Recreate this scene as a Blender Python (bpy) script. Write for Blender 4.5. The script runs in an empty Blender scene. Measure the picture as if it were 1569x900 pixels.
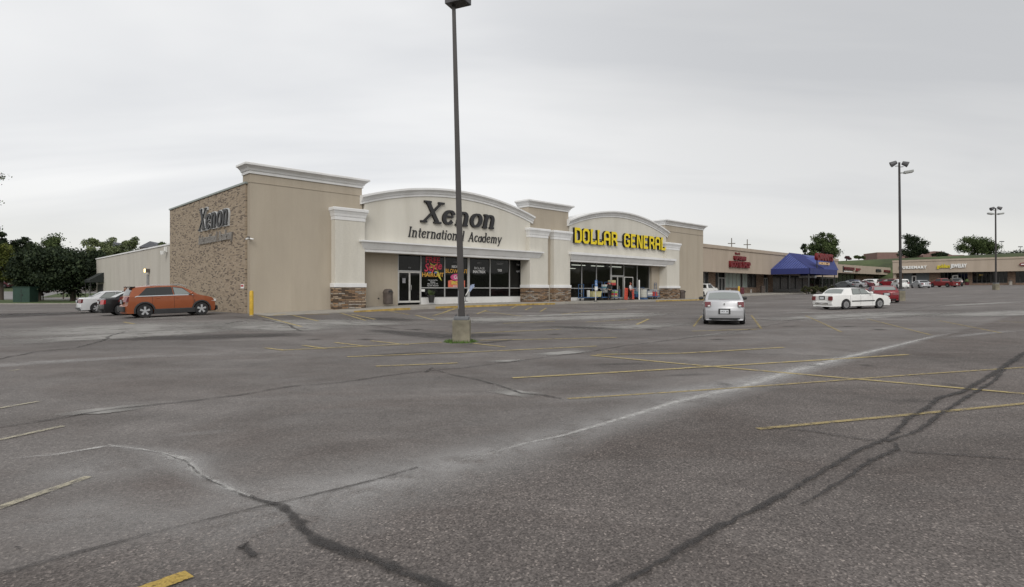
import bpy, bmesh, math, random
import numpy as np
from mathutils import Vector, Matrix
R = math.radians
rnd = random.Random(7)
scene = bpy.context.scene
# ---------------- camera ----------------
E = 1.7                       # eye height above the near asphalt
FPX = 892.0; CX = 784.5; HY = 444.0; PW = 1569.0
cam_d = bpy.data.cameras.new('camera'); cam = bpy.data.objects.new('camera', cam_d)
scene.collection.objects.link(cam); scene.camera = cam
cam.location = (0, 0, E); cam.rotation_euler = (R(90), 0, 0)
cam_d.sensor_width = 36; cam_d.lens = FPX / PW * 36
cam_d.shift_y = -6 / PW
cam_d.clip_start = 0.1; cam_d.clip_end = 6000
# ---------------- world ----------------
SUN_EL, SUN_AZ = 36, 183      # azimuth measured clockwise from +Y
world = bpy.data.worlds.new('World'); scene.world = world; world.use_nodes = True
nt = world.node_tree; nt.nodes.clear()
def wn(t, **k):
    n = nt.nodes.new(t)
    for a, b in k.items(): setattr(n, a, b)
    return n
L = nt.links.new
out = wn('ShaderNodeOutputWorld'); bg = wn('ShaderNodeBackground'); bg.inputs[1].default_value = 0.1
sky = wn('ShaderNodeTexSky'); sky.sky_type = 'NISHITA'; sky.sun_disc = False
sky.sun_elevation = R(SUN_EL); sky.sun_rotation = R(SUN_AZ); sky.dust_density = 3
tc = wn('ShaderNodeTexCoord'); sep = wn('ShaderNodeSeparateXYZ'); L(tc.outputs['Generated'], sep.inputs[0])
zz = wn('ShaderNodeMath', operation='MAXIMUM'); L(sep.outputs[2], zz.inputs[0]); zz.inputs[1].default_value = 0.0
za = wn('ShaderNodeMath', operation='ADD'); L(zz.outputs[0], za.inputs[0]); za.inputs[1].default_value = 0.22
dx = wn('ShaderNodeMath', operation='DIVIDE'); L(sep.outputs[0], dx.inputs[0]); L(za.outputs[0], dx.inputs[1])
dy = wn('ShaderNodeMath', operation='DIVIDE'); L(sep.outputs[1], dy.inputs[0]); L(za.outputs[0], dy.inputs[1])
cmb = wn('ShaderNodeCombineXYZ'); L(dx.outputs[0], cmb.inputs[0]); L(dy.outputs[0], cmb.inputs[1])
mp = wn('ShaderNodeMapping'); mp.inputs['Rotation'].default_value = (0, 0, R(-24)); mp.inputs['Scale'].default_value = (0.32, 1.1, 1)
L(cmb.outputs[0], mp.inputs[0])
n1 = wn('ShaderNodeTexNoise'); n1.inputs['Scale'].default_value = 1.15; n1.inputs['Detail'].default_value = 5; n1.inputs['Roughness'].default_value = .5
n1.inputs['Distortion'].default_value = .5
L(mp.outputs[0], n1.inputs['Vector'])
cr = wn('ShaderNodeValToRGB'); cr.color_ramp.elements[0].position = .36; cr.color_ramp.elements[1].position = .58
cr.color_ramp.elements[0].color = (.84, .85, .87, 1); cr.color_ramp.elements[1].color = (1.03, 1.03, 1.03, 1)
L(n1.outputs[0], cr.inputs[0])
# thicker, darker cloud bank towards the upper right (a direction in the sky)
dot = wn('ShaderNodeVectorMath', operation='DOT_PRODUCT'); L(tc.outputs['Generated'], dot.inputs[0]); dot.inputs[1].default_value = Vector((.62, .62, .5)).normalized()
mr = wn('ShaderNodeMapRange'); L(dot.outputs['Value'], mr.inputs[0])
mr.interpolation_type = 'SMOOTHSTEP'
mr.inputs[1].default_value = .62; mr.inputs[2].default_value = 1.02; mr.inputs[3].default_value = 1.0; mr.inputs[4].default_value = .75
# bright band near the horizon, warm
hz = wn('ShaderNodeMapRange'); L(sep.outputs[2], hz.inputs[0]); hz.interpolation_type = 'SMOOTHSTEP'
hz.inputs[1].default_value = 0.0; hz.inputs[2].default_value = .16; hz.inputs[3].default_value = 1.0; hz.inputs[4].default_value = 0
m1 = wn('ShaderNodeMixRGB', blend_type='MULTIPLY'); m1.inputs[0].default_value = 1; L(cr.outputs[0], m1.inputs[1]); L(mr.outputs[0], m1.inputs[2])
m2 = wn('ShaderNodeMixRGB', blend_type='MIX'); L(hz.outputs[0], m2.inputs[0]); L(m1.outputs[0], m2.inputs[1]); m2.inputs[2].default_value = (.90, .895, .85, 1)
sc8 = wn('ShaderNodeMixRGB', blend_type='MULTIPLY'); sc8.inputs[0].default_value = 1; L(m2.outputs[0], sc8.inputs[1]); sc8.inputs[2].default_value = (9.35, 9.35, 9.33, 1)
m3 = wn('ShaderNodeMixRGB', blend_type='MIX'); m3.inputs[0].default_value = .94; L(sky.outputs[0], m3.inputs[1]); L(sc8.outputs[0], m3.inputs[2])
L(m3.outputs[0], bg.inputs[0]); L(bg.outputs[0], out.inputs[0])
# ---------------- sun ----------------
sd = bpy.data.lights.new('sun', 'SUN'); sd.energy = 1.5; sd.angle = R(32); sd.color = (1, .97, .93)
sun = bpy.data.objects.new('sun', sd); scene.collection.objects.link(sun)
dirv = Vector((math.sin(R(SUN_AZ)) * math.cos(R(SUN_EL)), math.cos(R(SUN_AZ)) * math.cos(R(SUN_EL)), math.sin(R(SUN_EL))))
sun.rotation_euler = dirv.to_track_quat('Z', 'Y').to_euler(); sun.location = (0, 0, 60)
scene.view_settings.view_transform = 'Standard'; scene.view_settings.look = 'None'
scene.view_settings.gamma = 1; scene.view_settings.exposure = 0; scene.view_settings.use_curve_mapping = False
scene.cycles.max_bounces = 6
# ---------------- helpers ----------------
COL = scene.collection
def link(o): COL.objects.link(o); return o
def tag(o, label=None, cat=None, group=None, kind=None):
    if label: o['label'] = label
    if cat: o['category'] = cat
    if group: o['group'] = group
    if kind: o['kind'] = kind
    return o
MATS = {}
def mat(name, col, rough=.7, var=.12, scale=3.0, bump=0.0, bscale=60, metal=0, spec=.4, coat=0, stretch=(1, 1, 1), dirt=0, emit=None):
    if name in MATS: return MATS[name]
    m = bpy.data.materials.new(name); m.use_nodes = True; t = m.node_tree; b = t.nodes['Principled BSDF']
    b.inputs['Roughness'].default_value = rough; b.inputs['Metallic'].default_value = metal
    b.inputs['Specular IOR Level'].default_value = spec; b.inputs['Coat Weight'].default_value = coat
    b.inputs['Coat Roughness'].default_value = .05
    c = t.nodes.new('ShaderNodeTexCoord'); mpn = t.nodes.new('ShaderNodeMapping'); t.links.new(c.outputs['Object'], mpn.inputs[0])
    mpn.inputs['Scale'].default_value = stretch
    n = t.nodes.new('ShaderNodeTexNoise'); n.inputs['Scale'].default_value = scale; n.inputs['Detail'].default_value = 6
    n.inputs['Roughness'].default_value = .6
    t.links.new(mpn.outputs[0], n.inputs['Vector'])
    r = t.nodes.new('ShaderNodeValToRGB'); r.color_ramp.elements[0].position = .3; r.color_ramp.elements[1].position = .7
    lo = [max(0, v * (1 - var)) for v in col]; hi = [min(1, v * (1 + var)) for v in col]
    r.color_ramp.elements[0].color = (*lo, 1); r.color_ramp.elements[1].color = (*hi, 1)
    t.links.new(n.outputs[0], r.inputs[0]); t.links.new(r.outputs[0], b.inputs['Base Color'])
    if bump:
        n2 = t.nodes.new('ShaderNodeTexNoise'); n2.inputs['Scale'].default_value = bscale; n2.inputs['Detail'].default_value = 3
        t.links.new(c.outputs['Object'], n2.inputs['Vector'])
        bm_ = t.nodes.new('ShaderNodeBump'); bm_.inputs['Strength'].default_value = bump; bm_.inputs['Distance'].default_value = .02
        t.links.new(n2.outputs[0], bm_.inputs['Height']); t.links.new(bm_.outputs[0], b.inputs['Normal'])
    if emit:
        b.inputs['Emission Color'].default_value = (*emit[0], 1); b.inputs['Emission Strength'].default_value = emit[1]
    MATS[name] = m; return m
class MB:
    """collects faces, then links them as one mesh object"""
    def __init__(s): s.v = []; s.f = []; s.mi = []; s.uv = {}
    def add(s, vs, fs, m=0):
        o = len(s.v); s.v += [tuple(v) for v in vs]
        for f in fs: s.f.append([o + i for i in f]); s.mi.append(m)
        return s
    def box(s, x0, x1, y0, y1, z0, z1, m=0):
        return s.add([(x0, y0, z0), (x1, y0, z0), (x1, y1, z0), (x0, y1, z0), (x0, y0, z1), (x1, y0, z1), (x1, y1, z1), (x0, y1, z1)],
                     [(0, 3, 2, 1), (4, 5, 6, 7), (0, 1, 5, 4), (1, 2, 6, 5), (2, 3, 7, 6), (3, 0, 4, 7)], m)
    def tube(s, p0, p1, r0, r1=None, n=10, m=0, cap=True):
        r1 = r0 if r1 is None else r1
        a = Vector(p0); b = Vector(p1); d = (b - a).normalized(); q = d.to_track_quat('Z', 'Y')
        vs = []
        for p, r in ((a, r0), (b, r1)):
            for i in range(n):
                t = 2 * math.pi * i / n; vs.append(p + q @ Vector((r * math.cos(t), r * math.sin(t), 0)))
        fs = [(i, (i + 1) % n, n + (i + 1) % n, n + i) for i in range(n)]
        if cap: fs += [tuple(range(n - 1, -1, -1)), tuple(range(n, 2 * n))]
        return s.add(vs, fs, m)
    def lathe(s, prof, c=(0, 0, 0), n=16, m=0, axis='z'):
        vs = []
        for r, h in prof:
            for i in range(n):
                t = 2 * math.pi * i / n
                p = (r * math.cos(t), r * math.sin(t), h) if axis == 'z' else (r * math.cos(t), h, r * math.sin(t))
                vs.append((p[0] + c[0], p[1] + c[1], p[2] + c[2]))
        fs = []
        for k in range(len(prof) - 1):
            for i in range(n): fs.append((k * n + i, k * n + (i + 1) % n, (k + 1) * n + (i + 1) % n, (k + 1) * n + i))
        fs += [tuple(range(n - 1, -1, -1)), tuple(range((len(prof) - 1) * n, len(prof) * n))]
        return s.add(vs, fs, m)
    def prism(s, poly, y0, y1, m=0):
        """poly in (x,z), extruded from y0 to y1"""
        n = len(poly); vs = [(p[0], y0, p[1]) for p in poly] + [(p[0], y1, p[1]) for p in poly]
        fs = [tuple(range(n)), tuple(range(2 * n - 1, n - 1, -1))] + [(i, n + i, n + (i + 1) % n, (i + 1) % n) for i in range(n)]
        return s.add(vs, fs, m)
    def sweep(s, path, prof, m=0, caps=True):
        """prof list of (out,z) swept along path of (x,y) with mitred corners; out to the right of travel"""
        n = len(path); k = len(prof); vs = []
        for i, p in enumerate(path):
            d0 = (Vector(p) - Vector(path[i - 1])).normalized() if i else None
            d1 = (Vector(path[i + 1]) - Vector(p)).normalized() if i < n - 1 else None
            if d0 is None: d0 = d1
            if d1 is None: d1 = d0
            n0 = Vector((d0.y, -d0.x)); n1_ = Vector((d1.y, -d1.x)); mm = (n0 + n1_).normalized(); sc = 1 / max(.3, mm.dot(n0))
            for o, z in prof: vs.append((p[0] + mm.x * o * sc, p[1] + mm.y * o * sc, z))
        fs = []
        for i in range(n - 1):
            for j in range(k): fs.append((i * k + j, i * k + (j + 1) % k, (i + 1) * k + (j + 1) % k, (i + 1) * k + j))
        if caps: fs += [tuple(range(k - 1, -1, -1)), tuple(range((n - 1) * k, n * k))]
        return s.add(vs, fs, m)
    def build(s, name, mats, parent=None, off=None, smooth=False, bevel=0, fix=True):
        if off is None: off = parent.get('_off', (0, 0, 0)) if parent is not None else (0, 0, 0)
        me = bpy.data.meshes.new(name)
        me.from_pydata([(v[0] - off[0], v[1] - off[1], v[2] - off[2]) for v in s.v], [], s.f)
        mats = mats if isinstance(mats, (list, tuple)) else [mats]
        for m_ in mats: me.materials.append(m_)
        me.polygons.foreach_set('material_index', s.mi)
        if fix:
            b = bmesh.new(); b.from_mesh(me); bmesh.ops.recalc_face_normals(b, faces=b.faces); b.to_mesh(me); b.free()
        if smooth:
            me.polygons.foreach_set('use_smooth', [True] * len(me.polygons)); me.set_sharp_from_angle(angle=R(38))
        o = link(bpy.data.objects.new(name, me))
        if parent is not None: o.parent = parent
        if bevel:
            bv = o.modifiers.new('bevel', 'BEVEL'); bv.width = bevel; bv.segments = 2; bv.limit_method = 'ANGLE'; bv.angle_limit = R(40)
        return o
def empty(name, loc, rz=0, off=None, **k):
    o = link(bpy.data.objects.new(name, None)); o.location = loc; o.rotation_euler = (0, 0, rz); o.empty_display_size = .2
    if off is not None: o['_off'] = off
    tag(o, **k); return o
# ---------------- frames of reference ----------------
TH = math.atan((1700 - CX) / FPX)          # direction of the store fronts
OX, OY = -14.9, 33.1
class Frame:
    """local x along a wall, local y into it, z measured from eye level"""
    def __init__(s, ox, oy, rot): s.o = (ox, oy); s.rot = rot; s.c = math.cos(rot); s.s = math.sin(rot)
    def P(s, x, y, z=0): return Vector((s.o[0] + x * s.c - y * s.s, s.o[1] + x * s.s + y * s.c, E + z))
    def inv(s, X, Y): a = X - s.o[0]; b = Y - s.o[1]; return a * s.c + b * s.s, -a * s.s + b * s.c
    def x(s, px, y=0.0):
        k = (px - CX) / FPX; p = s.P(0, y)     # (p.x + t c) = k (p.y + t s)
        return (k * p.y - p.x) / (s.c - k * s.s)
    def z(s, px, py, y=0.0): return (HY - py) / FPX * s.P(s.x(px, y), y).y
    def root(s, name, x, y, z, **k): return empty(name, s.P(x, y, z), s.rot, off=(x, y, z), **k)
F = Frame(OX, OY, math.pi / 2 - TH)        # main store front: x = along, y = inwards
def side_frame(u, v): p = F.P(u, v); return Frame(p.x, p.y, F.rot - math.pi / 2)   # faces back along the front
FS = side_frame(0, 0)                      # brick side wall: x grows towards the corner (negative = far)
FM = side_frame(147.3, 1.5)                # far shopping row across the end
# ---------------- ground form ----------------
_cp = [(0, -12, -1.7), (-25, -10, -1.72), (25, -10, -1.6), (0, 2, -1.7), (-8, 6, -1.7), (8, 6, -1.69), (-20, 10, -1.72), (18, 10, -1.6), (0, 12, -1.71), (-1.6, 19, -1.72),
       (-18.9, 30.3, -1.50), (-17, 32.2, -1.37), (9, 24.8, -1.5), (21, 35.5, -1.29), (30, 49, -.97), (62, 75, -.06), (-23, 34.5, -1.5), (-28, 39, -1.53),
       (-40, 45, -1.55), (-52, 62, -1.52), (-75, 62, -1.55), (-60, 40, -1.6), (-50, 20, -1.7), (72, 128, .36), (70, 105, .18), (79, 108, .37), (95, 122, .85), (106, 118, .93), (84, 140, .85), (90, 150, .95),
       (45, 30, -1.1), (70, 40, -.5), (110, 80, .4), (50, 95, -.45), (30, 74, -.72), (120, 110, .95)]
for u_, w_, z_ in ((0, .8, -1.38), (5, 3, -1.36), (12, 3, -1.24), (20, 3, -1.2), (30, 3, -1.2), (40, 3, -1.17), (52, 3, -1.15), (62, 3, -.85), (78, 3, -.62), (10, 9, -1.45), (20, 10, -1.4), (35, 10, -1.33), (50, 11, -1.2),
                   (-1.5, -8, -1.45), (10, -10, -1.3), (40, -10, -1.1)):
    p_ = F.P(u_, -w_); _cp.append((p_.x, p_.y, z_))
_cp = np.array(_cp)
def _U(r2): return np.where(r2 > 1e-9, .5 * r2 * np.log(np.maximum(r2, 1e-9)), 0)
_n = len(_cp); _d2 = ((_cp[:, None, :2] - _cp[None, :, :2]) ** 2).sum(-1)
_A = np.zeros((_n + 3, _n + 3)); _A[:_n, :_n] = _U(_d2) + np.eye(_n) * 30.0
_A[:_n, _n] = 1; _A[:_n, _n + 1:] = _cp[:, :2]; _A[_n, :_n] = 1; _A[_n + 1:, :_n] = _cp[:, :2].T
_w = np.linalg.solve(_A, np.concatenate([_cp[:, 2], [0, 0, 0]]))
def _ss(t): t = np.clip(t, 0, 1); return t * t * (3 - 2 * t)
def G(x, y):
    """ground height relative to eye level"""
    x = np.asarray(x, float); y = np.asarray(y, float); sh = np.broadcast(x, y).shape
    X = np.broadcast_to(x, sh).ravel(); Y = np.broadcast_to(y, sh).ravel()
    xc = np.clip(X, -80, 125); yc = np.clip(Y, -12, 150)
    r2 = (xc[:, None] - _cp[None, :, 0]) ** 2 + (yc[:, None] - _cp[None, :, 1]) ** 2
    g = _U(r2) @ _w[:_n] + _w[_n] + _w[_n + 1] * xc + _w[_n + 2] * yc
    a = X - OX; b = Y - OY; u = a * F.c + b * F.s; v = -a * F.s + b * F.c
    h1 = _ss((v - 32) / 48) * _ss((u - 50) / 60) * 12.3
    h2 = _ss((u - 168) / 50) * (9.5 + .5 * np.sin(X / 23))
    g = g + np.maximum(h1, h2)
    g = g + _ss((Y - 72) / 125) * _ss((-X - 22) / 30) * 11
    g = g + _ss((np.hypot(X, Y) - 350) / 500) * -6
    return g.reshape(sh) if sh else float(g[0])
def g1(x, y): return float(G(x, y))
_ty = np.concatenate([np.linspace(2, 60, 500), np.linspace(60.3, 420, 900)])
def gp(px, py):
    """the point of the ground seen at a photo pixel"""
    xs = (px - CX) / FPX * _ty; zr = (HY - py) / FPX * _ty; d = zr - G(xs, _ty)
    i = int(np.argmax(d <= 0)) if (d <= 0).any() else len(_ty) - 1
    if i == 0: return Vector((xs[0], _ty[0]))
    t = d[i - 1] / (d[i - 1] - d[i]) if d[i - 1] != d[i] else 0
    y = _ty[i - 1] + (_ty[i] - _ty[i - 1]) * t
    return Vector(((px - CX) / FPX * y, y))
def at_depth(px, Y): return ((px - CX) / FPX * Y, Y)
def on_ground(x, y, lift=0): return Vector((x, y, E + g1(x, y) + lift))
def grid_sheet(name, xs, ys, mats, lift=0, **k):
    XX, YY = np.meshgrid(xs, ys); ZZ = G(XX, YY) + E + lift
    vs = np.stack([XX, YY, ZZ], -1).reshape(-1, 3); nx = len(xs); ny = len(ys)
    b = MB(); b.v = [tuple(v) for v in vs]
    b.f = [[j * nx + i, j * nx + i + 1, (j + 1) * nx + i + 1, (j + 1) * nx + i] for j in range(ny - 1) for i in range(nx - 1)]
    b.mi = [0] * len(b.f); o = b.build(name, mats, smooth=True, fix=False); tag(o, **k); return o
def quad_sheet(name, c4, mats, lift, n=24, m=24, skirt=0, **k):
    """a sheet lying on the ground between four plan corners"""
    c4 = [Vector(c[:2]) for c in c4]; pts = []
    for j in range(m + 1):
        for i in range(n + 1):
            a = c4[0].lerp(c4[1], i / n); b_ = c4[3].lerp(c4[2], i / n); pts.append(a.lerp(b_, j / m))
    xs = np.array([p.x for p in pts]); ys = np.array([p.y for p in pts]); zs = G(xs, ys) + E + lift
    b = MB(); b.v = [(xs[i], ys[i], zs[i]) for i in range(len(pts))]
    b.f = [[j * (n + 1) + i, j * (n + 1) + i + 1, (j + 1) * (n + 1) + i + 1, (j + 1) * (n + 1) + i] for j in range(m) for i in range(n)]; b.mi = [0] * len(b.f)
    if skirt:
        ring = [i for i in range(n + 1)] + [j * (n + 1) + n for j in range(1, m + 1)] + [m * (n + 1) + i for i in range(n - 1, -1, -1)] + [j * (n + 1) for j in range(m - 1, 0, -1)]
        o0 = len(b.v); b.v += [(xs[i], ys[i], zs[i] - skirt) for i in ring]
        for q in range(len(ring)): b.f.append([ring[q], ring[(q + 1) % len(ring)], o0 + (q + 1) % len(ring), o0 + q]); b.mi.append(len(mats) - 1 if isinstance(mats, list) else 0)
    o = b.build(name, mats, fix=True); tag(o, **k); return o
# ---------------- ground materials ----------------
def nodes_mat(name):
    m = bpy.data.materials.new(name); m.use_nodes = True; t = m.node_tree; b = t.nodes['Principled BSDF']; MATS[name] = m
    def N(ty, ins=None, **k):
        n = t.nodes.new(ty)
        for a, v in k.items(): setattr(n, a, v)
        for a, v in (ins or {}).items():
            if isinstance(v, bpy.types.NodeSocket): t.links.new(v, n.inputs[a])
            else: n.inputs[a].default_value = v
        return n
    return m, t, b, N
def ramp(N, fac, stops, interp='LINEAR'):
    r = N('ShaderNodeValToRGB', {0: fac}); cr_ = r.color_ramp; cr_.interpolation = interp
    while len(cr_.elements) < len(stops): cr_.elements.new(.5)
    for e, (p, c) in zip(cr_.elements, stops): e.position = p; e.color = (*c, 1) if len(c) == 3 else c
    return r.outputs[0]
def asphalt_mat(name, base, alpha_edge=False, grain=1.0):
    m, t, b, N = nodes_mat(name)
    tc = N('ShaderNodeTexCoord').outputs['Object']
    fine = N('ShaderNodeTexVoronoi', {'Vector': tc, 'Scale': 78}, feature='F1')
    fine2 = N('ShaderNodeTexNoise', {'Vector': tc, 'Scale': 38, 'Detail': 4, 'Roughness': .75}).outputs[0]
    mid = N('ShaderNodeTexNoise', {'Vector': tc, 'Scale': 1.3, 'Detail': 6, 'Roughness': .65}).outputs[0]
    mpn = N('ShaderNodeMapping', {'Vector': tc, 'Scale': (.10, .30, 1), 'Rotation': (0, 0, R(-12))}).outputs[0]
    big = N('ShaderNodeTexNoise', {'Vector': mpn, 'Scale': 1.0, 'Detail': 5, 'Roughness': .55, 'Distortion': .6}).outputs[0]
    big2 = N('ShaderNodeTexNoise', {'Vector': N('ShaderNodeMapping', {'Vector': tc, 'Scale': (.22, .34, 1), 'Location': (31, 7, 0), 'Rotation': (0, 0, R(30))}).outputs[0], 'Scale': 1.0, 'Detail': 8, 'Roughness': .62, 'Distortion': 1.2}).outputs[0]
    c = ramp(N, big, [(.30, [v * .80 for v in base]), (.5, base), (.70, [min(1, v * 1.26) for v in base])])
    mc = ramp(N, mid, [(.3, (.86, .86, .86)), (.7, (1.12, 1.12, 1.12))])
    c = N('ShaderNodeMixRGB', {0: 1.0, 1: c, 2: mc}, blend_type='MULTIPLY').outputs[0]
    hc = ramp(N, big2, [(.36, (.84, .80, .785)), (.47, (.97, .955, .95)), (.53, (1.03, 1.03, 1.035)), (.66, (1.24, 1.25, 1.26))])
    c = N('ShaderNodeMixRGB', {0: .85, 1: c, 2: hc}, blend_type='MULTIPLY').outputs[0]
    # two ages of paving meet along the long seam: coarse brownish stone on the near side, smoother greyer surface beyond
    a_ = gp(0, 883); c_ = gp(1461, 510); d_ = (c_ - a_).normalized(); nn_ = Vector((-d_.y, d_.x, 0))
    sd_ = N('ShaderNodeVectorMath', {0: tc, 1: nn_}, operation='DOT_PRODUCT').outputs['Value']
    sd_ = N('ShaderNodeMath', {0: sd_, 1: -(a_.x * nn_.x + a_.y * nn_.y)}, operation='ADD').outputs[0]
    sd_ = N('ShaderNodeMath', {0: sd_, 1: N('ShaderNodeMath', {0: mid, 1: .25}, operation='MULTIPLY').outputs[0]}, operation='ADD').outputs[0]
    far = N('ShaderNodeMapRange', {0: sd_, 1: .02, 2: .22, 3: 0, 4: 1}).outputs[0]
    c = N('ShaderNodeMixRGB', {0: 1.0, 1: c, 2: ramp(N, far, [(0, (.93, .905, .89)), (1, (1.10, 1.10, 1.095))])}, blend_type='MULTIPLY').outputs[0]
    gc = ramp(N, fine.outputs['Color'], [(.05, (.42, .41, .41)), (.45, (.85, .83, .82)), (.8, (1.25, 1.22, 1.2)), (.97, (2.6, 2.5, 2.4))])
    c = N('ShaderNodeMixRGB', {0: N('ShaderNodeMapRange', {0: far, 1: 0, 2: 1, 3: .95, 4: .5}).outputs[0], 1: c, 2: N('ShaderNodeMixRGB', {0: 1.0, 1: c, 2: gc}, blend_type='MULTIPLY').outputs[0]}).outputs[0]
    f2 = ramp(N, fine2, [(.35, (.62, .62, .62)), (.65, (1.35, 1.35, 1.35))])
    c = N('ShaderNodeMixRGB', {0: .7 * grain, 1: c, 2: N('ShaderNodeMixRGB', {0: 1.0, 1: c, 2: f2}, blend_type='MULTIPLY').outputs[0]}).outputs[0]
    t.links.new(c, b.inputs['Base Color']); b.inputs['Roughness'].default_value = .85; b.inputs['Specular IOR Level'].default_value = .25
    bp = N('ShaderNodeBump', {'Height': fine.outputs['Distance'], 'Strength': .5 * grain, 'Distance': .008}); t.links.new(bp.outputs[0], b.inputs['Normal'])
    return m, t, b, N, tc

asphalt_mat('asphalt', (.134, .124, .118))
def decal_mat(name, col, soft=.5, density=1.0, nscale=6, contrast=(.35, .6), var=.25, rough=.85, grain=False):
    """worn paint / tar / dust lying on the asphalt; transparent where it has worn away or feathers out"""
    m, t, b, N = nodes_mat(name)
    tc = N('ShaderNodeTexCoord'); uv = N('ShaderNodeSeparateXYZ', {0: N('ShaderNodeUVMap', uv_map='UVMap').outputs[0]})
    obj = tc.outputs['Object']
    nz = N('ShaderNodeTexNoise', {'Vector': obj, 'Scale': nscale, 'Detail': 7, 'Roughness': .7}).outputs[0]
    nz2 = N('ShaderNodeTexNoise', {'Vector': obj, 'Scale': 60, 'Detail': 3, 'Roughness': .7}).outputs[0]
    wob = N('ShaderNodeMath', {0: N('ShaderNodeMath', {0: nz, 1: -.5}, operation='ADD').outputs[0], 1: 1.1}, operation='MULTIPLY').outputs[0]
    v = N('ShaderNodeMath', {0: N('ShaderNodeMath', {0: uv.outputs[1]}, operation='ABSOLUTE').outputs[0], 1: wob}, operation='ADD').outputs[0]
    edge = N('ShaderNodeMapRange', {0: v, 1: 1.0, 2: max(0, 1 - soft), 3: 0, 4: 1}, interpolation_type='SMOOTHSTEP').outputs[0]
    u = uv.outputs[0]
    e0 = N('ShaderNodeMapRange', {0: u, 1: 0, 2: 1, 3: 0, 4: 1}).outputs[0]
    wear = N('ShaderNodeMapRange', {0: N('ShaderNodeMath', {0: nz, 1: N('ShaderNodeMath', {0: nz2, 1: .35}, operation='MULTIPLY').outputs[0]}, operation='ADD').outputs[0],
                                    1: contrast[0] + .17, 2: contrast[1] + .17, 3: 0, 4: 1}).outputs[0]
    a = N('ShaderNodeMath', {0: edge, 1: wear}, operation='MULTIPLY').outputs[0]
    a = N('ShaderNodeMath', {0: a, 1: N('ShaderNodeMath', {0: uv.outputs[2], 1: density}, operation='MULTIPLY').outputs[0]}, operation='MULTIPLY') if False else N('ShaderNodeMath', {0: a, 1: density}, operation='MULTIPLY')
    fade = N('ShaderNodeVertexColor', layer_name='fade').outputs[0]
    a = N('ShaderNodeMath', {0: a.outputs[0], 1: fade}, operation='MULTIPLY').outputs[0]
    cc = ramp(N, nz2, [(.3, [c * (1 - var) for c in col]), (.7, [min(1, c * (1 + var)) for c in col])])
    t.links.new(cc, b.inputs['Base Color']); b.inputs['Roughness'].default_value = rough; b.inputs['Specular IOR Level'].default_value = .25
    t.links.new(a, b.inputs['Alpha'])
    return m
decal_mat('line_paint', (.36, .285, .135), soft=.3, density=.85, nscale=7, contrast=(.32, .56))
decal_mat('line_paint_faded', (.40, .32, .15), soft=.2, density=.95, nscale=4, contrast=(.30, .54))
decal_mat('line_pale', (.42, .385, .29), soft=.25, density=.8, nscale=9, contrast=(.32, .58))
decal_mat('line_paint_fresh', (.40, .28, .075), soft=.12, density=.95, nscale=9, contrast=(.25, .45))
decal_mat('tar', (.046, .043, .042), soft=.6, density=.88, nscale=9, contrast=(.30, .56), var=.5)
decal_mat('tar_thin', (.060, .056, .054), soft=.6, density=.75, nscale=4, contrast=(.34, .58))
decal_mat('chalk_dust', (.44, .43, .42), soft=.98, density=.62, nscale=2.2, contrast=(.28, .68), var=.2)
decal_mat('chalk_core', (.56, .55, .53), soft=.9, density=.8, nscale=7, contrast=(.34, .64), var=.25)
decal_mat('pale_patch', (.27, .26, .245), soft=.6, density=.95, nscale=1.1, contrast=(.24, .50), var=.15)
decal_mat('dark_patch', (.075, .069, .066), soft=.9, density=.75, nscale=1.4, contrast=(.25, .5), var=.2)
mat('grass', (.060, .085, .026), .9, .35, 1.2, bump=.4, bscale=30)
mat('hill_grass', (.050, .068, .022), .95, .55, .10, bump=.3, bscale=3)
mat('concrete', (.31, .29, .255), .85, .18, 1.5, bump=.15)
mat('kerb_yellow', (.40, .275, .08), .75, .45, 2.5, bump=.1)
mat('road', (.20, .195, .19), .85, .12, .5)
mat('soil', (.11, .10, .06), .95, .4, .2)
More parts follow.
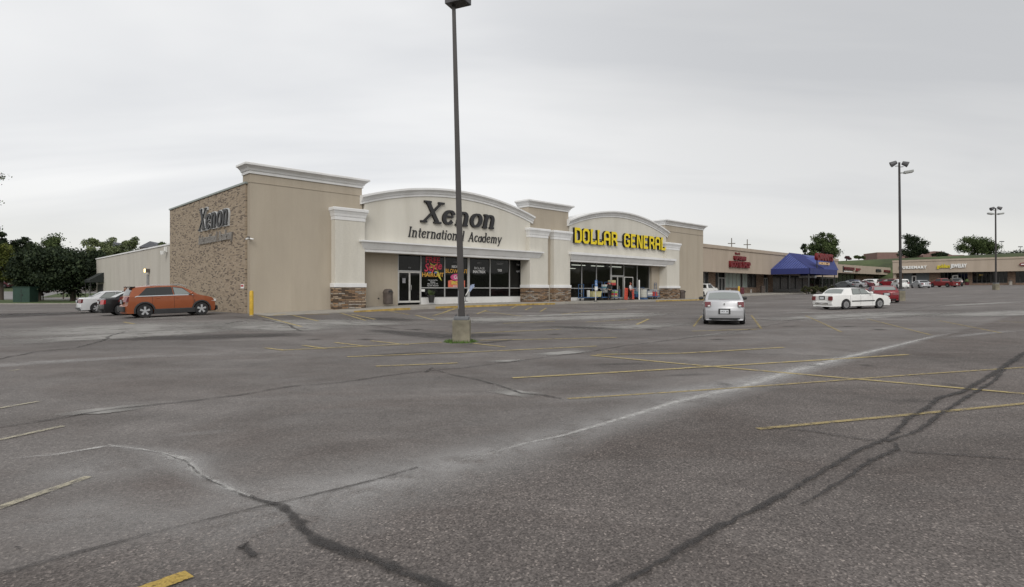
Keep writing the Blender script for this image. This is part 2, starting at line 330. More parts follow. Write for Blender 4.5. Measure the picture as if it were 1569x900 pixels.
# ---------------- ground, lot, lawns ----------------
def axis(a, lo, hi, step, b, g=1.25):
    c = list(np.arange(lo, hi + .01, step)); s_ = step; x = lo
    while x > a: s_ *= g; x -= s_; c.insert(0, x)
    s_ = step; x = c[-1]
    while x < b: s_ *= g; x += s_; c.append(x)
    return c
grid_sheet('ground', axis(-2500, -150, 290, 4, 2500), axis(-300, -20, 330, 4, 3000), MATS['hill_grass'], lift=-.09, kind='structure')
grid_sheet('parking_lot', list(np.arange(-80, 128, 1.0)), list(np.arange(-14, 153, 1.0)), MATS['asphalt'], kind='structure')
def ribbon(b, pts, w, lift, seg=.5, jit=0, fade=(0, 0), wv=0, cross=1):
    """append a draped ribbon; pts plan points, w width (number or list along it)"""
    pts = [Vector(p[:2]) for p in pts]; out_ = [pts[0]]; ws = w if isinstance(w, (list, tuple)) else [w] * len(pts); wo = [ws[0]]
    for i in range(1, len(pts)):
        d = (pts[i] - pts[i - 1]).length; k = max(1, int(d / seg)); k = min(k, 60)
        for j in range(1, k + 1):
            p = pts[i - 1].lerp(pts[i], j / k)
            if jit and j < k: p = p + Vector((rnd.uniform(-jit, jit), rnd.uniform(-jit, jit)))
            out_.append(p); wo.append(ws[i - 1] + (ws[i] - ws[i - 1]) * j / k)
    n = len(out_); tot = [0]
    for i in range(1, n): tot.append(tot[-1] + (out_[i] - out_[i - 1]).length)
    o0 = len(b.v); V = []; rows = cross + 1
    for i, p in enumerate(out_):
        d = (out_[min(i + 1, n - 1)] - out_[max(i - 1, 0)]).normalized(); nn = Vector((-d.y, d.x))
        ww = wo[i] * (1 + (rnd.uniform(-wv, wv) if wv else 0))
        fd = 1.0
        if fade[0]: fd = min(fd, tot[i] / fade[0])
        if fade[1]: fd = min(fd, (tot[-1] - tot[i]) / fade[1])
        for j in range(rows):
            t_ = -1 + 2 * j / cross; V.append((p + nn * ww * .5 * t_, t_, fd, tot[i]))
    zs = G([v[0].x for v in V], [v[0].y for v in V])
    for (p, t_, fd, s_), z in zip(V, zs): b.v.append((p.x, p.y, E + float(z) + lift)); b.meta.append((s_, t_, fd))
    for i in range(n - 1):
        for j in range(cross):
            a = o0 + i * rows + j; b.f.append([a, a + rows, a + rows + 1, a + 1]); b.mi.append(b.cm)
def deco(): b = MB(); b.meta = []; b.cm = 0; return b
def finish(b, name, mats, **k):
    o = b.build(name, mats, fix=False); me = o.data
    uvl = me.uv_layers.new(name='UVMap'); ca = me.color_attributes.new('fade', 'FLOAT_COLOR', 'POINT')
    for lp in me.loops: uvl.data[lp.index].uv = (b.meta[lp.vertex_index][0], b.meta[lp.vertex_index][1])
    for i, mt in enumerate(b.meta): ca.data[i].color = (mt[2], mt[2], mt[2], 1)
    tag(o, **k); return o
def px_line(s): return [gp(*p) for p in s]
# painted bay lines
b = deco(); LW = .11
b.cm = 3
for a_, c_ in (((-60, 800), (136, 732)), ((-60, 688), (97, 654)), ((-60, 637), (60, 616)), ((14, 569.5), (30, 567))): ribbon(b, px_line((a_, c_)), .10, .012)
b.cm = 0
for a_, c_ in (((870, 612), (1046, 601)), ((1046, 601), (1132, 595)), ((1132, 595), (1400, 575)), ((1400, 575), (1566, 564)), ((1566, 564), (1700, 554)),
               ((1161, 658.6), (1569, 619.5)), ((1569, 619.5), (1750, 602)), ((1151, 483.4), (1166.3, 504.4)), ((1075.6, 484.3), (1062.7, 501)),
               ((1234.6, 484.3), (1289.6, 509.6)), ((1328, 489), (1428, 514.4)), ((1437.6, 491.5), (1533, 510.6)), ((1530, 492.4), (1640, 500))):
    ribbon(b, px_line((a_, c_)), LW, .012)
b.cm = 1
for a_, c_ in (((785, 580), (1046, 565.3)), ((1046, 565), (1392, 544)), ((905, 545), (1046, 558.5)), ((1046, 558.5), (1566, 604)), ((1566, 604), (1700, 616)),
               ((532, 547.5), (914, 531)), ((736, 522), (945, 517.8)), ((725, 526.7), (774, 532.4)), ((576, 562), (701, 557)), ((914, 544), (1046, 542)), ((1046, 542), (1201, 533)),
               ((430, 537.4), (677, 525)), ((406, 533.7), (432, 537)), ((464.5, 529.8), (499, 534.8)), ((513, 525.4), (564, 531.5)), ((568.5, 522.8), (625, 529)),
               ((397, 484), (462, 501)), ((438.5, 481.7), (488, 492.5)), ((521, 480), (560, 491.4)), ((538, 481.7), (575, 490)), ((588, 475.6), (627, 482.8)),
               ((636, 483), (665, 491)), ((683, 478.4), (700.7, 473)), ((664, 484), (684, 478.5)), ((680, 479), (700, 471.7)), ((730.6, 481.5), (746.5, 475.4)), ((783, 473), (793, 468.5)), ((805, 475.4), (815, 470.5)),
               ((828, 477.8), (837, 472.4)), ((975.7, 497.8), (994, 489.3)), ((898, 494), (992, 489)), ((190, 494), (206, 497)), ((740, 477), (800, 485)), ((860, 482), (905, 477)), ((905, 477), (960, 474)),
               ((1060, 508), (1160, 505)), ((700, 512), (860, 505)), ((770, 496), (850, 493))):
    ribbon(b, px_line((a_, c_)), .15, .012)
b.cm = 2
ribbon(b, px_line(((200, 915), (290, 882))), .13, .013)
for s_ in (((419, 484), (470, 478.5), (540, 474)), ((440, 482), (505, 482))): ribbon(b, px_line(s_), .16, .013)
finish(b, 'parking_line_markings', [MATS['line_paint'], MATS['line_paint_faded'], MATS['line_paint_fresh'], MATS['line_pale']], kind='structure')
# pale and dark patches, dust
b = deco()
decal_mat('pale_crisp', (.29, .28, .265), soft=.2, density=.95, nscale=3.0, contrast=(.12, .36), var=.15)
b.cm = 2
def patch(pts, w, **k): ribbon(b, px_line(pts), w, .0095, cross=6, seg=.5, wv=.1, **k)
for pts, w, fd in ((((76, 638), (150, 631), (242, 621)), [.15, .58, .42], .5), (((33, 647), (72, 637)), .35, .2), (((262, 618), (295, 613.5)), .22, .2),
                   (((740, 555), (813, 552)), .45, .3), (((815, 545), (905, 538)), .7, .4), (((590, 571), (662, 567)), .7, .4), (((545, 577), (588, 575)), .4, .3), (((752, 598), (828, 608)), .5, .5),
                   ):
    patch(pts, w, fade=(fd, fd))
b.cm = 0
for pts, w in ((((-40, 530), (100, 520), (250, 511), (390, 503)), [2.2, 3.0, 3.5, 2.0]), (((330, 497), (450, 503), (560, 500)), [3.2, 4.2, 2.2]), (((440, 492), (560, 497), (660, 496)), [1.5, 2.4, 1.4]),
               (((530, 512), (620, 511)), [.5, 1.0]), (((470, 533), (560, 530)), 1.0), (((560, 531), (672, 524)), .7), (((740, 487), (880, 482), (1030, 480)), [1.2, 2.4, 1.4]),
               (((880, 500), (1010, 496)), 1.2), (((1180, 480), (1330, 478)), 1.4), (((1240, 492), (1400, 484)), .9), (((1040, 519), (1140, 508)), .5), (((700, 492), (760, 497)), 1.6),
               (((180, 489), (330, 486)), 2.2), (((240, 497), (330, 495)), 2.0), (((900, 470), (1050, 468)), 1.3), (((1430, 470), (1569, 463)), 1.6)):
    patch(pts, w, fade=(2.5, 2.5))
for pts, w in ((((-80, 512), (60, 508), (230, 503), (400, 499)), [5, 8, 8, 4]), (((300, 494), (420, 497), (540, 494), (640, 492)), [3, 6.5, 5, 3]), (((600, 487), (760, 490), (900, 487), (1040, 480)), [2, 4.5, 4, 3]),
               (((820, 503), (960, 502), (1080, 494)), [1.5, 3, 1.5]), (((1150, 492), (1300, 484), (1450, 478)), [1.5, 4, 4]), (((1400, 486), (1569, 480), (1700, 476)), [2, 5, 5])):
    ribbon(b, px_line(pts), w, .007, cross=10, seg=1.0, wv=.1, fade=(4, 4))
b.cm = 1
for pts, w in ((((1350, 618), (1440, 612)), .5), (((1185, 611), (1215, 611)), .3), (((460, 480), (560, 477)), 1.6), (((-80, 484), (20, 484), (140, 478)), [9, 9, 5]), (((150, 520), (300, 517), (480, 512)), [1.5, 3, 2]), (((560, 505), (680, 516), (800, 512)), [1, 2.5, 1.5]), (((800, 520), (700, 530)), .5),
               (((830, 500), (960, 505)), 1.5), (((1000, 577), (1100, 573)), .35), (((550, 487), (640, 492)), 2.2), (((680, 540), (560, 545)), .7), (((900, 560), (1010, 556)), .5)):
    patch(pts, w, fade=(1.2, 1.2))
for px, py in ((640, 505), (700, 500), (770, 508), (850, 512), (960, 490), (1100, 520), (1210, 500), (1300, 500), (560, 520), (480, 520), (1000, 505), (1350, 505), (1250, 560), (1330, 560), (1110, 590), (1460, 590)):
    w_ = rnd.uniform(.35, .9); ribbon(b, px_line(((px - 14, py + 1), (px + rnd.uniform(6, 18), py))), w_, .0105, cross=6, seg=.15, jit=.05, wv=.2, fade=(.3, .3))
finish(b, 'asphalt_patch_areas', [MATS['pale_patch'], MATS['dark_patch'], MATS['pale_crisp']], kind='structure')
b = deco()
streak = ((1475, 508), (1430, 516), (1375, 529.7), (1304, 546.4), (1218, 568), (1132, 595), (1046, 614), (990, 631), (923, 651), (861, 669), (807, 680), (745, 698), (634, 724), (480, 768), (300, 810), (100, 870))
ribbon(b, px_line(streak), [.25, .35, .5, .8, 1.2, 1.4, 1.5, 1.5, 1.5, 1.6, 1.8, 2.0, 2.2, 2.4, 2.6, 2.4], .008, cross=8, fade=(3, 1.5))
ribbon(b, px_line(((1300, 548), (1190, 577), (1046, 600), (880, 612), (780, 622))), [.4, .8, 1.1, 1.0, .8], .009, cross=6, fade=(3, 3))
ribbon(b, px_line(((0, 735), (120, 722), (250, 712), (420, 700))), [1.2, 1.6, 1.5, .9], .007, cross=6, fade=(.3, 2))
ribbon(b, px_line(((-60, 565), (60, 556), (200, 548), (420, 540))), [1.6, 1.4, 1.0, .6], .007, cross=6, fade=(.3, 4))
ribbon(b, px_line(((230, 672), (300, 665), (400, 657))), .35, .007, cross=6, fade=(1, 1.5))
ribbon(b, px_line(((1569, 506), (1500, 512), (1440, 519))), .7, .007, cross=6, fade=(2, 2))
ribbon(b, px_line(((0, 780), (130, 790), (300, 790))), [1.4, 1.4, .8], .006, cross=6, fade=(.2, 1))
b.cm = 1
ribbon(b, px_line(streak[1:13]), [.10, .22, .32, .36, .36, .28, .18, .14, .10, .08, .07, .06], .010, cross=4, fade=(2, 2))
wl = ((0, 706), (90, 697), (167, 684), (196, 687), (249, 695.6), (284.4, 706.7), (311, 731), (347, 749), (391, 765))
ribbon(b, px_line(wl[2:]), [.03, .05, .09, .15, .09, .08, .07], .010, seg=.1, jit=.012, wv=.3, cross=4, fade=(.3, .2)); b.cm = 0; ribbon(b, px_line(wl[2:]), [.2, .3, .5, .7, .5, .4, .3], .009, cross=6, fade=(.4, .3)); b.cm = 1
ribbon(b, px_line(((245, 706), (275, 702), (300, 708))), .16, .011, cross=4, fade=(.2, .2))
ribbon(b, px_line(wl[:4]), .14, .010, cross=4, seg=.1, jit=.01, wv=.3, fade=(.8, .3))
finish(b, 'dust_streaks', [MATS['chalk_dust'], MATS['chalk_core']], kind='structure')
# tar-sealed cracks
b = deco()
ribbon(b, px_line(((384, 762), (400, 770), (426.7, 776), (449, 793), (467, 815.6), (489, 833), (523, 845), (567.4, 857), (612, 877), (656, 893), (692, 908), (760, 950))), [.04, .07, .09, .11, .125, .125, .12, .115, .11, .11, .11, .11], .016, seg=.08, jit=.010, wv=.35)
r1_ = ((900, 935), (941, 902), (1012, 863), (1074.7, 825), (1141.5, 790), (1199, 761), (1251, 730), (1313.5, 692), (1351.7, 677.7), (1375.6, 661), (1390, 644), (1423, 625), (1437.6, 611), (1476, 601), (1500, 587), (1528, 570), (1566, 544), (1620, 520))
ribbon(b, px_line(r1_), [.05, .05, .055, .075, .07, .085, .08, .07, .075, .085, .09, .10, .13, .12, .14, .15, .18, .18], .016, seg=.09, jit=.012, wv=.4)
ribbon(b, px_line(((1227, 775.6), (1294, 737.4), (1332.6, 708.8), (1375.6, 689.7), (1372, 680))), [.02, .06, .07, .06, .03], .016, seg=.09, jit=.012, wv=.4)
ribbon(b, px_line(((1360, 678), (1409, 661), (1442, 634.8), (1476, 613), (1523.6, 584.6), (1540, 566))), [.05, .075, .085, .09, .09, .08], .016, seg=.09, jit=.012, wv=.4)
b.cm = 1
for pts, w, j in ((((1160, 656), (1237, 661), (1313, 673), (1350, 677)), .06, .01), (((1375, 690), (1399, 694.5), (1476, 699), (1569, 706), (1700, 716)), .055, .01),
                  (((-60, 900), (0, 883), (111, 851), (213, 824.4), (284, 806.7), (400, 778), (444, 769), (523, 750), (581, 735.6), (640, 718)), .045, .006),
                  (((-60, 664), (0, 656), (75.5, 644.4), (169, 629), (267, 618), (364, 606.7), (444, 593), (523, 587), (598.6, 575.6), (656, 569), (709.7, 564.4), (798.6, 553), (901, 540), (958.6, 530), (1046, 519.6), (1141, 507), (1208, 494), (1275, 489), (1352, 482), (1423, 470), (1500, 462)), .075, .02),
                  (((700.8, 576.4), (736, 583.6), (763, 591), (798.6, 604), (834, 606.7), (860, 612)), .09, .02), (((-60, 560), (0, 551), (53, 540), (120, 533), (160, 522), (169, 515.6), (191, 509)), .14, .05),
                  (((98, 509), (200, 505), (293, 502), (400, 499), (440, 497)), .12, .05), (((360, 486), (400, 490), (440, 498), (462, 508)), .16, .06), (((404, 485), (470, 483)), .3, .05), (((515, 491), (560, 490)), .3, .05), (((534, 495), (585, 501), (610, 505)), .14, .05),
                  (((345, 497), (360, 494), (385, 491)), .16, .05), (((652, 571), (663, 564)), .1, .02), (((1100, 541), (1250, 546), (1420, 549), (1569, 551)), .05, .02), (((620, 505), (700, 511)), .12, .04),
                  (((1140, 489), (1200, 492), (1240, 489)), .16, .03), (((664, 567), (700, 577)), .06, .01)):
    ribbon(b, px_line(pts), w, .015, seg=.3, jit=j, wv=.3)
ribbon(b, px_line(((196, 688), (249, 697), (284, 709), (311, 733), (347, 751), (391, 768))), [.01, .015, .02, .03, .03, .03], .0165, seg=.08, jit=.008, wv=.4)
b.cm = 0
ribbon(b, px_line(((366, 845), (378, 838), (380, 848), (392, 855))), [.05, .10, .06, .07], .017, seg=.03, jit=.01, wv=.4)
ribbon(b, px_line(((22, 842), (30, 842))), .03, .017, seg=.03)
finish(b, 'sealed_cracks', [MATS['tar'], MATS['tar_thin']], kind='structure')
# store pavement with its kerb
def walk(name, us, w0, w1, ztop, mats, **k):
    b = MB()
    top = []
    for u in us:
        zt = ztop(u); row = []
        for w, dz in ((w0, .05), (w1 - .16, 0), (w1 - .155, 0), (w1, 0)):
            p = F.P(u, -w, 0); row.append((p.x, p.y, E + zt + dz))
        p = F.P(u, -w1); row.append((p.x, p.y, E + g1(p.x, p.y) - .08)); top.append(row)
    for r_ in top: b.v += r_
    for i in range(len(us) - 1):
        for j in range(4):
            if j == 1: pass
            a = i * 5 + j; b.f.append([a, a + 5, a + 6, a + 1]); b.mi.append(1 if j >= 2 and k.get('yel', lambda u: True)(us[i]) else 0)
    k.pop('yel', None)
    for e in (0, len(us) - 1):
        b.f.append([e * 5 + q for q in range(5)]); b.mi.append(0)
    o = b.build(name, mats); tag(o, **k); return o
def ztop(u):
    p = F.P(u, -2.75); g_ = g1(p.x, p.y)
    t_ = min(1, max(0, (u - 1) / 7)); return g_ + .012 + t_ * .118
walk('pavement', [i * 1.0 for i in range(0, 54)], -.9, 2.75, ztop, [MATS['concrete'], MATS['kerb_yellow']], yel=lambda u: 4 < u < 9 or 10.5 < u < 23 or 37 < u < 52, kind='structure')
walk('pavement', [54 + i * 2.0 for i in range(0, 19)], -3.8, 2.2, lambda u: g1(*F.P(u, -2.2)[:2]) + .12, [MATS['concrete'], MATS['concrete']], kind='structure')
# street, lawns and the raised car park beyond the left edge
quad_sheet('lawn', [gp(-420, 466), gp(175, 466), gp(175, 461), gp(-420, 459)], [MATS['grass'], MATS['concrete']], .10, n=60, m=8, skirt=.14, kind='structure')
quad_sheet('road', [gp(-420, 459.5), gp(200, 458.5), gp(200, 449), gp(-420, 440)], MATS['road'], .02, n=50, m=10, kind='structure')
quad_sheet('lawn', [gp(-300, 439), gp(38, 437.5), gp(30, 434), gp(-300, 435)], [MATS['grass'], MATS['concrete']], .12, n=30, m=6, skirt=.14, kind='structure')
quad_sheet('car_park', [gp(-300, 434.5), gp(160, 443), gp(110, 425), gp(-300, 424)], MATS['road'], .03, n=50, m=20, kind='structure')
quad_sheet('lawn', [gp(62, 457), gp(240, 457), gp(230, 451), gp(90, 451)], [MATS['grass'], MATS['concrete']], .13, n=20, m=6, skirt=.14, kind='structure')
# ---------------- building materials ----------------
def stucco(name, col, joints=True):
    m, t, b, N = nodes_mat(name)
    tc = N('ShaderNodeTexCoord').outputs['Object']
    st = N('ShaderNodeMapping', {'Vector': tc, 'Scale': (1, 1, .25)}).outputs[0]
    n = N('ShaderNodeTexNoise', {'Vector': st, 'Scale': .7, 'Detail': 6, 'Roughness': .6}).outputs[0]
    n2 = N('ShaderNodeTexNoise', {'Vector': tc, 'Scale': 25, 'Detail': 4}).outputs[0]
    c = ramp(N, n, [(.3, [v * .93 for v in col]), (.7, [v * 1.06 for v in col])])
    c2 = ramp(N, n2, [(.35, (.95, .95, .95)), (.65, (1.04, 1.04, 1.04))])
    c = N('ShaderNodeMixRGB', {0: 1.0, 1: c, 2: c2}, blend_type='MULTIPLY').outputs[0]
    if joints:
        s = N('ShaderNodeSeparateXYZ', {0: tc})
        jj = N('ShaderNodeTexBrick', {'Vector': N('ShaderNodeCombineXYZ', {0: s.outputs[0], 1: s.outputs[2]}).outputs[0], 'Scale': 1, 'Mortar Size': .008, 'Mortar Smooth': .3, 'Brick Width': 2.44, 'Row Height': 40.0, 'Color1': (1, 1, 1, 1), 'Color2': (.985, .985, .985, 1), 'Mortar': (.86, .85, .84, 1)}, offset=0)
        c = N('ShaderNodeMixRGB', {0: .8, 1: c, 2: jj.outputs[0]}, blend_type='MULTIPLY').outputs[0]
    drip = N('ShaderNodeTexNoise', {'Vector': N('ShaderNodeMapping', {'Vector': tc, 'Scale': (.9, .9, .10)}).outputs[0], 'Scale': 1.0, 'Detail': 5, 'Roughness': .6}).outputs[0]
    c = N('ShaderNodeMixRGB', {0: 1.0, 1: c, 2: ramp(N, drip, [(.34, (.94, .935, .925)), (.52, (1.005, 1.005, 1.005)), (.75, (1.02, 1.02, 1.02))])}, blend_type='MULTIPLY').outputs[0]
    t.links.new(c, b.inputs['Base Color']); b.inputs['Roughness'].default_value = .9; b.inputs['Specular IOR Level'].default_value = .2
    bp = N('ShaderNodeBump', {'Height': n2, 'Strength': .25, 'Distance': .01}); t.links.new(bp.outputs[0], b.inputs['Normal'])
    return m
stucco('stucco_tan', (.405, .355, .285)); stucco('stucco_cream', (.60, .575, .51), False); stucco('panel_grey', (.46, .435, .385))
stucco('stucco_mall', (.40, .335, .27)); stucco('trim_white', (.72, .72, .715), False); stucco('trim_face', (.66, .655, .64), False)
def masonry(name, bw, bh, stops, mortar, axis_='xz', ms=.012, bump=.6, jit=0):
    m, t, b, N = nodes_mat(name)
    tc = N('ShaderNodeTexCoord').outputs['Object']
    s = N('ShaderNodeSeparateXYZ', {0: tc})
    h = N('ShaderNodeMath', {0: s.outputs[0], 1: s.outputs[1]}, operation='ADD').outputs[0]
    wob = N('ShaderNodeTexNoise', {'Vector': tc, 'Scale': 2.0, 'Detail': 2}).outputs[0]
    hz_ = N('ShaderNodeMath', {0: s.outputs[2], 1: N('ShaderNodeMath', {0: wob, 1: jit}, operation='MULTIPLY').outputs[0]}, operation='ADD').outputs[0]
    vec = N('ShaderNodeCombineXYZ', {0: h, 1: hz_}).outputs[0]
    br = N('ShaderNodeTexBrick', {'Vector': vec, 'Scale': 1, 'Mortar Size': ms, 'Mortar Smooth': .2, 'Brick Width': bw, 'Row Height': bh,
                                  'Color1': (0, 0, 0, 1), 'Color2': (1, 1, 1, 1), 'Mortar': (.5, .5, .5, 1), 'Bias': 0})
    c = ramp(N, br.outputs[0], stops, 'CONSTANT')
    n2 = N('ShaderNodeTexNoise', {'Vector': tc, 'Scale': 14, 'Detail': 4}).outputs[0]
    c = N('ShaderNodeMixRGB', {0: 1.0, 1: c, 2: ramp(N, n2, [(.3, (.8, .8, .8)), (.7, (1.18, 1.18, 1.18))])}, blend_type='MULTIPLY').outputs[0]
    c = N('ShaderNodeMixRGB', {0: br.outputs[1], 1: c, 2: (*mortar, 1)}).outputs[0]
    t.links.new(c, b.inputs['Base Color']); b.inputs['Roughness'].default_value = .9; b.inputs['Specular IOR Level'].default_value = .2
    hgt = N('ShaderNodeMath', {0: N('ShaderNodeMath', {0: br.outputs[0], 1: n2}, operation='ADD').outputs[0], 1: br.outputs[1]}, operation='SUBTRACT').outputs[0]
    bp = N('ShaderNodeBump', {'Height': hgt, 'Strength': bump, 'Distance': .03}); t.links.new(bp.outputs[0], b.inputs['Normal'])
    return m
masonry('brick_tan', .28, .075, [(0, (.13, .104, .084)), (.17, (.25, .20, .148)), (.32, (.345, .28, .205)), (.6, (.31, .25, .185)), (.82, (.365, .30, .228))], (.315, .262, .20), ms=.008)
masonry('ledge_stone', .46, .10, [(0, (.10, .072, .052)), (.22, (.27, .18, .115)), (.40, (.19, .14, .105)), (.55, (.38, .30, .22)), (.72, (.30, .19, .11)), (.88, (.34, .31, .27))], (.075, .058, .045), ms=.014, jit=.10, bump=.9)
masonry('mall_brick', .30, .10, [(0, (.16, .10, .07)), (.3, (.26, .17, .12)), (.6, (.32, .22, .155)), (.85, (.21, .15, .12))], (.27, .22, .18))
mat('frame_alu', (.42, .42, .41), .45, .06, 4, metal=.3)
mat('frame_pale', (.50, .49, .46), .6, .06, 4)
mat('frame_dark', (.06, .058, .055), .5, .1, 4)
mat('interior', (.22, .21, .19), .95, .3, .8)
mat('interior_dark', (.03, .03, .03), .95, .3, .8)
mat('shelf', (.22, .15, .10), .8, .6, 3.0, stretch=(1, 1, 4))
mat('roof_metal', (.28, .31, .29), .5, .1, 2, metal=.4)
mat('roof_grey', (.25, .25, .25), .9, .1, 2)
mat('white_paint', (.70, .70, .68), .5, .06, 3)
mat('black_metal', (.03, .03, .03), .5, .2, 5)
mat('brown_metal', (.10, .085, .075), .6, .15, 5)
mat('lamp_strip', (.9, .9, .85), .5, .02, 1, emit=((1, .97, .88), 2.2))
def glass_mat(name, tint=(.035, .037, .036), tr=.35, rough=.03):
    m = bpy.data.materials.new(name); m.use_nodes = True; t = m.node_tree; t.nodes.clear(); MATS[name] = m
    o = t.nodes.new('ShaderNodeOutputMaterial'); g = t.nodes.new('ShaderNodeBsdfPrincipled'); tr_ = t.nodes.new('ShaderNodeBsdfTransparent'); mx = t.nodes.new('ShaderNodeMixShader')
    g.inputs['Base Color'].default_value = (*tint, 1); g.inputs['Roughness'].default_value = rough; g.inputs['Specular IOR Level'].default_value = .35
    tr_.inputs[0].default_value = (.75, .78, .76, 1)
    c = t.nodes.new('ShaderNodeTexCoord'); n = t.nodes.new('ShaderNodeTexNoise'); n.inputs['Scale'].default_value = .6
    bp = t.nodes.new('ShaderNodeBump'); bp.inputs['Strength'].default_value = .04; bp.inputs['Distance'].default_value = .2
    t.links.new(c.outputs['Object'], n.inputs['Vector']); t.links.new(n.outputs[0], bp.inputs['Height']); t.links.new(bp.outputs[0], g.inputs['Normal'])
    mx.inputs[0].default_value = tr; t.links.new(g.outputs[0], mx.inputs[1]); t.links.new(tr_.outputs[0], mx.inputs[2]); t.links.new(mx.outputs[0], o.inputs[0])
    return m
glass_mat('store_glass', tint=(.010, .010, .010), tr=.68); glass_mat('store_glass_dark', tint=(.006, .006, .006), tr=.2)
glass_mat('car_glass', tint=(.020, .022, .022), tr=.0, rough=.05); MATS['car_glass'].node_tree.nodes['Principled BSDF'].inputs['Specular IOR Level'].default_value = .5
glass_mat('car_glass_pale', tint=(.19, .21, .20), tr=.0, rough=.08); MATS['car_glass_pale'].node_tree.nodes['Principled BSDF'].inputs['Specular IOR Level'].default_value = .8  # pale grey-green base colour stands in for sky reflected in the windows
# ---------------- main store building ----------------
BASE = -1.75
store = F.root('store_building', 0, 0, BASE, label='long tan and cream store block with arched gables, stone-based pillars and brick side wall', cat='building')
CORN = [(0, 0), (.05, 0), (.05, .14), (.09, .16), (.13, .26), (.24, .38), (.30, .40), (.30, .50), (.26, .53), (0, .53)]
def cornice(path, z0, parent, name='cornice', k=1.0, h=1.0):
    """travel so that outwards is to the right"""
    return MB().sweep(path, [(o * k, z0 + z * h) for o, z in CORN]).build(name, MATS['trim_white'], parent)
ux = F.x
# side walls and roofs
ub = 0.0; T0 = ux(555); P1 = (ux(513.5, -.5), ux(559, -.5)); DEP = 16.0
TZ = 6.12
b = MB(); b.box(0.003, T0, 0, DEP, BASE, TZ); o = b.build('tower', MATS['stucco_tan'], store)
b = MB(); b.box(-.10, 0, .42, DEP + .05, BASE + .02, TZ - .06)
bw = b.build('brick_side_wall', MATS['brick_tan'], store)
MB().box(-.16, .02, .30, DEP + .1, TZ - .058, TZ + .05).build('coping', MATS['roof_metal'], store)
b = MB(); b.box(-.003, T0 - .003, .35, 1.1, TZ + .03, 6.75); b.build('tower_parapet', MATS['stucco_tan'], store)
b = MB(); b.box(-.02, T0 + .01, -.03, .35, TZ - .01, TZ + .03); b.build('parapet_band', MATS['stucco_tan'], store)
b = MB(); b.box(.003, T0 - .01, .02, .36, TZ + .03, 6.62); b.build('parapet_face', MATS['stucco_tan'], store)
cornice([(-.003, 1.1), (-.003, .02), (T0 - .003, .02), (T0 - .003, 1.1)], 6.62, store, k=1.3, h=1.08)
MB().box(-.003, T0 - .003, .02, 1.1, 6.75, 7.12).build('cornice_core', MATS['stucco_tan'], store)
# low rear wing
q = side_frame(0, 0); wl_end = FS.x(142); zl = 3.3
b = MB(); b.box(.35, 23.9, DEP + .05, -wl_end, BASE, 3.54); b.build('rear_wing', MATS['panel_grey'], store)
MB().box(.28, 23.9, DEP + .12, -wl_end + .06, 3.54, 3.66).build('roof_edge', MATS['trim_white'], store)
MB().box(.36, 24, 1.25, 15.9, 5.0, 5.4).box(24.02, 52, 1.25, 27.9, 5.0, 5.4).build('roof', MATS['roof_grey'], store)
# pillars
def pillar(u0, u1, ztop_, vd=-.5, zc=4.38):
    p = MB().box(u0, u1, vd, .6, .14, zc + .06).build('pillar', MATS['stucco_cream'], store)
    st = MB().box(u0 - .05, u1 + .05, vd - .05, .58, BASE + .2, .14).build('stone_base', MATS['ledge_stone'], p, off=(0, 0, BASE)); 
    bd = MB().box(u0 - .09, u1 + .09, vd - .09, .59, .142, .40).build('band', MATS['trim_white'], p, off=(0, 0, BASE), bevel=.02)
    cp = MB().sweep([(u0, .55), (u0, vd), (u1, vd), (u1, .55)], [(o * .62, zc + z * 1.45) for o, z in CORN]).build('capital', MATS['trim_white'], p, off=(0, 0, BASE))
    MB().box(u0 + .003, u1 - .003, vd + .003, .55, zc + .06, zc + .74).build('pillar_top', MATS['stucco_cream'], p, off=(0, 0, BASE))
    return p
P2 = (ux(812, -.5), ux(839.5, -.5)); P3 = (ux(849, -.5), ux(873.5, -.5)); P4 = (ux(1021.5, -.5), ux(1041, -.5))
for pp in (P1, P2, P3, P4): pillar(pp[0], pp[1], 5.1)
# middle and end towers
T2 = (ux(810), ux(871)); T3 = (ux(1019), ux(1077.5))
for i, (a, c_, zb) in enumerate(((T2[0], T2[1], 6.98), (T3[0], T3[1], 7.12))):
    MB().box(a, c_, .003, 1.3, BASE, zb + .1).box(a + .02, c_ - .02, 1.3, 4.0, BASE, 5.3).build('tower', MATS['stucco_tan'], store)
    MB().box(a + .01, c_ - .01, .02, 1.3, zb + .1, zb + .55).build('cornice_core', MATS['stucco_tan'], store)
    cornice([(a + .003, 1.3), (a + .003, .004), (c_ - .003, .004), (c_ - .003, 1.3)], zb, store, k=1.35, h=1.12)
MB().box(T3[0] - .01, T3[1] + .015, -.012, .01, 6.44, 6.47).build('parapet_band', MATS['brown_metal'], store)
MB().box(T3[0] + 1, T3[1] - .01, 4.0, 30, BASE, 5.2).build('end_wall', MATS['stucco_tan'], store)
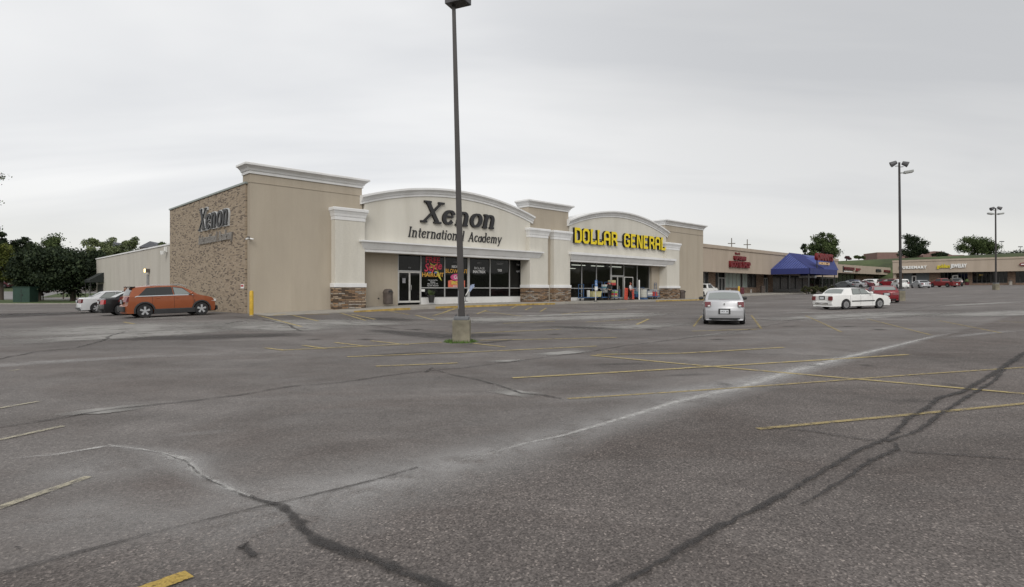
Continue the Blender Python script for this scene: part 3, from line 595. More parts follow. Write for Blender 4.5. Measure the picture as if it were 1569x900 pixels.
# arched gables
def gable(u0, u1, zend, zap, zled0, zled1, vf=-.12):
    c_ = (u0 + u1) / 2; hw = (u1 - u0) / 2; rise = zap - zend; rr = (hw * hw + rise * rise) / (2 * rise); a0 = math.asin(hw / rr); cz = zap - rr
    N_ = 40; arc = [(c_ + rr * math.sin(-a0 + 2 * a0 * i / N_), cz + rr * math.cos(-a0 + 2 * a0 * i / N_)) for i in range(N_ + 1)]
    low = [(x, z - .56) for x, z in arc]
    g_ = MB().prism([(u0 + .01, zled1 - .1)] + [(max(u0 + .01, min(u1 - .01, x)), z) for x, z in low] + [(u1 - .01, zled1 - .1)], vf, 1.2).build('gable', MATS['stucco_cream'], store)
    # moulding following the arch: profile (outwards, up)
    prof = [(0, 0), (.06, 0), (.07, .14), (.12, .17), (.18, .30), (.30, .42), (.36, .43), (.36, .56), (.0, .58)]
    b = MB(); k = len(prof); e = .28
    arc2 = [(c_ + (rr) * math.sin(-a0 * (1 + e / hw) + 2 * a0 * (1 + e / hw) * i / N_), cz + rr * math.cos(-a0 * (1 + e / hw) + 2 * a0 * (1 + e / hw) * i / N_)) for i in range(N_ + 1)]
    for (x, z) in arc2:
        for o_, h_ in prof: b.v.append((x, vf - o_, z - .58 + h_))
        b.v.append((x, 1.2, z)); b.v.append((x, 1.2, z - .58))
    kk = k + 2
    for i in range(N_):
        for j in range(kk): b.f.append([i * kk + j, i * kk + (j + 1) % kk, (i + 1) * kk + (j + 1) % kk, (i + 1) * kk + j]); b.mi.append(0)
    b.f.append(list(range(kk))); b.mi.append(0); b.f.append([N_ * kk + j for j in range(kk - 1, -1, -1)]); b.mi.append(0)
    b.build('arch_moulding', MATS['trim_white'], store)
    # ledge canopy over the shop window
    lp = [(0, zled0), (.34, zled0), (.36, zled0 + .16), (.40, zled0 + .18), (.62, zled0 + .60), (.72, zled0 + .62), (.72, zled1), (.0, zled1 + .05)]
    MB().sweep([(u0 + .1, vf + .3), (u0 + .1, vf), (u1 + .25, vf), (u1 + .25, vf + .3)], lp).build('ledge', MATS['trim_white'], store)
    MB().box(u0 + .12, u1 + .2, vf + .002, 1.0, zled0 + .01, zled1).build('soffit', MATS['stucco_cream'], store)
G1 = (ux(557), ux(811)); G2 = (ux(871.5), ux(1019))
gable(G1[0], G1[1], 6.22, 7.38, 2.46, 3.18); gable(G2[0], G2[1], 6.40, 7.74, 2.52, 3.36)
# shop fronts
GV = .7
def shopfront(u0, u1, muls, thick, rails, sill, glass, depth, door=None, doors=()):
    """frame lattice as one mesh, every light of glass a pane"""
    b = MB(); ztp = 2.62
    xs = [ux(p, GV) for p in muls]
    for i, x in enumerate(xs):
        w = .11 if muls[i] in thick else .035
        b.box(x - w, x + w, GV - .05, GV + .06, -.96, ztp)
    return b, xs
def glazing(parent, b, x0, x1, z0, z1, gm):
    b2 = MB(); b2.box(x0, x1, GV + .012, GV + .024, z0, z1); return b2.build('pane', gm, parent, off=(0, 0, BASE))
def store_front(name, mx, thick, railz, x_end, sillz, gm, doorspec, transz):
    b, xs = shopfront(0, 0, mx, thick, 0, 0, 0, 0)
    d0, d1 = doorspec          # indices between which the door sits
    for i in range(len(xs) - 1):
        if d0 <= i < d1:
            b.box(xs[i], xs[i + 1], GV - .045, GV + .05, transz, transz + .09)
        else:
            b.box(xs[i], xs[i + 1], GV - .045, GV + .05, railz - .035, railz + .035)
            b.box(xs[i], xs[i + 1], GV - .045, GV + .05, sillz - .03, sillz + .05)
    fr = b.build(name, MATS['frame_alu'], store)
    for i in range(len(xs) - 1):
        a, c_ = xs[i] + .02, xs[i + 1] - .02
        if d0 <= i < d1: glazing(fr, b, a, c_, transz + .08, 2.60, gm)
        else:
            glazing(fr, b, a, c_, sillz + .04, railz - .03, gm); glazing(fr, b, a, c_, railz + .03, 2.60, gm)
    return fr, xs
m1x = [609.5, 644.5, 681, 717.5, 750.5, 780.3, 806.5]
fr1, xs1 = store_front('shop_window', m1x, (717.5,), .13, 807, -.60, MATS['store_glass_dark'], (0, 1), 1.27)
m2x = [872.5, 891, 913.5, 935.8, 955.5, 976, 994.5]
fr2, xs2 = store_front('shop_window', m2x, (935.8,), .12, 994, -.76, MATS['store_glass'], (3, 4), 1.36)
MB().box(xs1[1], xs1[-1], GV - .08, GV + .2, BASE + .3, -.60).build('sill_wall', MATS['trim_face'], store)
MB().box(xs2[0], ux(891, GV) + .3, GV - .08, GV + .2, BASE + .3, -.76).build('sill_wall', MATS['trim_face'], store)
MB().box(xs2[1], xs2[3], GV - .02, GV + .2, BASE + .3, -.76).build('sill_wall', MATS['frame_dark'], store)
MB().box(xs2[4], xs2[-1], GV - .02, GV + .2, BASE + .3, -.76).build('sill_wall', MATS['frame_dark'], store)
def door_leaf(name, x0, x1, y, z0, z1, parent, sub, gm, handle_x, rot=None):
    w = .055
    b = MB(); b.box(x0, x0 + w, y - .03, y + .03, z0, z1).box(x1 - w, x1, y - .03, y + .03, z0, z1).box(x0 + w, x1 - w, y - .03, y + .03, z0, z0 + .14).box(x0 + w, x1 - w, y - .03, y + .03, z1 - w * 1.3, z1)
    d = b.build(name, MATS['frame_pale'], parent)
    off = tuple(parent.get('_off')) 
    MB().box(x0 + w - .01, x1 - w + .01, y - .006, y + .006, z0 + .13, z1 - w).build('pane', gm, d, off=off)
    MB().tube((handle_x, y - .09, (z0 + z1) / 2 - .2), (handle_x, y - .09, (z0 + z1) / 2 + .16), .018).box(handle_x - .01, handle_x + .01, y - .09, y - .03, (z0 + z1) / 2 - .02, (z0 + z1) / 2).build('handle', MATS['frame_alu'], d, off=off)
    return d
dm = (xs1[0] + xs1[1]) / 2
door_leaf('door', xs1[0] + .04, dm - .01, GV, -.93, 1.26, store, 0, MATS['store_glass_dark'], dm - .10)
door_leaf('door', dm + .01, xs1[1] - .04, GV, -.93, 1.26, store, 0, MATS['store_glass_dark'], dm + .10)
xd = ux(945.8, GV); door_leaf('door', ux(946.3, GV), xs2[4] - .12, GV, -.93, 1.34, store, 0, MATS['store_glass_dark'], ux(947.5, GV))
door_leaf('door', xs2[3] + .12, xd, GV, -.93, 1.34, store, 0, MATS['store_glass_dark'], xd - .14)
door_leaf('door', ux(956.6, -.3), ux(969.8, -.3), -.3, -.93, 1.28, store, 0, MATS['store_glass'], ux(968.5, -.3) - .1)
# recessed wall panels beside the glazing
MB().box(P1[1] - .3, xs1[0] - .03, GV - .06, GV + .3, BASE + .2, 2.6).build('shop_wall', MATS['stucco_tan'], store)
MB().box(xs1[-1] + .03, P2[0] + .3, GV - .06, GV + .3, BASE + .2, 2.6).build('shop_wall', MATS['stucco_tan'], store)
MB().box(xs2[-1] + .03, P4[0] + .3, GV - .3, GV + .3, BASE + .2, 2.6).build('shop_wall', MATS['stucco_tan'], store)
MB().box(P2[1] - .1, P3[0] + .1, -.06, .02, BASE + .2, 4.6).build('shop_wall', MATS['stucco_tan'], store)
# interiors
def room(u0, u1, d, mats_, shelves, lights, name='shop_interior'):
    b = MB(); z0, z1 = -.97, 2.75
    b.box(u0, u1, GV + .3, d, z0 - .2, z0); b.box(u0, u1, GV + .3, d, z1, z1 + .1, 0)
    b.box(u0, u1, d, d + .1, z0, z1); b.box(u0 - .1, u0, GV + .2, d, z0, z1); b.box(u1, u1 + .1, GV + .2, d, z0, z1)
    r_ = b.build(name, [MATS[mats_]], store)
    for k in range(shelves):
        x = u0 + (k + .6) * (u1 - u0) / shelves
        bb = MB(); bb.box(x - .4, x + .4, GV + 2.6, d - 1.2, z0, z0 + rnd.uniform(1.3, 1.7))
        for q in range(3): bb.box(x - .5, x + .5, GV + 2.5, d - 1.1, z0 + .25 + q * .5, z0 + .29 + q * .5)
        bb.build('shelf', MATS['shelf'], r_, off=(0, 0, BASE))
    for k in range(lights * 3):
        x = u0 + (k % lights + .5) * (u1 - u0) / lights; yq = GV + 5.5 + 7 * (k // lights)
        MB().box(x - 1.1, x + 1.1, yq, yq + .16, z1 - .12, z1 - .06).build('ceiling_lamp', MATS['lamp_strip'], r_, off=(0, 0, BASE))
    return r_
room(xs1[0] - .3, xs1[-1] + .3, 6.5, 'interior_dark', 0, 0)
room(xs2[0] - .3, xs2[-1] + 3.3, 28, 'interior', 6, 5)
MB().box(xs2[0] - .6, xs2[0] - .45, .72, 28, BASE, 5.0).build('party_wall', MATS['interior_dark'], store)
MB().box(24, 53, 28.2, 28.4, BASE, 5.3).build('rear_wall', MATS['panel_grey'], store)
MB().box(xs1[0] + 6, xs1[0] + 9, 4, 4.6, -.97, .1).build('counter', MATS['shelf'], store); MB().box(xs1[0] + 11, xs1[0] + 14, 4.4, 5, -.97, .25).build('counter', MATS['shelf'], store)
# items on the walls of the building
yy = -wl_end
def on_side(name, x, z, **k):  # thing on the brick side wall: x from the corner (negative = away)
    return FS.root(name, x, -.10, z, **k)
# ---------------- lettering ----------------
def arc(cx, cy, rx, ry, a0, a1, n=14): return [(cx + rx * math.cos(R(a0 + (a1 - a0) * i / n)), cy + ry * math.sin(R(a0 + (a1 - a0) * i / n))) for i in range(n + 1)]
def serif(x, y, w=.13): return ([(x - w, y), (x + w, y)], False, 's')
# stroke glyphs: (advance, [(points, closed, kind)]), cap height 1
SER = {
 'X': (.98, [([(.17, .97), (.80, .03)], False, 'T'), ([(.80, .97), (.17, .03)], False, 't'), serif(.17, .965, .16), serif(.80, .965, .14), serif(.17, .035, .14), serif(.80, .035, .17)]),
 'e': (.62, [(arc(.31, .34, .22, .30, -35, -335, 20), False, 'T'), ([(.12, .38), (.50, .38)], False, 's')]),
 'n': (.74, [([(.18, .66), (.18, .03)], False, 'T'), (arc(.36, .44, .18, .20, 170, 0, 10) + [(.54, .03)], False, 'T'), serif(.11, .655, .09), serif(.18, .03, .12), serif(.55, .03, .12)]),
 'o': (.66, [(arc(.33, .335, .23, .30, 0, 360, 24)[:-1], True, 'T')]),
 'I': (.42, [([(.2, .97), (.2, .03)], False, 'T'), serif(.2, .965), serif(.2, .035)]),
 'A': (.84, [([(.40, .97), (.12, .03)], False, 't'), ([(.38, .97), (.68, .03)], False, 'T'), ([(.22, .34), (.58, .34)], False, 's'), serif(.12, .035, .11), serif(.68, .035, .12)]),
 't': (.44, [([(.2, .90), (.2, .16), (.26, .05), (.38, .06)], False, 'T'), ([(.06, .64), (.38, .64)], False, 's')]),
 'r': (.50, [([(.16, .66), (.16, .03)], False, 'T'), (arc(.34, .44, .18, .20, 170, 60, 7), False, 'T'), serif(.10, .655, .08), serif(.17, .03, .11)]),
 'a': (.60, [(arc(.28, .30, .20, .27, 30, 330, 18), False, 'T'), ([(.47, .64), (.47, .10), (.56, .04)], False, 'T')]),
 'i': (.34, [([(.16, .66), (.16, .03)], False, 'T'), ([(.16, .92), (.16, .80)], False, 'T'), serif(.11, .655, .07), serif(.16, .03, .10)]),
 'l': (.34, [([(.16, 1.02), (.16, .03)], False, 'T'), serif(.11, 1.01, .07), serif(.16, .03, .10)]),
 'c': (.54, [(arc(.30, .34, .21, .30, 45, 320, 16), False, 'T')]),
 'd': (.64, [(arc(.28, .32, .20, .29, 30, 330, 18), False, 'T'), ([(.48, 1.02), (.48, .10), (.56, .04)], False, 'T'), serif(.42, 1.01, .07)]),
 'm': (1.04, [([(.16, .66), (.16, .03)], False, 'T'), (arc(.33, .44, .17, .20, 170, 0, 8) + [(.50, .03)], False, 'T'), (arc(.67, .44, .17, .20, 170, 0, 8) + [(.84, .03)], False, 'T'), serif(.16, .03, .09), serif(.50, .03, .08), serif(.85, .03, .1)]),
 'y': (.60, [([(.10, .66), (.32, .05)], False, 'T'), ([(.54, .66), (.26, -.22), (.12, -.26)], False, 't'), serif(.10, .655, .08), serif(.54, .655, .08)]),
}
c_ = .13
BLK = {
 'D': (.78, [([(.10, .0), (.10, 1.0), (.52, 1.0), (.68, .84), (.68, .16), (.52, 0)], True, 'b')]),
 'O': (.78, [([(.10, .16), (.10, .84), (.24, 1.0), (.54, 1.0), (.68, .84), (.68, .16), (.54, 0), (.24, 0)], True, 'b')]),
 'L': (.70, [([(.14, 1.0), (.14, 0), (.68, 0)], False, 'b'), ([(.02, 1.0), (.30, 1.0)], False, 'b'), ([(.64, .0), (.64, .22)], False, 'b')]),
 'A': (.80, [([(.10, -.08), (.10, .84), (.26, 1.0), (.54, 1.0), (.70, .84), (.70, -.08)], False, 'b'), ([(.1, .42), (.70, .42)], False, 'b')]),
 'R': (.80, [([(.14, -.08), (.14, 1.0), (.56, 1.0), (.68, .88), (.68, .60), (.56, .48), (.14, .48)], False, 'b'), ([(.48, .48), (.70, .20), (.70, -.08)], False, 'b')]),
 'G': (.80, [([(.68, .72), (.68, .86), (.54, 1.0), (.24, 1.0), (.10, .84), (.10, .16), (.24, 0), (.54, 0), (.68, .14), (.68, .44), (.42, .44)], False, 'b')]),
 'E': (.72, [([(.66, 1.0), (.12, 1.0), (.12, 0), (.66, 0)], False, 'b'), ([(.12, .5), (.54, .5)], False, 'b')]),
 'N': (.84, [([(.12, -.08), (.12, 1.0), (.24, 1.0), (.60, .0), (.72, 0), (.72, 1.08)], False, 'b')]),
}
def stroke(b, pts, closed, wfun, y0, y1, T):
    n = len(pts); P_ = [Vector(T(*p)) for p in pts]; Lf = []; Rt = []
    for i in range(n):
        a = P_[i - 1] if (i or closed) else None; c__ = P_[(i + 1) % n] if (i < n - 1 or closed) else None
        d0 = (P_[i] - a).normalized() if a is not None else None; d1 = (c__ - P_[i]).normalized() if c__ is not None else None
        if d0 is None: d0 = d1
        if d1 is None: d1 = d0
        dd = (d0 + d1); dd = dd.normalized() if dd.length > 1e-6 else d0
        nn = Vector((-dd.y, dd.x)); n0 = Vector((-d0.y, d0.x)); sc_ = 1 / max(.5, nn.dot(n0)); w = wfun(dd) * .5 * sc_
        Lf.append(P_[i] + nn * w); Rt.append(P_[i] - nn * w)
    vs = []
    for p in Lf: vs.append((p.x, y0, p.y)); vs.append((p.x, y1, p.y))
    o = len(vs)
    for p in Rt: vs.append((p.x, y0, p.y)); vs.append((p.x, y1, p.y))
    ff = []; fs = []
    m_ = n if closed else n - 1
    for i in range(m_):
        j = (i + 1) % n
        ff.append((2 * i, 2 * j, o + 2 * j, o + 2 * i)); fs += [(2 * i, 2 * i + 1, 2 * j + 1, 2 * j), (o + 2 * i, o + 2 * j, o + 2 * j + 1, o + 2 * i + 1), (2 * i + 1, o + 2 * i + 1, o + 2 * j + 1, 2 * j + 1)]
    if not closed: fs += [(0, o, o + 1, 1), (2 * n - 2, 2 * n - 1, o + 2 * n - 1, o + 2 * n - 2)]
    k = len(b.v); b.add(vs, ff, 0)
    for f in fs: b.f.append([k + i for i in f]); b.mi.append(1)
def lettering(root, text, font, x0, z0, h, wx, depth, mats, thick, thin, shear=0, gap=0, y0=-.002, sp=.35, frac=None):
    """one mesh per letter; h cap height, wx width scale; front at y=y0-depth"""
    tot = sum(sp if ch == ' ' else font[ch][0] + gap for ch in text); x = 0
    for ch in text:
        if ch == ' ': x += sp; continue
        adv, gl = font[ch]; b = MB()
        for q, (pts, cl, kd) in enumerate(gl):
            T = lambda a, c__: (x0 + (x + a + c__ * shear) * h * wx, z0 + c__ * h)
            def wf(d, kd=kd):
                if kd == 'b': return thick * h
                if kd == 's': return thin * h
                v_ = abs(d.y) * (thick if kd == 'T' else thin * 1.15) + (1 - abs(d.y)) * thin
                return v_ * h
            stroke(b, pts, cl, wf, y0 - depth - .003 * q, y0, T)
        b.build('letter', mats, root, off=(0, 0, 0)); x += adv + gap
    return x * h * wx
def text_mesh(body, size, depth=.01, shear=0, bold=0, name='letters', space=1.0, align='CENTER', wx=1.0):
    cu = bpy.data.curves.new('t', 'FONT'); cu.body = body; cu.size = size; cu.extrude = depth / 2; cu.shear = shear; cu.offset = bold; cu.space_character = space
    cu.align_x = align; cu.align_y = 'CENTER'; cu.resolution_u = 2
    o = bpy.data.objects.new('t', cu); COL.objects.link(o); bpy.context.view_layer.update()
    me = bpy.data.meshes.new_from_object(o.evaluated_get(bpy.context.evaluated_depsgraph_get())); bpy.data.objects.remove(o); bpy.data.curves.remove(cu)
    me.transform(Matrix.Rotation(R(90), 4, 'X')); me.transform(Matrix.Diagonal((wx, 1, 1, 1))); me.materials.clear(); me.name = name
    return me
def text(root, body, x, y, z, size, m_, depth=.01, name='lettering', tilt=0, **k):
    me = text_mesh(body, size, depth, **k)
    me.materials.append(MATS[m_]); o = link(bpy.data.objects.new(name, me)); o.parent = root; o.location = (x, y, z); o.rotation_euler = (0, tilt, 0); return o
mat('sign_black', (.025, .025, .027), .5, .1, 4); mat('sign_return', (.015, .013, .012), .6, .1, 4); mat('sign_yellow', (.78, .60, .01), .4, .05, 2); mat('sign_silver', (.50, .515, .52), .4, .1, 3)
mat('sign_red', (.42, .015, .02), .45, .15, 5); mat('sign_red_dark', (.10, .01, .012), .5, .1, 3); mat('sign_white', (.75, .75, .73), .5, .05, 3); mat('sign_cream', (.62, .42, .22), .5, .1, 3)
mat('sign_gold', (.55, .45, .03), .5, .1, 3); mat('vinyl_white', (.62, .62, .62), .6, .1, 3); mat('vinyl_grey', (.22, .22, .23), .6, .2, 3)
for nm, cc in (('neon_pink', (.62, .06, .11)), ('neon_red', (.56, .045, .07)), ('neon_orange', (.66, .36, .06)), ('neon_yellow', (.56, .55, .08)), ('vinyl_blue', (.16, .22, .42)), ('magenta', (.55, .08, .22)), ('neon_salmon', (.62, .15, .09))):
    mat(nm, cc, .6, .25, 5)
# big store name
u0 = ux(641, -.12); u1 = ux(764, -.12); s_root = F.root('wall_sign', (u0 + u1) / 2, -.125, 4.0, label='large black italic letters high on the wide arched gable', cat='sign')
wtot = u1 - u0
adv = sum(SER[c][0] for c in 'Xenon') + .22
hX = 1.54
lettering(s_root, 'Xenon', SER, -wtot / 2 + .05, 4.78 - 4.0, hX, (wtot - .15) / (adv * hX), .16, [MATS['sign_black'], MATS['sign_return']], .215, .085, shear=.20)
u0 = ux(624, -.12); u1 = ux(769, -.12)
s_root = F.root('wall_sign', (u0 + u1) / 2, -.125, 3.5, label='row of thin black serif letters under the large black name on the arch', cat='sign')
tx = 'International Academy'; adv = sum(.55 if c == ' ' else SER[c][0] for c in tx) + .2; wtot = u1 - u0; hI = .74
lettering(s_root, tx, SER, -wtot / 2, 3.66 - 3.5, hI, wtot / (adv * hI), .05, [MATS['sign_black'], MATS['sign_return']], .125, .06, shear=.2, sp=.55)
# side name on the brick
x0 = FS.x(302, -.3); x1 = FS.x(350.5, -.3); s_root = on_side('wall_sign', (x0 + x1) / 2, 3.3, label='thick silver-edged black letters hung high on the brick side wall', cat='sign')
adv = sum(SER[c][0] for c in 'Xenon') + .22; wt = x1 - x0
lettering(s_root, 'Xenon', SER, -wt / 2, .62, 1.42, wt / (adv * 1.42), .10, [MATS['sign_silver'], MATS['sign_silver']], .27, .14, shear=.2)
lettering(s_root, 'Xenon', SER, -wt / 2, .62, 1.42, wt / (adv * 1.42), .05, [MATS['sign_black'], MATS['sign_return']], .20, .065, shear=.2, y0=-.118)
x0 = FS.x(306, -.1); x1 = FS.x(358.5, -.1); s_root = on_side('wall_sign', (x0 + x1) / 2, 2.9, label='thin grey lettering below the silver-edged name on the brick wall', cat='sign')
adv = sum(.55 if c == ' ' else SER[c][0] for c in tx) + .2; wt = x1 - x0
mat('sign_grey', (.26, .245, .225), .6, .1, 3)
lettering(s_root, tx, SER, -wt / 2, .12, .62, wt / (adv * .62), .10, [MATS['sign_grey'], MATS['sign_grey']], .11, .05, shear=.2, sp=.55)
# yellow block sign
u0 = ux(881, -.4); u1 = ux(1021, -.4)
s_root = F.root('wall_sign', (u0 + u1) / 2, -.125, 4.0, label='row of bright yellow block letters across the smaller arched gable', cat='sign')
tx = 'DOLLAR GENERAL'; g_ = .10; adv = sum(.75 if c == ' ' else BLK[c][0] + g_ for c in tx); wt = u1 - u0; hD = 1.14
lettering(s_root, tx, BLK, -wt / 2, 4.27 - 4.0 + .1, hD, wt / (adv * hD), .26, [MATS['sign_yellow'], MATS['sign_return']], .215, .2, gap=g_, sp=.75)
mw = MB(); mw.box(-wt / 2 + 1, wt / 2 - .6, -.04, -.001, .72, .80); mw.build('raceway', MATS['sign_return'], s_root, off=(0, 0, 0))
# door closing the row: painted window writing on the left shop
def win_root(label, u, z, cat='window sign'): return F.root('window_sign', u, GV + .008, z, label=label, cat=cat)
def upane(i): return (xs1[i] + xs1[i + 1]) / 2
wr = win_root('pink and yellow painted free haircut offer on shop glass beside doors', upane(1), 1.3)
def blob(root, pts, m_, y=-.004, name='splash'):
    b = MB(); b.prism(pts, y - .003, y); return b.build(name, MATS[m_], root, off=(0, 0, 0))
W1 = xs1[2] - xs1[1]
text(wr, 'FREE', 0, -.010, .86, .60, 'neon_red', bold=.012, wx=.95 * W1 / 1.9)
blob(wr, [(-.5, .62), (-.18, .42), (-.26, .66), (.12, .5), (.42, .66), (.2, .36), (.5, .1), (-.05, .30), (-.4, .28), (-.22, .44)], 'neon_yellow', -.018)
text(wr, 'Style', -.02, -.026, .36, .80, 'neon_pink', bold=.018, shear=.3, wx=.92 * W1 / 1.9, tilt=R(-8))
text(wr, 'HAIRCUT', 0, -.030, -.22, .44, 'neon_orange', bold=.008, wx=.92 * W1 / 1.9)
blob(wr, [(.12, .08), (.50, .04), (.62, -.22), (.82, -.66), (.30, -.20), (.44, -.14)], 'neon_yellow', -.022)
blob(wr, [(-.44, .0), (-.16, .02), (-.18, -.1), (-.42, -.1)], 'vinyl_blue', -.038); blob(wr, [(.1, .0), (.36, .02), (.36, -.1), (.12, -.1)], 'vinyl_blue', -.040)
for q, (t_, s_) in enumerate((('mon tue wed thu', .12), ('Hours', .17), ('Mon 9-5  Sat 9-5', .14), ('Tue 9-9  Wed 9-9', .14), ('Walk ins', .13))):
    text(wr, t_, 0, -.008, -.60 - q * .14, s_, 'vinyl_white')
wr = win_root('orange, yellow and pink painted offers on shop glass behind the lamp pole', upane(2), 1.3)
W2 = xs1[3] - xs1[2]
text(wr, 'COLOR', 0, -.008, .78, .18, 'vinyl_grey'); text(wr, 'REDKEN', 0, -.008, .44, .25, 'vinyl_white', bold=.01)
text(wr, 'BLOW OUT', 0, -.02, .10, .42, 'neon_orange', bold=.008, wx=.80 * W2 / 1.9)
b = MB(); b.prism([(.02 + .62 * math.cos(t * .3927), -.36 + .27 * math.sin(t * .3927)) for t in range(16)], -.016, -.012); b.build('painted_oval', MATS['magenta'], wr, off=(0, 0, 0))
text(wr, 'Cut', 0, -.022, -.36, .38, 'vinyl_white', bold=.01)
blob(wr, [(-.82, -.64), (-.5, -.55), (-.2, -.68), (.1, -.58), (.45, -.68), (.82, -.58), (.82, -1.12), (-.82, -1.12)], 'neon_salmon', -.008)
text(wr, 'SPECIAL', 0, -.022, -.80, .32, 'neon_yellow', bold=.01, wx=.9); text(wr, 'pedicure', 0, -.028, -1.02, .20, 'vinyl_white', bold=.0)
for i, (t1, t2, lab) in enumerate((('O\u00b7P\u00b7I', None, 'white two-line product lettering on shop glass right of the lamp pole'), ('REDKEN', 'TIGI', 'faint short white lettering on middle pane of the dark shop window'), ('Paul', 'opti', 'faint grey lettering on last dark pane beside the stone pillar'))):
    wr = win_root(lab, upane(3 + i), 1.3)
    text(wr, t1, 0, -.008, .80, .2, 'vinyl_grey', bold=.008)
    if t2: text(wr, t2, 0, -.008, .26, .26, 'vinyl_white' if i == 1 else 'vinyl_grey', bold=.01)
    else:
        text(wr, 'BIOLAGE', .02, -.008, .38, .27, 'vinyl_white', wx=1.0); text(wr, 'MATRIX', 0, -.008, .10, .30, 'vinyl_white', bold=.008, wx=1.2)
wr = win_root('small white notice on the glass of the left shop door', (xs1[0] + dm) / 2, .6)
MB().box(-.13, .13, -.05, -.045, -.14, .2).build('notice', MATS['vinyl_grey'], wr, off=(0, 0, 0))
wr = win_root('white street number above the left shop doors', dm, 1.5)
text(wr, '850', 0, -.02, .06, .16, 'vinyl_grey')
wr = win_root('small white notice low beside the planter', xs1[1] + .18, -.05)
MB().box(-.15, .15, -.07, -.05, -.1, .08).build('notice', MATS['white_paint'], wr, off=(0, 0, 0))
# ---------------- small things on and round the store ----------------
# rear wing: lit wall lamp, conduit, awning, pipe, camera
wz = lambda px, py, y=.35: FS.z(px, py, y)
fl_x = FS.x(228.5, .33)
r_ = FS.root('wall_lamp', fl_x, .33, wz(228.5, 415), label='small lit flood lamp glowing orange on the pale rear wall', cat='lamp')
mat('lamp_glow', (.9, .6, .2), .4, .05, 2, emit=((1.0, .62, .22), 5))
MB().box(-.22, .22, -.30, 0, -.16, .16).build('housing', MATS['brown_metal'], r_, off=(0, 0, 0), bevel=.02)
MB().box(-.26, .10, -.335, -.30, -.14, .14).build('lens', MATS['lamp_glow'], r_, off=(0, 0, 0))
r_ = FS.root('conduit_box', FS.x(227.5, .33), .33, -.9, label='grey vertical conduit box below the lit wall lamp', cat='conduit')
MB().box(-.18, .18, -.12, 0, 0, .9 + wz(227, 421)).box(-.22, .22, -.16, 0, -.3, 0).build('box', MATS['roof_grey'], r_, off=(0, 0, 0))
r_ = FS.root('security_light', FS.x(256, .33), .33, wz(256, 384), label='small white security light near the top of the rear wall by the brick', cat='lamp')
MB().box(-.1, .1, -.2, 0, -.15, .3).lathe([(.16, -.45), (.2, -.15)], (0, -.3, 0.1), 10).build('fitting', MATS['white_paint'], r_, off=(0, 0, 0))
x0 = FS.x(159, .33); r_ = FS.root('awning', x0, .33, 0, label='black fabric awning over the side entrance of the rear wing', cat='awning')
za = wz(159, 418); ze = za - .8
MB().prism([(0, 0), (0, 0)], 0, 0) if False else None
b = MB(); b.add([(0, 0, za), (-3.6, 0, za), (0, -1.25, ze), (-3.6, -1.25, ze), (0, -1.25, ze - .3), (-3.6, -1.25, ze - .3), (0, 0, ze - .3), (-3.6, 0, ze - .3)],
               [(0, 1, 3, 2), (2, 3, 5, 4), (0, 2, 4, 6), (1, 7, 5, 3), (4, 5, 7, 6), (0, 6, 7, 1)])
mat('awning_black', (.018, .022, .020), .8, .2, 4)
b.build('canopy', MATS['awning_black'], r_, off=(0, 0, 0))
MB().tube((-.1, -1.18, ze - .3), (-.1, -1.18, -1.6), .03).tube((-3.5, -1.18, ze - .3), (-3.5, -1.18, -1.6), .03).build('posts', MATS['black_metal'], r_, off=(0, 0, 0))
MB().box(-3.6, -.4, -.03, .05, -1.5, ze - .5).build('door_recess', MATS['frame_dark'], r_, off=(0, 0, 0))
MB().box(FS.x(156, .3), FS.x(153, .3), .30, .36, -1.5, .6).build('side_door', MATS['brown_metal'], store, off=(0, 0, BASE)) if False else None
r_ = FS.root('drain_pipe', FS.x(140, .2), .2, -1.5, label='white bent pipe standing at the far corner of the rear wing', cat='pipe')
zt = FS.z(140, 408, .2) + 1.5
MB().tube((-.0, -.2, 0), (0, -.2, zt), .07).tube((0, -.2, zt), (.8, -.2, zt), .07).build('pipe', MATS['white_paint'], r_, off=(0, 0, 0))
r_ = FS.root('metal_railing', FS.x(146, -2.2), -2.2, -1.55, label='thin metal handrail by the side entrance under the black awning', cat='railing')
b = MB()
for k in range(9): b.tube((k * .8, 0, 0), (k * .8, 0, 1.0), .025, n=6)
b.tube((0, 0, 1.0), (6.4, 0, 1.0), .03, n=6).build('rail', MATS['brown_metal'], r_, off=(0, 0, 0))
# cameras on the brick corner
r_ = F.root('security_camera', -.12, -.05, F.z(382, 366, -.1), label='pair of small white security cameras on the brick corner', cat='camera')
MB().box(-.06, .06, -.12, .0, -.05, .12).build('bracket', MATS['brown_metal'], r_, off=(0, 0, 0))
for sx in (-1, 1):
    MB().tube((sx * .05, -.14, .0), (sx * .20, -.26, -.04), .045).build('camera', MATS['white_paint'], r_, off=(0, 0, 0))
r_ = on_side('wall_notice', FS.x(371, -.12), FS.z(371, 439, -.12), label='small red and white notice low on the brick side wall', cat='notice')
MB().box(-.24, .24, -.02, 0, -.12, .12).build('plate', MATS['sign_white'], r_, off=(0, 0, 0))
MB().box(-.2, .2, -.026, -.021, -.02, .08).build('red_band', MATS['sign_red'], r_, off=(0, 0, 0))
# yellow bollard at the corner
pp = gp(385.3, 484.5); r_ = empty('bollard', on_ground(pp.x, pp.y), label='yellow steel bollard at the corner of the brick wall', cat='bollard')
mat('bollard_yellow', (.52, .33, .03), .5, .2, 4)
MB().lathe([(.105, -.05), (.105, 1.28), (.08, 1.34), (.03, 1.36)], n=16).build('post', MATS['bollard_yellow'], r_, off=(0, 0, 0), smooth=True)
MB().lathe([(.112, .02), (.112, .06)], n=16).build('base_ring', MATS['concrete'], r_, off=(0, 0, 0))
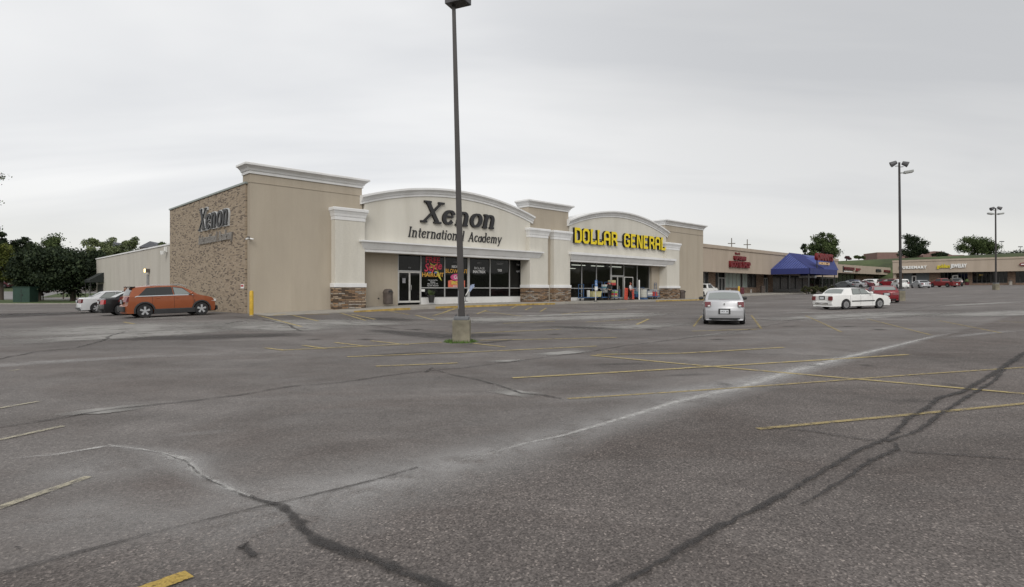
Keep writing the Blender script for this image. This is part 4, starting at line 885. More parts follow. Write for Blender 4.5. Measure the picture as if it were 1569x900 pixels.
# litter bins
mat('bin_brown', (.085, .068, .058), .7, .2, 4)
def litter_bin(u, v, z, s, label):
    r = F.root('litter_bin', u, v, z, label=label, cat='litter bin')
    MB().lathe([(.30 * s, 0), (.33 * s, .05), (.33 * s, .72 * s)], n=8).build('body', MATS['bin_brown'], r, off=(0, 0, 0))
    MB().lathe([(.36 * s, .722 * s), (.36 * s, .80 * s), (.26 * s, 1.0 * s), (.1 * s, 1.04 * s)], n=8).build('lid', MATS['bin_brown'], r, off=(0, 0, 0))
    MB().box(-.14 * s, .14 * s, -.36 * s, -.30 * s, .80 * s, .92 * s).build('opening', MATS['black_metal'], r, off=(0, 0, 0))
litter_bin(ux(594.5, .1), .1, F.z(594.5, 466.3, .1) , 1.0, 'brown litter bin standing between the first pillar and the shop doors')
litter_bin(ux(1045.5, -.5), -.5, F.z(1045.5, 458.3, -.5), .98, 'dark litter bin beside the last stone pillar of the store')
MB().tube((ux(580, .62), .60, -.6), (ux(580, .62), .645, -.6), .05).build('wall_tap', MATS['black_metal'], store)
# planter with grass
r_ = F.root('planter', ux(661, .2), .2, F.z(661, 464.2, .2), label='dark tapered planter with a tuft of grass under the painted window', cat='planter')
MB().lathe([(.17, 0), (.25, .50), (.28, .52), (.28, .56), (.24, .56), (.22, .50)], n=14).build('pot', MATS['black_metal'], r_, off=(0, 0, 0), smooth=True)
mat('leaf_plant', (.07, .10, .035), .7, .4, 6)
b = MB()
for k in range(90):
    a = rnd.uniform(0, 6.28); l_ = rnd.uniform(.18, .42); r0 = rnd.uniform(0, .15); q_ = rnd.uniform(.03, .18)
    x, y = r0 * math.cos(a), r0 * math.sin(a); dx_, dy_ = math.cos(a) * q_, math.sin(a) * q_
    b.add([(x - .012, y, .55), (x + .012, y, .55), (x + dx_ * .5 + .01, y + dy_ * .5, .55 + l_ * .7), (x + dx_, y + dy_, .55 + l_)], [(0, 1, 2, 3)])
b.build('plant', MATS['leaf_plant'], r_, off=(0, 0, 0), fix=False)
# leaning pole with a pale blue pennant
r_ = F.root('pennant', ux(713.5, -.6), -.6, F.z(713.5, 452, -.6), label='pale blue cloth pennant on a leaning white stick, behind the lamp pole', cat='pennant')
mat('cloth_blue', (.30, .36, .50), .85, .25, 10)
MB().tube((0, 0, -.05), (.42, 0, .5), .03).build('stick', MATS['white_paint'], r_, off=(0, 0, 0))
b = MB(); pts = [(.30, .28), (.42, .22), (.62, .44), (.86, .62), (.78, .74), (.88, .80), (.64, .78), (.46, .72), (.36, .5)]
b.prism(pts, -.03, -.012); b.build('cloth', MATS['cloth_blue'], r_, off=(0, 0, 0))
MB().tube((0, 0, -.05), (0, 0, -.46), .02).lathe([(.16, -.50), (.16, -.46)], n=12).build('stand', MATS['black_metal'], r_, off=(0, 0, 0))
# disabled bay sign post, and a bare white post
def kerb_z(u, v): 
    return ztop(u) + (.05 * (1 - (-v - -.9) / 3.5) if -v < 2.6 else 0)
uu = ux(912.6, -1.9); r_ = F.root('bay_sign', uu, -1.9, kerb_z(uu, -1.9), label='blue and white disabled bay sign on a pale post before the shop glass', cat='sign')
MB().lathe([(.18, 0), (.14, .05), (.05, .07)], n=12).build('foot', MATS['black_metal'], r_, off=(0, 0, 0))
MB().tube((0, 0, .05), (0, 0, 1.9), .05).build('post', MATS['frame_pale'], r_, off=(0, 0, 0))
mat('sign_blue', (.08, .19, .42), .5, .1, 3)
sp_ = MB().box(-.17, .17, -.07, -.055, 1.36, 1.92).build('plate', MATS['sign_blue'], r_, off=(0, 0, 0))
b = MB(); b.tube((-.02, -.075, 1.78), (-.02, -.072, 1.78), .035); stroke(b, [(-.02, 1.72), (-.02, 1.60), (.07, 1.60), (.10, 1.50)], False, lambda d: .03, -.076, -.072, lambda a, c__: (a, c__))
stroke(b, arc(-.02, 1.56, .08, .08, 130, 350, 10), False, lambda d: .025, -.0765, -.072, lambda a, c__: (a, c__))
b.build('symbol', MATS['sign_white'], sp_, off=(0, 0, 0))
MB().box(-.20, .20, -.08, -.055, 1.0, 1.34).build('plate', MATS['sign_white'], r_, off=(0, 0, 0))
uu = ux(979.3, -1.2); r_ = F.root('white_post', uu, -1.2, kerb_z(uu, -1.2), label='plain white post on the pavement beside the laundry baskets', cat='post')
MB().lathe([(.065, 0), (.065, 1.98), (.04, 2.02)], n=12).build('post', MATS['white_paint'], r_, off=(0, 0, 0), smooth=True)
MB().lathe([(.10, 0), (.10, .03)], n=12).build('base', MATS['brown_metal'], r_, off=(0, 0, 0))
# ---------------- goods outside the discount shop ----------------
mat('cart_blue', (.045, .10, .21), .6, .2, 4); mat('tub_cream', (.46, .43, .22), .6, .1, 3); mat('goods_orange', (.52, .075, .04), .55, .1, 3); mat('goods_green', (.22, .42, .08), .6, .2, 3)
mat('goods_red', (.38, .05, .05), .6, .3, 5); mat('basket_white', (.62, .62, .58), .6, .06, 3); mat('goods_grey', (.32, .33, .34), .7, .3, 8); mat('goods_teal', (.1, .25, .3), .6, .3, 5)
def pz(u, v): return max(-1.02, ztop(u) + .03)
def cart(px, v, w, label, goods, hnd=1.5, h2=True):
    u = ux(px, v); z = pz(u, v); r = F.root('display_cart', u, v, z, label=label, cat='cart', group=None)
    MB().box(-w / 2, w / 2, -.35, .35, .24, .32).build('platform', MATS['cart_blue'], r, off=(0, 0, 0))
    for sx in ((-1, 1) if h2 else (1,)):
        b = MB()
        for sy in (-.3, .3): b.tube((sx * w * .47, sy, .3), (sx * w * .47, sy, hnd), .03, n=6)
        for q in (hnd, hnd * .7, hnd * .45): b.tube((sx * w * .47, -.3, q), (sx * w * .47, .3, q), .028, n=6)
        b.build('handle', MATS['cart_blue'], r, off=(0, 0, 0))
    for sx in (-1, 1):
        for sy in (-1, 1): MB().lathe([(.1, -.03), (.1, .03)], (sx * w * .38, sy * .26, .1), 10, axis='y').build('wheel', MATS['black_metal'], r, off=(0, 0, 0))
    return r, u, z
def crate(px, v, z, w, d, h, m_, name, label, cat, rim=True):
    u = ux(px, v); r = F.root(name, u, v, pz(u, v) + z, label=label, cat=cat)
    b = MB(); k = .88; o = [(-w / 2 * k, -d / 2 * k), (w / 2 * k, -d / 2 * k), (w / 2 * k, d / 2 * k), (-w / 2 * k, d / 2 * k)]; q = [(-w / 2, -d / 2), (w / 2, -d / 2), (w / 2, d / 2), (-w / 2, d / 2)]
    b.add([(*p, 0) for p in o] + [(*p, h) for p in q] + [(p[0] * .9, p[1] * .9, h) for p in q] + [(p[0] * .85, p[1] * .85, h * .4) for p in q],
          [(3, 2, 1, 0), (0, 1, 5, 4), (1, 2, 6, 5), (2, 3, 7, 6), (3, 0, 4, 7), (4, 5, 9, 8), (5, 6, 10, 9), (6, 7, 11, 10), (7, 4, 8, 11), (8, 9, 13, 12), (9, 10, 14, 13), (10, 11, 15, 14), (11, 8, 12, 15), (12, 13, 14, 15)])
    b.build('tub', MATS[m_], r, off=(0, 0, 0))
    if rim: MB().box(-w / 2 - .02, w / 2 + .02, -d / 2 - .02, -d / 2 + .01, h - .05, h + .005).build('rim', MATS[m_], r, off=(0, 0, 0))
    return r
cart(901, 0.0, 2.2, 'long blue flatbed cart below the shop glass by the disabled bay sign', None, 1.5)
crate(911.5, -.05, .33, 1.35, .6, .52, 'tub_cream', 'storage_tub', 'large pale yellow storage tub on the blue flatbed cart', 'tub')
crate(901.5, -.02, .33, .2, .2, .62, 'basket_white', 'bottle', 'tall pale bottle at the near end of the blue flatbed cart', 'bottle', rim=False)
cart(924.5, .1, 1.3, 'tall blue rack cart behind the person in black', None, 1.75)
cart(941.5, -.1, .95, 'blue display cart stacked with goods beside the shop doors', None, 1.0)
def goods(px, v, z, n, w, label, cols, name='packet', hh=(.12, .22)):
    u = ux(px, v); r = F.root('goods_stack', u, v, pz(u, v) + z, label=label, cat='goods'); zc = 0
    for i in range(n):
        h = rnd.uniform(*hh); x = rnd.uniform(-.05, .05); ww = w * rnd.uniform(.75, 1)
        MB().box(x - ww / 2, x + ww / 2, -.25, .25, zc, zc + h).build(name, MATS[cols[i % len(cols)]], r, off=(0, 0, 0), bevel=.02); zc += h + .004
    return r
goods(939.5, -.1, .33, 4, .78, 'mixed boxed goods piled on the display cart beside the shop doors', ['tub_cream', 'goods_red', 'goods_green', 'goods_grey'])
goods(928, .3, .7, 5, 1.0, 'pile of bright packets behind the head of the person in black', ['goods_grey', 'basket_white', 'goods_grey', 'goods_teal', 'basket_white'])
goods(937.5, .25, 1.45, 2, .8, 'red and white bags hanging high beside the pale mullion', ['goods_red', 'tub_cream'], hh=(.24, .3))
def orange_panel(px, v, h, label):
    u = ux(px, v); r = F.root('orange_panel', u, v, pz(u, v), label=label, cat='folding chair')
    MB().box(-.26, .26, -.06, .06, 0, h).build('panel', MATS['goods_orange'], r, off=(0, 0, 0), bevel=.05)
    b = MB()
    for k in range(4): b.box(-.2, .2, -.075, -.061, .15 + k * h * .22, .20 + k * h * .22)
    b.build('ribs', MATS['goods_red'], r, off=(0, 0, 0)); r.rotation_euler[1] = R(4 if h > 1.1 else -3); return r
orange_panel(959, -.55, 1.18, 'taller orange-red plastic panel leaning at the shop door near the white shirt')
orange_panel(969.2, -.55, 1.05, 'shorter orange-red plastic panel between the white shirt and the white post')
cart(977, .2, 1.5, 'blue cart loaded against the glass between orange panel and baskets', None, 1.25)
goods(976, .2, .33, 3, 1.2, 'blue and grey goods on the cart behind the white post', ['cart_blue', 'goods_teal', 'goods_grey'], hh=(.2, .28))
uu = ux(985.5, -.5); r_ = F.root('laundry_basket_stack', uu, -.5, pz(uu, -.5) + .22, label='stack of white laundry baskets beside the white post', cat='laundry baskets')
for k in range(5):
    b = MB(); z_ = k * .17; b.lathe([(.36, z_), (.44, z_ + .15), (.47, z_ + .16), (.40, z_ + .165)], n=14); b.build('basket', MATS['basket_white'], r_, off=(0, 0, 0))
MB().box(-.36, .36, -.3, .3, -.22, -.02).build('pallet', MATS['cart_blue'], r_, off=(0, 0, 0))
cart(993.5, -.2, 1.4, 'long blue cart of mixed goods at the end of the shop glass', None, 1.0)
goods(993, -.2, .33, 3, 1.1, 'white and grey goods on the last long blue cart', ['goods_grey', 'basket_white', 'goods_grey'], hh=(.15, .2))
goods(1001.5, -.35, .33, 3, .8, 'dark red sacks piled at the end by the tan wall', ['goods_red', 'goods_red', 'goods_grey'], hh=(.2, .26))
cart(1003.5, -.35, .8, 'small blue cart under the dark red sacks by the tan wall', None, .9)
uu = ux(1004.8, .25); r_ = F.root('hand_truck', uu, .25, pz(uu, .25), label='blue-framed hand truck standing upright against the tan wall', cat='hand truck')
b = MB()
for sx in (-.2, .2): b.tube((sx, 0, .1), (sx, .05, 1.75), .022, n=6)
for q in (.4, .8, 1.2, 1.55, 1.75): b.tube((-.2, .02, q), (.2, .02, q), .018, n=6)
b.build('frame', MATS['cart_blue'], r_, off=(0, 0, 0)); MB().box(-.22, .22, -.3, 0, .06, .09).build('toe_plate', MATS['cart_blue'], r_, off=(0, 0, 0))
for sx in (-1, 1): MB().tube((sx * .22, .06, .12), (sx * .28, .06, .12), .12).build('wheel', MATS['black_metal'], r_, off=(0, 0, 0))
# ---------------- strip of shops ----------------
def quadprism(b, poly3, thick):  # helper: slab from a 3d polygon, thickened downwards
    n = len(poly3); vs = list(poly3) + [(p[0], p[1], p[2] - thick) for p in poly3]
    return b.add(vs, [tuple(range(n)), tuple(range(2 * n - 1, n - 1, -1))] + [(i, (i + 1) % n, n + (i + 1) % n, n + i) for i in range(n)])
ZS = -.62
s1a = T3[1] + .02; s1b = F.x(1284, 1.0)
strip = F.root('shop_row', s1a, 1, ZS, label='low tan row of shops with brick piers running back from the store', cat='building')
MB().box(s1a, s1b, 1.0, 1.5, 2.24, 5.25).build('fascia', MATS['stucco_mall'], strip)
MB().box(s1a, s1b, .88, 1.6, 5.25, 5.68).build('cornice', MATS['stucco_mall'], strip)
MB().box(s1a, s1b + .1, 1.5, 22, 4.4, 4.8).build('roof', MATS['roof_grey'], strip)
MB().box(s1a, s1b, 1.5, 4.0, 2.5, 2.6).build('soffit', MATS['stucco_mall'], strip)
MB().box(s1b - .3, s1b, 4.0, 22, -1.2, 4.4).build('end_wall', MATS['stucco_mall'], strip)
SV = 3.6; sx_ = lambda p: F.x(p, SV)
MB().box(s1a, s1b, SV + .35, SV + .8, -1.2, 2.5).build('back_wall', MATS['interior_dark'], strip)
def wallpiece(p0, p1, z0, z1, m_, name='brick_pier', dv=0): return MB().box(sx_(p0), sx_(p1), SV - .12 - dv, SV + .3, z0, z1).build(name, MATS[m_], strip)
mat('paint_maroon', (.10, .02, .03), .6, .1, 3)
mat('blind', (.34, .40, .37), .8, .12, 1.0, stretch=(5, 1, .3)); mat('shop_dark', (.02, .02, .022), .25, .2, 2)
wallpiece(1084.6, 1095.0, -1.1, 2.5, 'mall_brick'); wallpiece(1110.5, 1134, -1.1, .28, 'mall_brick', 'brick_sill'); wallpiece(1134, 1158, -1.1, .32, 'mall_brick', 'brick_sill'); wallpiece(1158, 1169, -1.1, 2.5, 'mall_brick')
wallpiece(1176, 1183, -1.1, 2.5, 'mall_brick')
def shopwin(p0, p1, z0, z1, n, gm, fm='frame_alu'):
    a, c__ = sx_(p0), sx_(p1); b = MB()
    for i in range(n + 1): x = a + (c__ - a) * i / n; b.box(x - .05, x + .05, SV - .06, SV + .1, z0, z1)
    b.box(a, c__, SV - .055, SV + .09, z0, z0 + .08).box(a, c__, SV - .055, SV + .09, z1 - .08, z1)
    w = b.build('window', MATS[fm], strip)
    MB().box(a + .05, c__ - .05, SV + .02, SV + .04, z0 + .08, z1 - .08).build('pane', MATS[gm], w, off=(s1a, 1, ZS))
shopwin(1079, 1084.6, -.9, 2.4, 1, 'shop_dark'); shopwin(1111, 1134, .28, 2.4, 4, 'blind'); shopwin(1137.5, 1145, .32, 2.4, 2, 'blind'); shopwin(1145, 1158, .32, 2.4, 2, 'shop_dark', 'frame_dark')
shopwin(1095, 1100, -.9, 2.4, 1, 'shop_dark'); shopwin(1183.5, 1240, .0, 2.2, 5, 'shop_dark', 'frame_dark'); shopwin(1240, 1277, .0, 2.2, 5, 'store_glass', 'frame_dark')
wallpiece(1183, 1240, -1.1, .02, 'frame_dark', 'low_wall'); wallpiece(1240, 1277, -1.1, .02, 'mall_brick', 'low_wall')
def shopdoor(p0, p1, zt_, fm='frame_alu'):
    a, c__ = sx_(p0), sx_(p1); m_ = (a + c__) / 2; b = MB()
    for x in (a, m_, c__): b.box(x - .07, x + .07, SV - .1, SV + .05, -.95, zt_)
    b.box(a, c__, SV - .095, SV + .045, zt_, zt_ + .14); d = b.build('door', MATS[fm], strip)
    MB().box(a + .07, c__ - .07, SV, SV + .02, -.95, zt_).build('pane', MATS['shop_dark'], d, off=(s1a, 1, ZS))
shopdoor(1100.5, 1110, 1.55); shopdoor(1169.5, 1175.5, 1.7)
# small red lettering
u = F.x(1130, .9); r_ = F.root('wall_sign', u, .995, 3.4, label='stacked dark red lettering in three rows on the tan row of shops', cat='sign')
mat('sign_crimson', (.15, .012, .015), .5, .2, 5)
def row(px0, px1, y0_, y1_, s_, m_='sign_crimson', dp=.3, bold=.05):
    a = F.x(px0, .8) - u; c__ = F.x(px1, .8) - u; z0 = F.z((px0 + px1) / 2, y1_, .8) - 3.4; z1 = F.z((px0 + px1) / 2, y0_, .8) - 3.4
    me = text_mesh(s_, (z1 - z0) * 1.30, dp, bold=bold); xs_ = [v.co.x for v in me.vertices]; sc_ = (c__ - a) / (max(xs_) - min(xs_))
    me.transform(Matrix.Diagonal((sc_, 1, 1, 1))); me.materials.append(MATS[m_])
    o = link(bpy.data.objects.new('lettering', me)); o.parent = r_; o.location = ((a + c__) / 2, -dp / 2 - .01, (z0 + z1) / 2)
row(1128, 1135.5, 387.3, 390.5, "Don's", bold=.01, dp=.1); row(1125.5, 1142.5, 393.5, 399.5, 'UPTOWN'); row(1118.5, 1149, 401.5, 411.2, 'BOOTIE SHOP')
# royal blue canopy
mat('canopy_blue', (.048, .068, .24), .55, .12, 1.0, stretch=(1, 1, 1)); mat('canopy_blue_dark', (.024, .032, .135), .6, .1, 1.0)
ca = F.x(1181.3, 1.0); VO = -4.4; cb = F.x(1282, VO); zc0 = 2.25; zc1 = 3.03; zr = 5.72
can = F.root('canopy', ca, 1.0, ZS, label='royal blue standing-seam hipped canopy projecting from the shop row', cat='canopy')
r0, r1 = F.x(1209, .9), F.x(1246, .9)
b = MB(); pf = [(ca, 1.0, zc1), (ca, VO, zc1), (cb, VO, zc1), (cb, 1.0, zc1), (r0, .9, zr), (r1 + 2, .9, zr)]
b.add(pf, [(0, 1, 4), (1, 2, 5, 4), (2, 3, 5)]); b.build('roof_panel', MATS['canopy_blue'], can)
b = MB(); w_ = .04
for (p, q) in (((ca, 1.0), (ca, VO)), ((ca, VO), (cb, VO)), ((cb, VO), (cb, 1.0))):
    b.box(min(p[0], q[0]) - .06, max(p[0], q[0]) + .06, min(p[1], q[1]) - .06, max(p[1], q[1]) + .06, zc0, zc1 + .02)
b.build('valance', MATS['canopy_blue_dark'], can)
b = MB()   # standing seams
def seam(p, q): b.tube((*p[:2], p[2] + .03), (*q[:2], q[2] + .03), .055, n=4, cap=False)
A_ = Vector((ca, 1.0, zc1)); B_ = Vector((ca, VO, zc1)); C_ = Vector((cb, VO, zc1)); T1_ = Vector((r0, .9, zr)); T2_ = Vector((r1 + 2, .9, zr))
for i in range(1, 14): t_ = i / 14; p = A_.lerp(B_, t_); seam(p, A_.lerp(T1_, 1).lerp(B_.lerp(T1_, 1), 0) if False else Vector((ca + (r0 - ca) * (1 - t_) * 1.0, 1.0 - (1.0 - VO) * t_ - (0) , zc1 + (zr - zc1) * (1 - t_))))
for i in range(0, 30):
    x = ca + (cb - ca) * (i + .5) / 30
    if x < r0: tt = (x - ca) / (r0 - ca)
    elif x > r1 + 2: tt = max(0, (cb - x) / (cb - r1 - 2))
    else: tt = 1
    seam((x, VO, zc1), (x, VO + (.9 - VO) * tt, zc1 + (zr - zc1) * tt))
seam(B_, T1_); seam(C_, T2_)
b.build('seams', MATS['canopy_blue_dark'], can)
gx = F.x(1253, -2.4); b = MB(); b.add([(gx - 3.2, VO - .02, zc1), (gx + 3.2, VO - .02, zc1), (gx, VO - .02, zc1 + 2.0), (gx, .4, zc1 + 2.0), (gx - 3.2, -1.5, zc1 + .9), (gx + 3.2, -1.5, zc1 + .9)],
         [(0, 1, 2), (0, 2, 3, 4), (1, 5, 3, 2)]); b.build('gablet', MATS['canopy_blue'], can)
for x in (ca + .3, F.x(1241, VO) + .0, (F.x(1241, VO) + cb) / 2, cb - .3):
    MB().tube((x, VO + .2, -1.2), (x, VO + .2, zc0), .07, n=8).build('post', MATS['black_metal'], can)
MB().tube((ca + .2, -1.6, -1.2), (ca + .2, -1.6, zc0), .07, n=8).build('post', MATS['black_metal'], can)
b = MB()   # terrace railing
for i in range(30):
    x = ca + (cb - ca) * i / 29; b.tube((x, VO + .2, -.9), (x, VO + .2, .35), .022, n=4, cap=False)
for z_ in (.35, -.55): b.box(ca, cb, VO + .18, VO + .22, z_ - .02, z_ + .02)
b.build('railing', MATS['black_metal'], can)
MB().box(ca + .3, cb - .4, VO + .6, VO + .9, -1.2, -.35).build('terrace_wall', MATS['concrete'], can)
MB().box(cb + .02, cb + .8, -1.2, 1.2, 1.9, 3.1).build('end_block', MATS['trim_white'], can)
su = F.x(1262.5, VO - .1); r_ = F.root('canopy_sign', su, VO - .1, zc1, label='raised dark red letters with cream panels above the blue canopy', cat='sign')
pxm = lambda a, c__: (F.x(a, VO - .1) - su, F.z(1262.5, c__, VO - .1) - zc1)
me = text_mesh("DANNY'S", 2.0, .35, bold=.10); xs_ = [v.co.x for v in me.vertices]; zs_ = [v.co.z for v in me.vertices]
a = pxm(1251, 401); c__ = pxm(1275, 389.5); me.transform(Matrix.Diagonal(((c__[0] - a[0]) / (max(xs_) - min(xs_)), 1, (c__[1] - a[1]) / (max(zs_) - min(zs_)), 1))); me.materials.append(MATS['sign_crimson'])
o = link(bpy.data.objects.new('lettering', me)); o.parent = r_; o.location = ((a[0] + c__[0]) / 2, 0, (a[1] + c__[1]) / 2)
MB().box(a[0] - .1, c__[0] + .0, .18, .24, a[1] + .2, c__[1] - .2).build('backing', MATS['sign_crimson'], r_, off=(0, 0, 0))
for q0, q1, tt in ((1255.5, 1261, 'FINE'), (1262, 1270, 'DINING')):
    a2 = pxm(q0, 406); c2 = pxm(q1, 402.2); pl = MB().box(a2[0], c2[0], -.12, .1, a2[1], c2[1]).build('panel', MATS['sign_cream'], r_, off=(0, 0, 0))
    me = text_mesh(tt, (c2[1] - a2[1]) * .7, .01); me.materials.append(MATS['sign_red_dark']); o = link(bpy.data.objects.new('lettering', me)); o.parent = pl; o.location = ((a2[0] + c2[0]) / 2, -.13, (a2[1] + c2[1]) / 2)
q0 = pxm(1275, 397); MB().tube((q0[0], -.05, q0[1]), (q0[0], .1, q0[1]), .28, n=14).build('round_lamp', MATS['sign_white'], r_, off=(0, 0, 0))
MB().box(a[0] + .6, a[0] + .75, .1, .2, -.1, a[1] + .3).box(c__[0] - .75, c__[0] - .6, .1, .2, -.1, a[1] + .3).build('support', MATS['black_metal'], r_, off=(0, 0, 0))
# bushes along the terrace
# set-back second part of the row
s2a = F.x(1262, 12); s2b = F.x(1364.5, 12)
row2 = F.root('shop_row', s2a, 12, 0, label='set-back tan shop row with small dark signs behind the parked cars', cat='building')
b = MB(); b.add([(s2a, 12, 4.05), (s2b, 12, 4.4), (s2b, 12, 6.6), (s2a, 12, 6.1), (s2a, 12.6, 4.05), (s2b, 12.6, 4.4), (s2b, 12.6, 6.6), (s2a, 12.6, 6.1)], [(0, 1, 2, 3), (4, 7, 6, 5), (0, 4, 5, 1), (2, 6, 7, 3), (1, 5, 6, 2), (0, 3, 7, 4)])
b.build('fascia', MATS['stucco_mall'], row2)
MB().box(s2a, s2b, 12.6, 30, 5.2, 5.6).build('roof', MATS['roof_grey'], row2)
MB().box(s2a, s2b - 12, 15.2, 15.8, -.6, 5.0).build('shop_wall', MATS['interior'], row2)
MB().box(s2b - 24, s2b - 6, 14.8, 15.3, -.6, 4.0).build('brick_wall', MATS['mall_brick'], row2)
MB().box(s2b - 6, s2b, 13.5, 30, -.6, 4.3).build('end_wall', MATS['stucco_mall'], row2)
for i in range(12):
    x = s2a + 4 + i * 3.4
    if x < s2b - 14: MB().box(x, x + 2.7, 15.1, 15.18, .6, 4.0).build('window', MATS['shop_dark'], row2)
u = F.x(1320, 11.9)
for px0, px1, y0_, y1_, s_, m_, lab in ((1293, 1308, 409.5, 413.5, 'LOUNGE', 'sign_red_dark', 'dark red words over a white rule on the set-back shop row'), (1311, 1318, 411.5, 415, 'JP', 'sign_crimson', 'small bright red pair of letters on the set-back shop row'),
                                    (1342, 1349.5, 412.8, 416.6, 'SPA', 'sign_black', 'small black sign near the far end of the set-back shop row'), (1354.5, 1363, 414, 417.5, 'NAILS', 'sign_red_dark', 'last small dark sign at the far end of the set-back shop row')):
    a = F.x(px0, 11.9); c__ = F.x(px1, 11.9); z0 = F.z(px0, y1_, 11.9); z1 = F.z(px0, y0_, 11.9)
    rr_ = F.root('wall_sign', (a + c__) / 2, 11.98, (z0 + z1) / 2, label=lab, cat='sign')
    me = text_mesh(s_, (z1 - z0) * 1.3, .3, bold=.06); xs_ = [v.co.x for v in me.vertices]; me.transform(Matrix.Diagonal(((c__ - a) / (max(xs_) - min(xs_)), 1, 1, 1))); me.materials.append(MATS[m_])
    o = link(bpy.data.objects.new('lettering', me)); o.parent = rr_; o.location = (0, -.18, 0)
    if s_ == 'LOUNGE': MB().box((a - c__) / 2, (c__ - a) / 2 - 1, -.1, -.02, (z0 - z1) / 2 - .5, (z0 - z1) / 2 - .28).build('rule', MATS['sign_white'], rr_, off=(0, 0, 0)); MB().box((a - c__) / 2 - .6, (a - c__) / 2, -.1, -.02, -.9, .6).build('mark', MATS['sign_black'], rr_, off=(0, 0, 0))
# far row across the end
ML = 40.0
mall = FM.root('shop_row', 0, 0, .6, label='far tan row of shops facing across the car park with green bank behind', cat='building')
ZF0, ZF1, ZFG = 3.84, 6.45, .9
MB().box(0, ML, 0, .6, ZF0, ZF1).build('fascia', MATS['stucco_mall'], mall)
MB().box(-.05, ML, -.12, .7, ZF1, 6.85).build('cornice', MATS['stucco_mall'], mall)
MB().box(0, ML, .6, 20, 5.2, 5.6).build('roof', MATS['roof_grey'], mall)
MB().box(0, .5, .6, 20, .4, 5.2).build('end_wall', MATS['stucco_mall'], mall)
MV = 2.6; mx_ = lambda p: FM.x(p, MV)
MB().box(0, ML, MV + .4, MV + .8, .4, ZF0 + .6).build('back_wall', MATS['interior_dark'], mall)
MB().box(0, ML, .6, MV + .4, ZF0 + .1, ZF0 + .2).build('soffit', MATS['stucco_mall'], mall)
mat('blue_grey', (.15, .17, .18), .7, .15, 2)
for p0, p1, m_, zt_ in ((1368.5, 1384, 'mall_brick', ZF0), (1384, 1398, 'blue_grey', ZF0), (1403.5, 1424, 'blue_grey', ZF0), (1424, 1441, 'mall_brick', ZF0), (1483, 1490, 'mall_brick', ZF0), (1544, 1556, 'mall_brick', ZF0)):
    MB().box(mx_(p0), mx_(p1), MV - .1, MV + .35, .4, zt_ + .1).build('shop_wall', MATS[m_], mall)
for p0, p1, n in ((1441, 1458, 3), (1468, 1483, 3), (1490, 1512, 3), (1512, 1544, 5), (1556, 1600, 6)):
    a, c__ = mx_(p0), mx_(p1); b = MB()
    for i in range(n + 1): x = a + (c__ - a) * i / n; b.box(x - .05, x + .05, MV - .06, MV + .1, 1.5, ZF0)
    b.box(a, c__, MV - .055, MV + .09, 1.42, 1.52); w = b.build('window', MATS['frame_dark'], mall)
    MB().box(a, c__, MV + .02, MV + .04, 1.5, ZF0).build('pane', MATS['store_glass_dark'], w, off=(0, 0, .6))
    MB().box(a, c__, MV - .05, MV + .2, .4, 1.42).build('low_wall', MATS['mall_brick'], mall)
for p0, p1 in ((1398, 1403.5), (1460, 1467.5)):
    a, c__ = mx_(p0), mx_(p1); b = MB()
    for x in (a, c__): b.box(x - .1, x + .1, MV - .14, MV + .05, .9, 3.15)
    b.box(a, c__, MV - .135, MV + .045, 3.0, 3.25); d = b.build('door', MATS['white_paint'], mall); MB().box(a, c__, MV, MV + .02, .9, 3.0).build('pane', MATS['shop_dark'], d, off=(0, 0, .6))
wn_ = MB().box(mx_(1500), mx_(1506), MV + .3, MV + .32, 3.1, 3.3).build('lit_sign', MATS['lamp_glow'], mall)
MATS['lamp_glow']
for px0, px1, y0_, y1_, parts_, lab in ((1377.5, 1420, 408, 412.3, (('NURSEMART', 'sign_white', 0, 1),), 'spaced white capital letters on the fascia of the far shop row'),
                                 (1435.5, 1481.5, 405, 411, (('golden', 'sign_gold', 0, .44), ('JEWELRY', 'sign_white', .46, 1)), 'yellow and white lettering on the far shop row, over the red pickup')):
    a = FM.x(px0, -.1); c__ = FM.x(px1, -.1); z0 = FM.z((px0 + px1) / 2, y1_, -.1); z1 = FM.z((px0 + px1) / 2, y0_, -.1)
    rr_ = FM.root('wall_sign', (a + c__) / 2, -.02, (z0 + z1) / 2, label=lab, cat='sign')
    for s_, m_, f0, f1 in parts_:
        me = text_mesh(s_, (z1 - z0) * 1.25, .2, bold=.05, space=1.25 if s_ == 'NURSEMART' else 1); xs_ = [v.co.x for v in me.vertices]; w__ = (c__ - a) * (f1 - f0)
        me.transform(Matrix.Diagonal((w__ / (max(xs_) - min(xs_)), 1, 1, 1))); xs_ = [v.co.x for v in me.vertices]; me.transform(Matrix.Translation((-(max(xs_) + min(xs_)) / 2, 0, 0))); me.materials.append(MATS[m_])
        o = link(bpy.data.objects.new('lettering', me)); o.parent = rr_; o.location = ((a - c__) / 2 + (c__ - a) * (f0 + f1) / 2, -.12, 0)
a = FM.x(1568, -.1); rr_ = FM.root('wall_sign', a, -.02, FM.z(1568, 405.3, -.1), label='round dark red sign with a white bar at the end of the far shop row', cat='sign')
MB().add(*[[(.62 * math.cos(t * .3927), yq, .36 * math.sin(t * .3927)) for yq in (-.25, 0) for t in range(16)], [tuple(range(16)), tuple(range(31, 15, -1))] + [(i, (i + 1) % 16, 16 + (i + 1) % 16, 16 + i) for i in range(16)]]).build('disc', MATS['sign_crimson'], rr_, off=(0, 0, 0))
MB().box(-.36, .36, -.30, -.255, -.1, .1).build('bar', MATS['sign_white'], rr_, off=(0, 0, 0))
pp = FM.P(mx_(1549.5), 1.2); r_ = empty('litter_bin', (pp.x, pp.y, E + g1(pp.x, pp.y)), FM.rot, label='pale stone litter bin by the brick pier of the far shops', cat='litter bin')
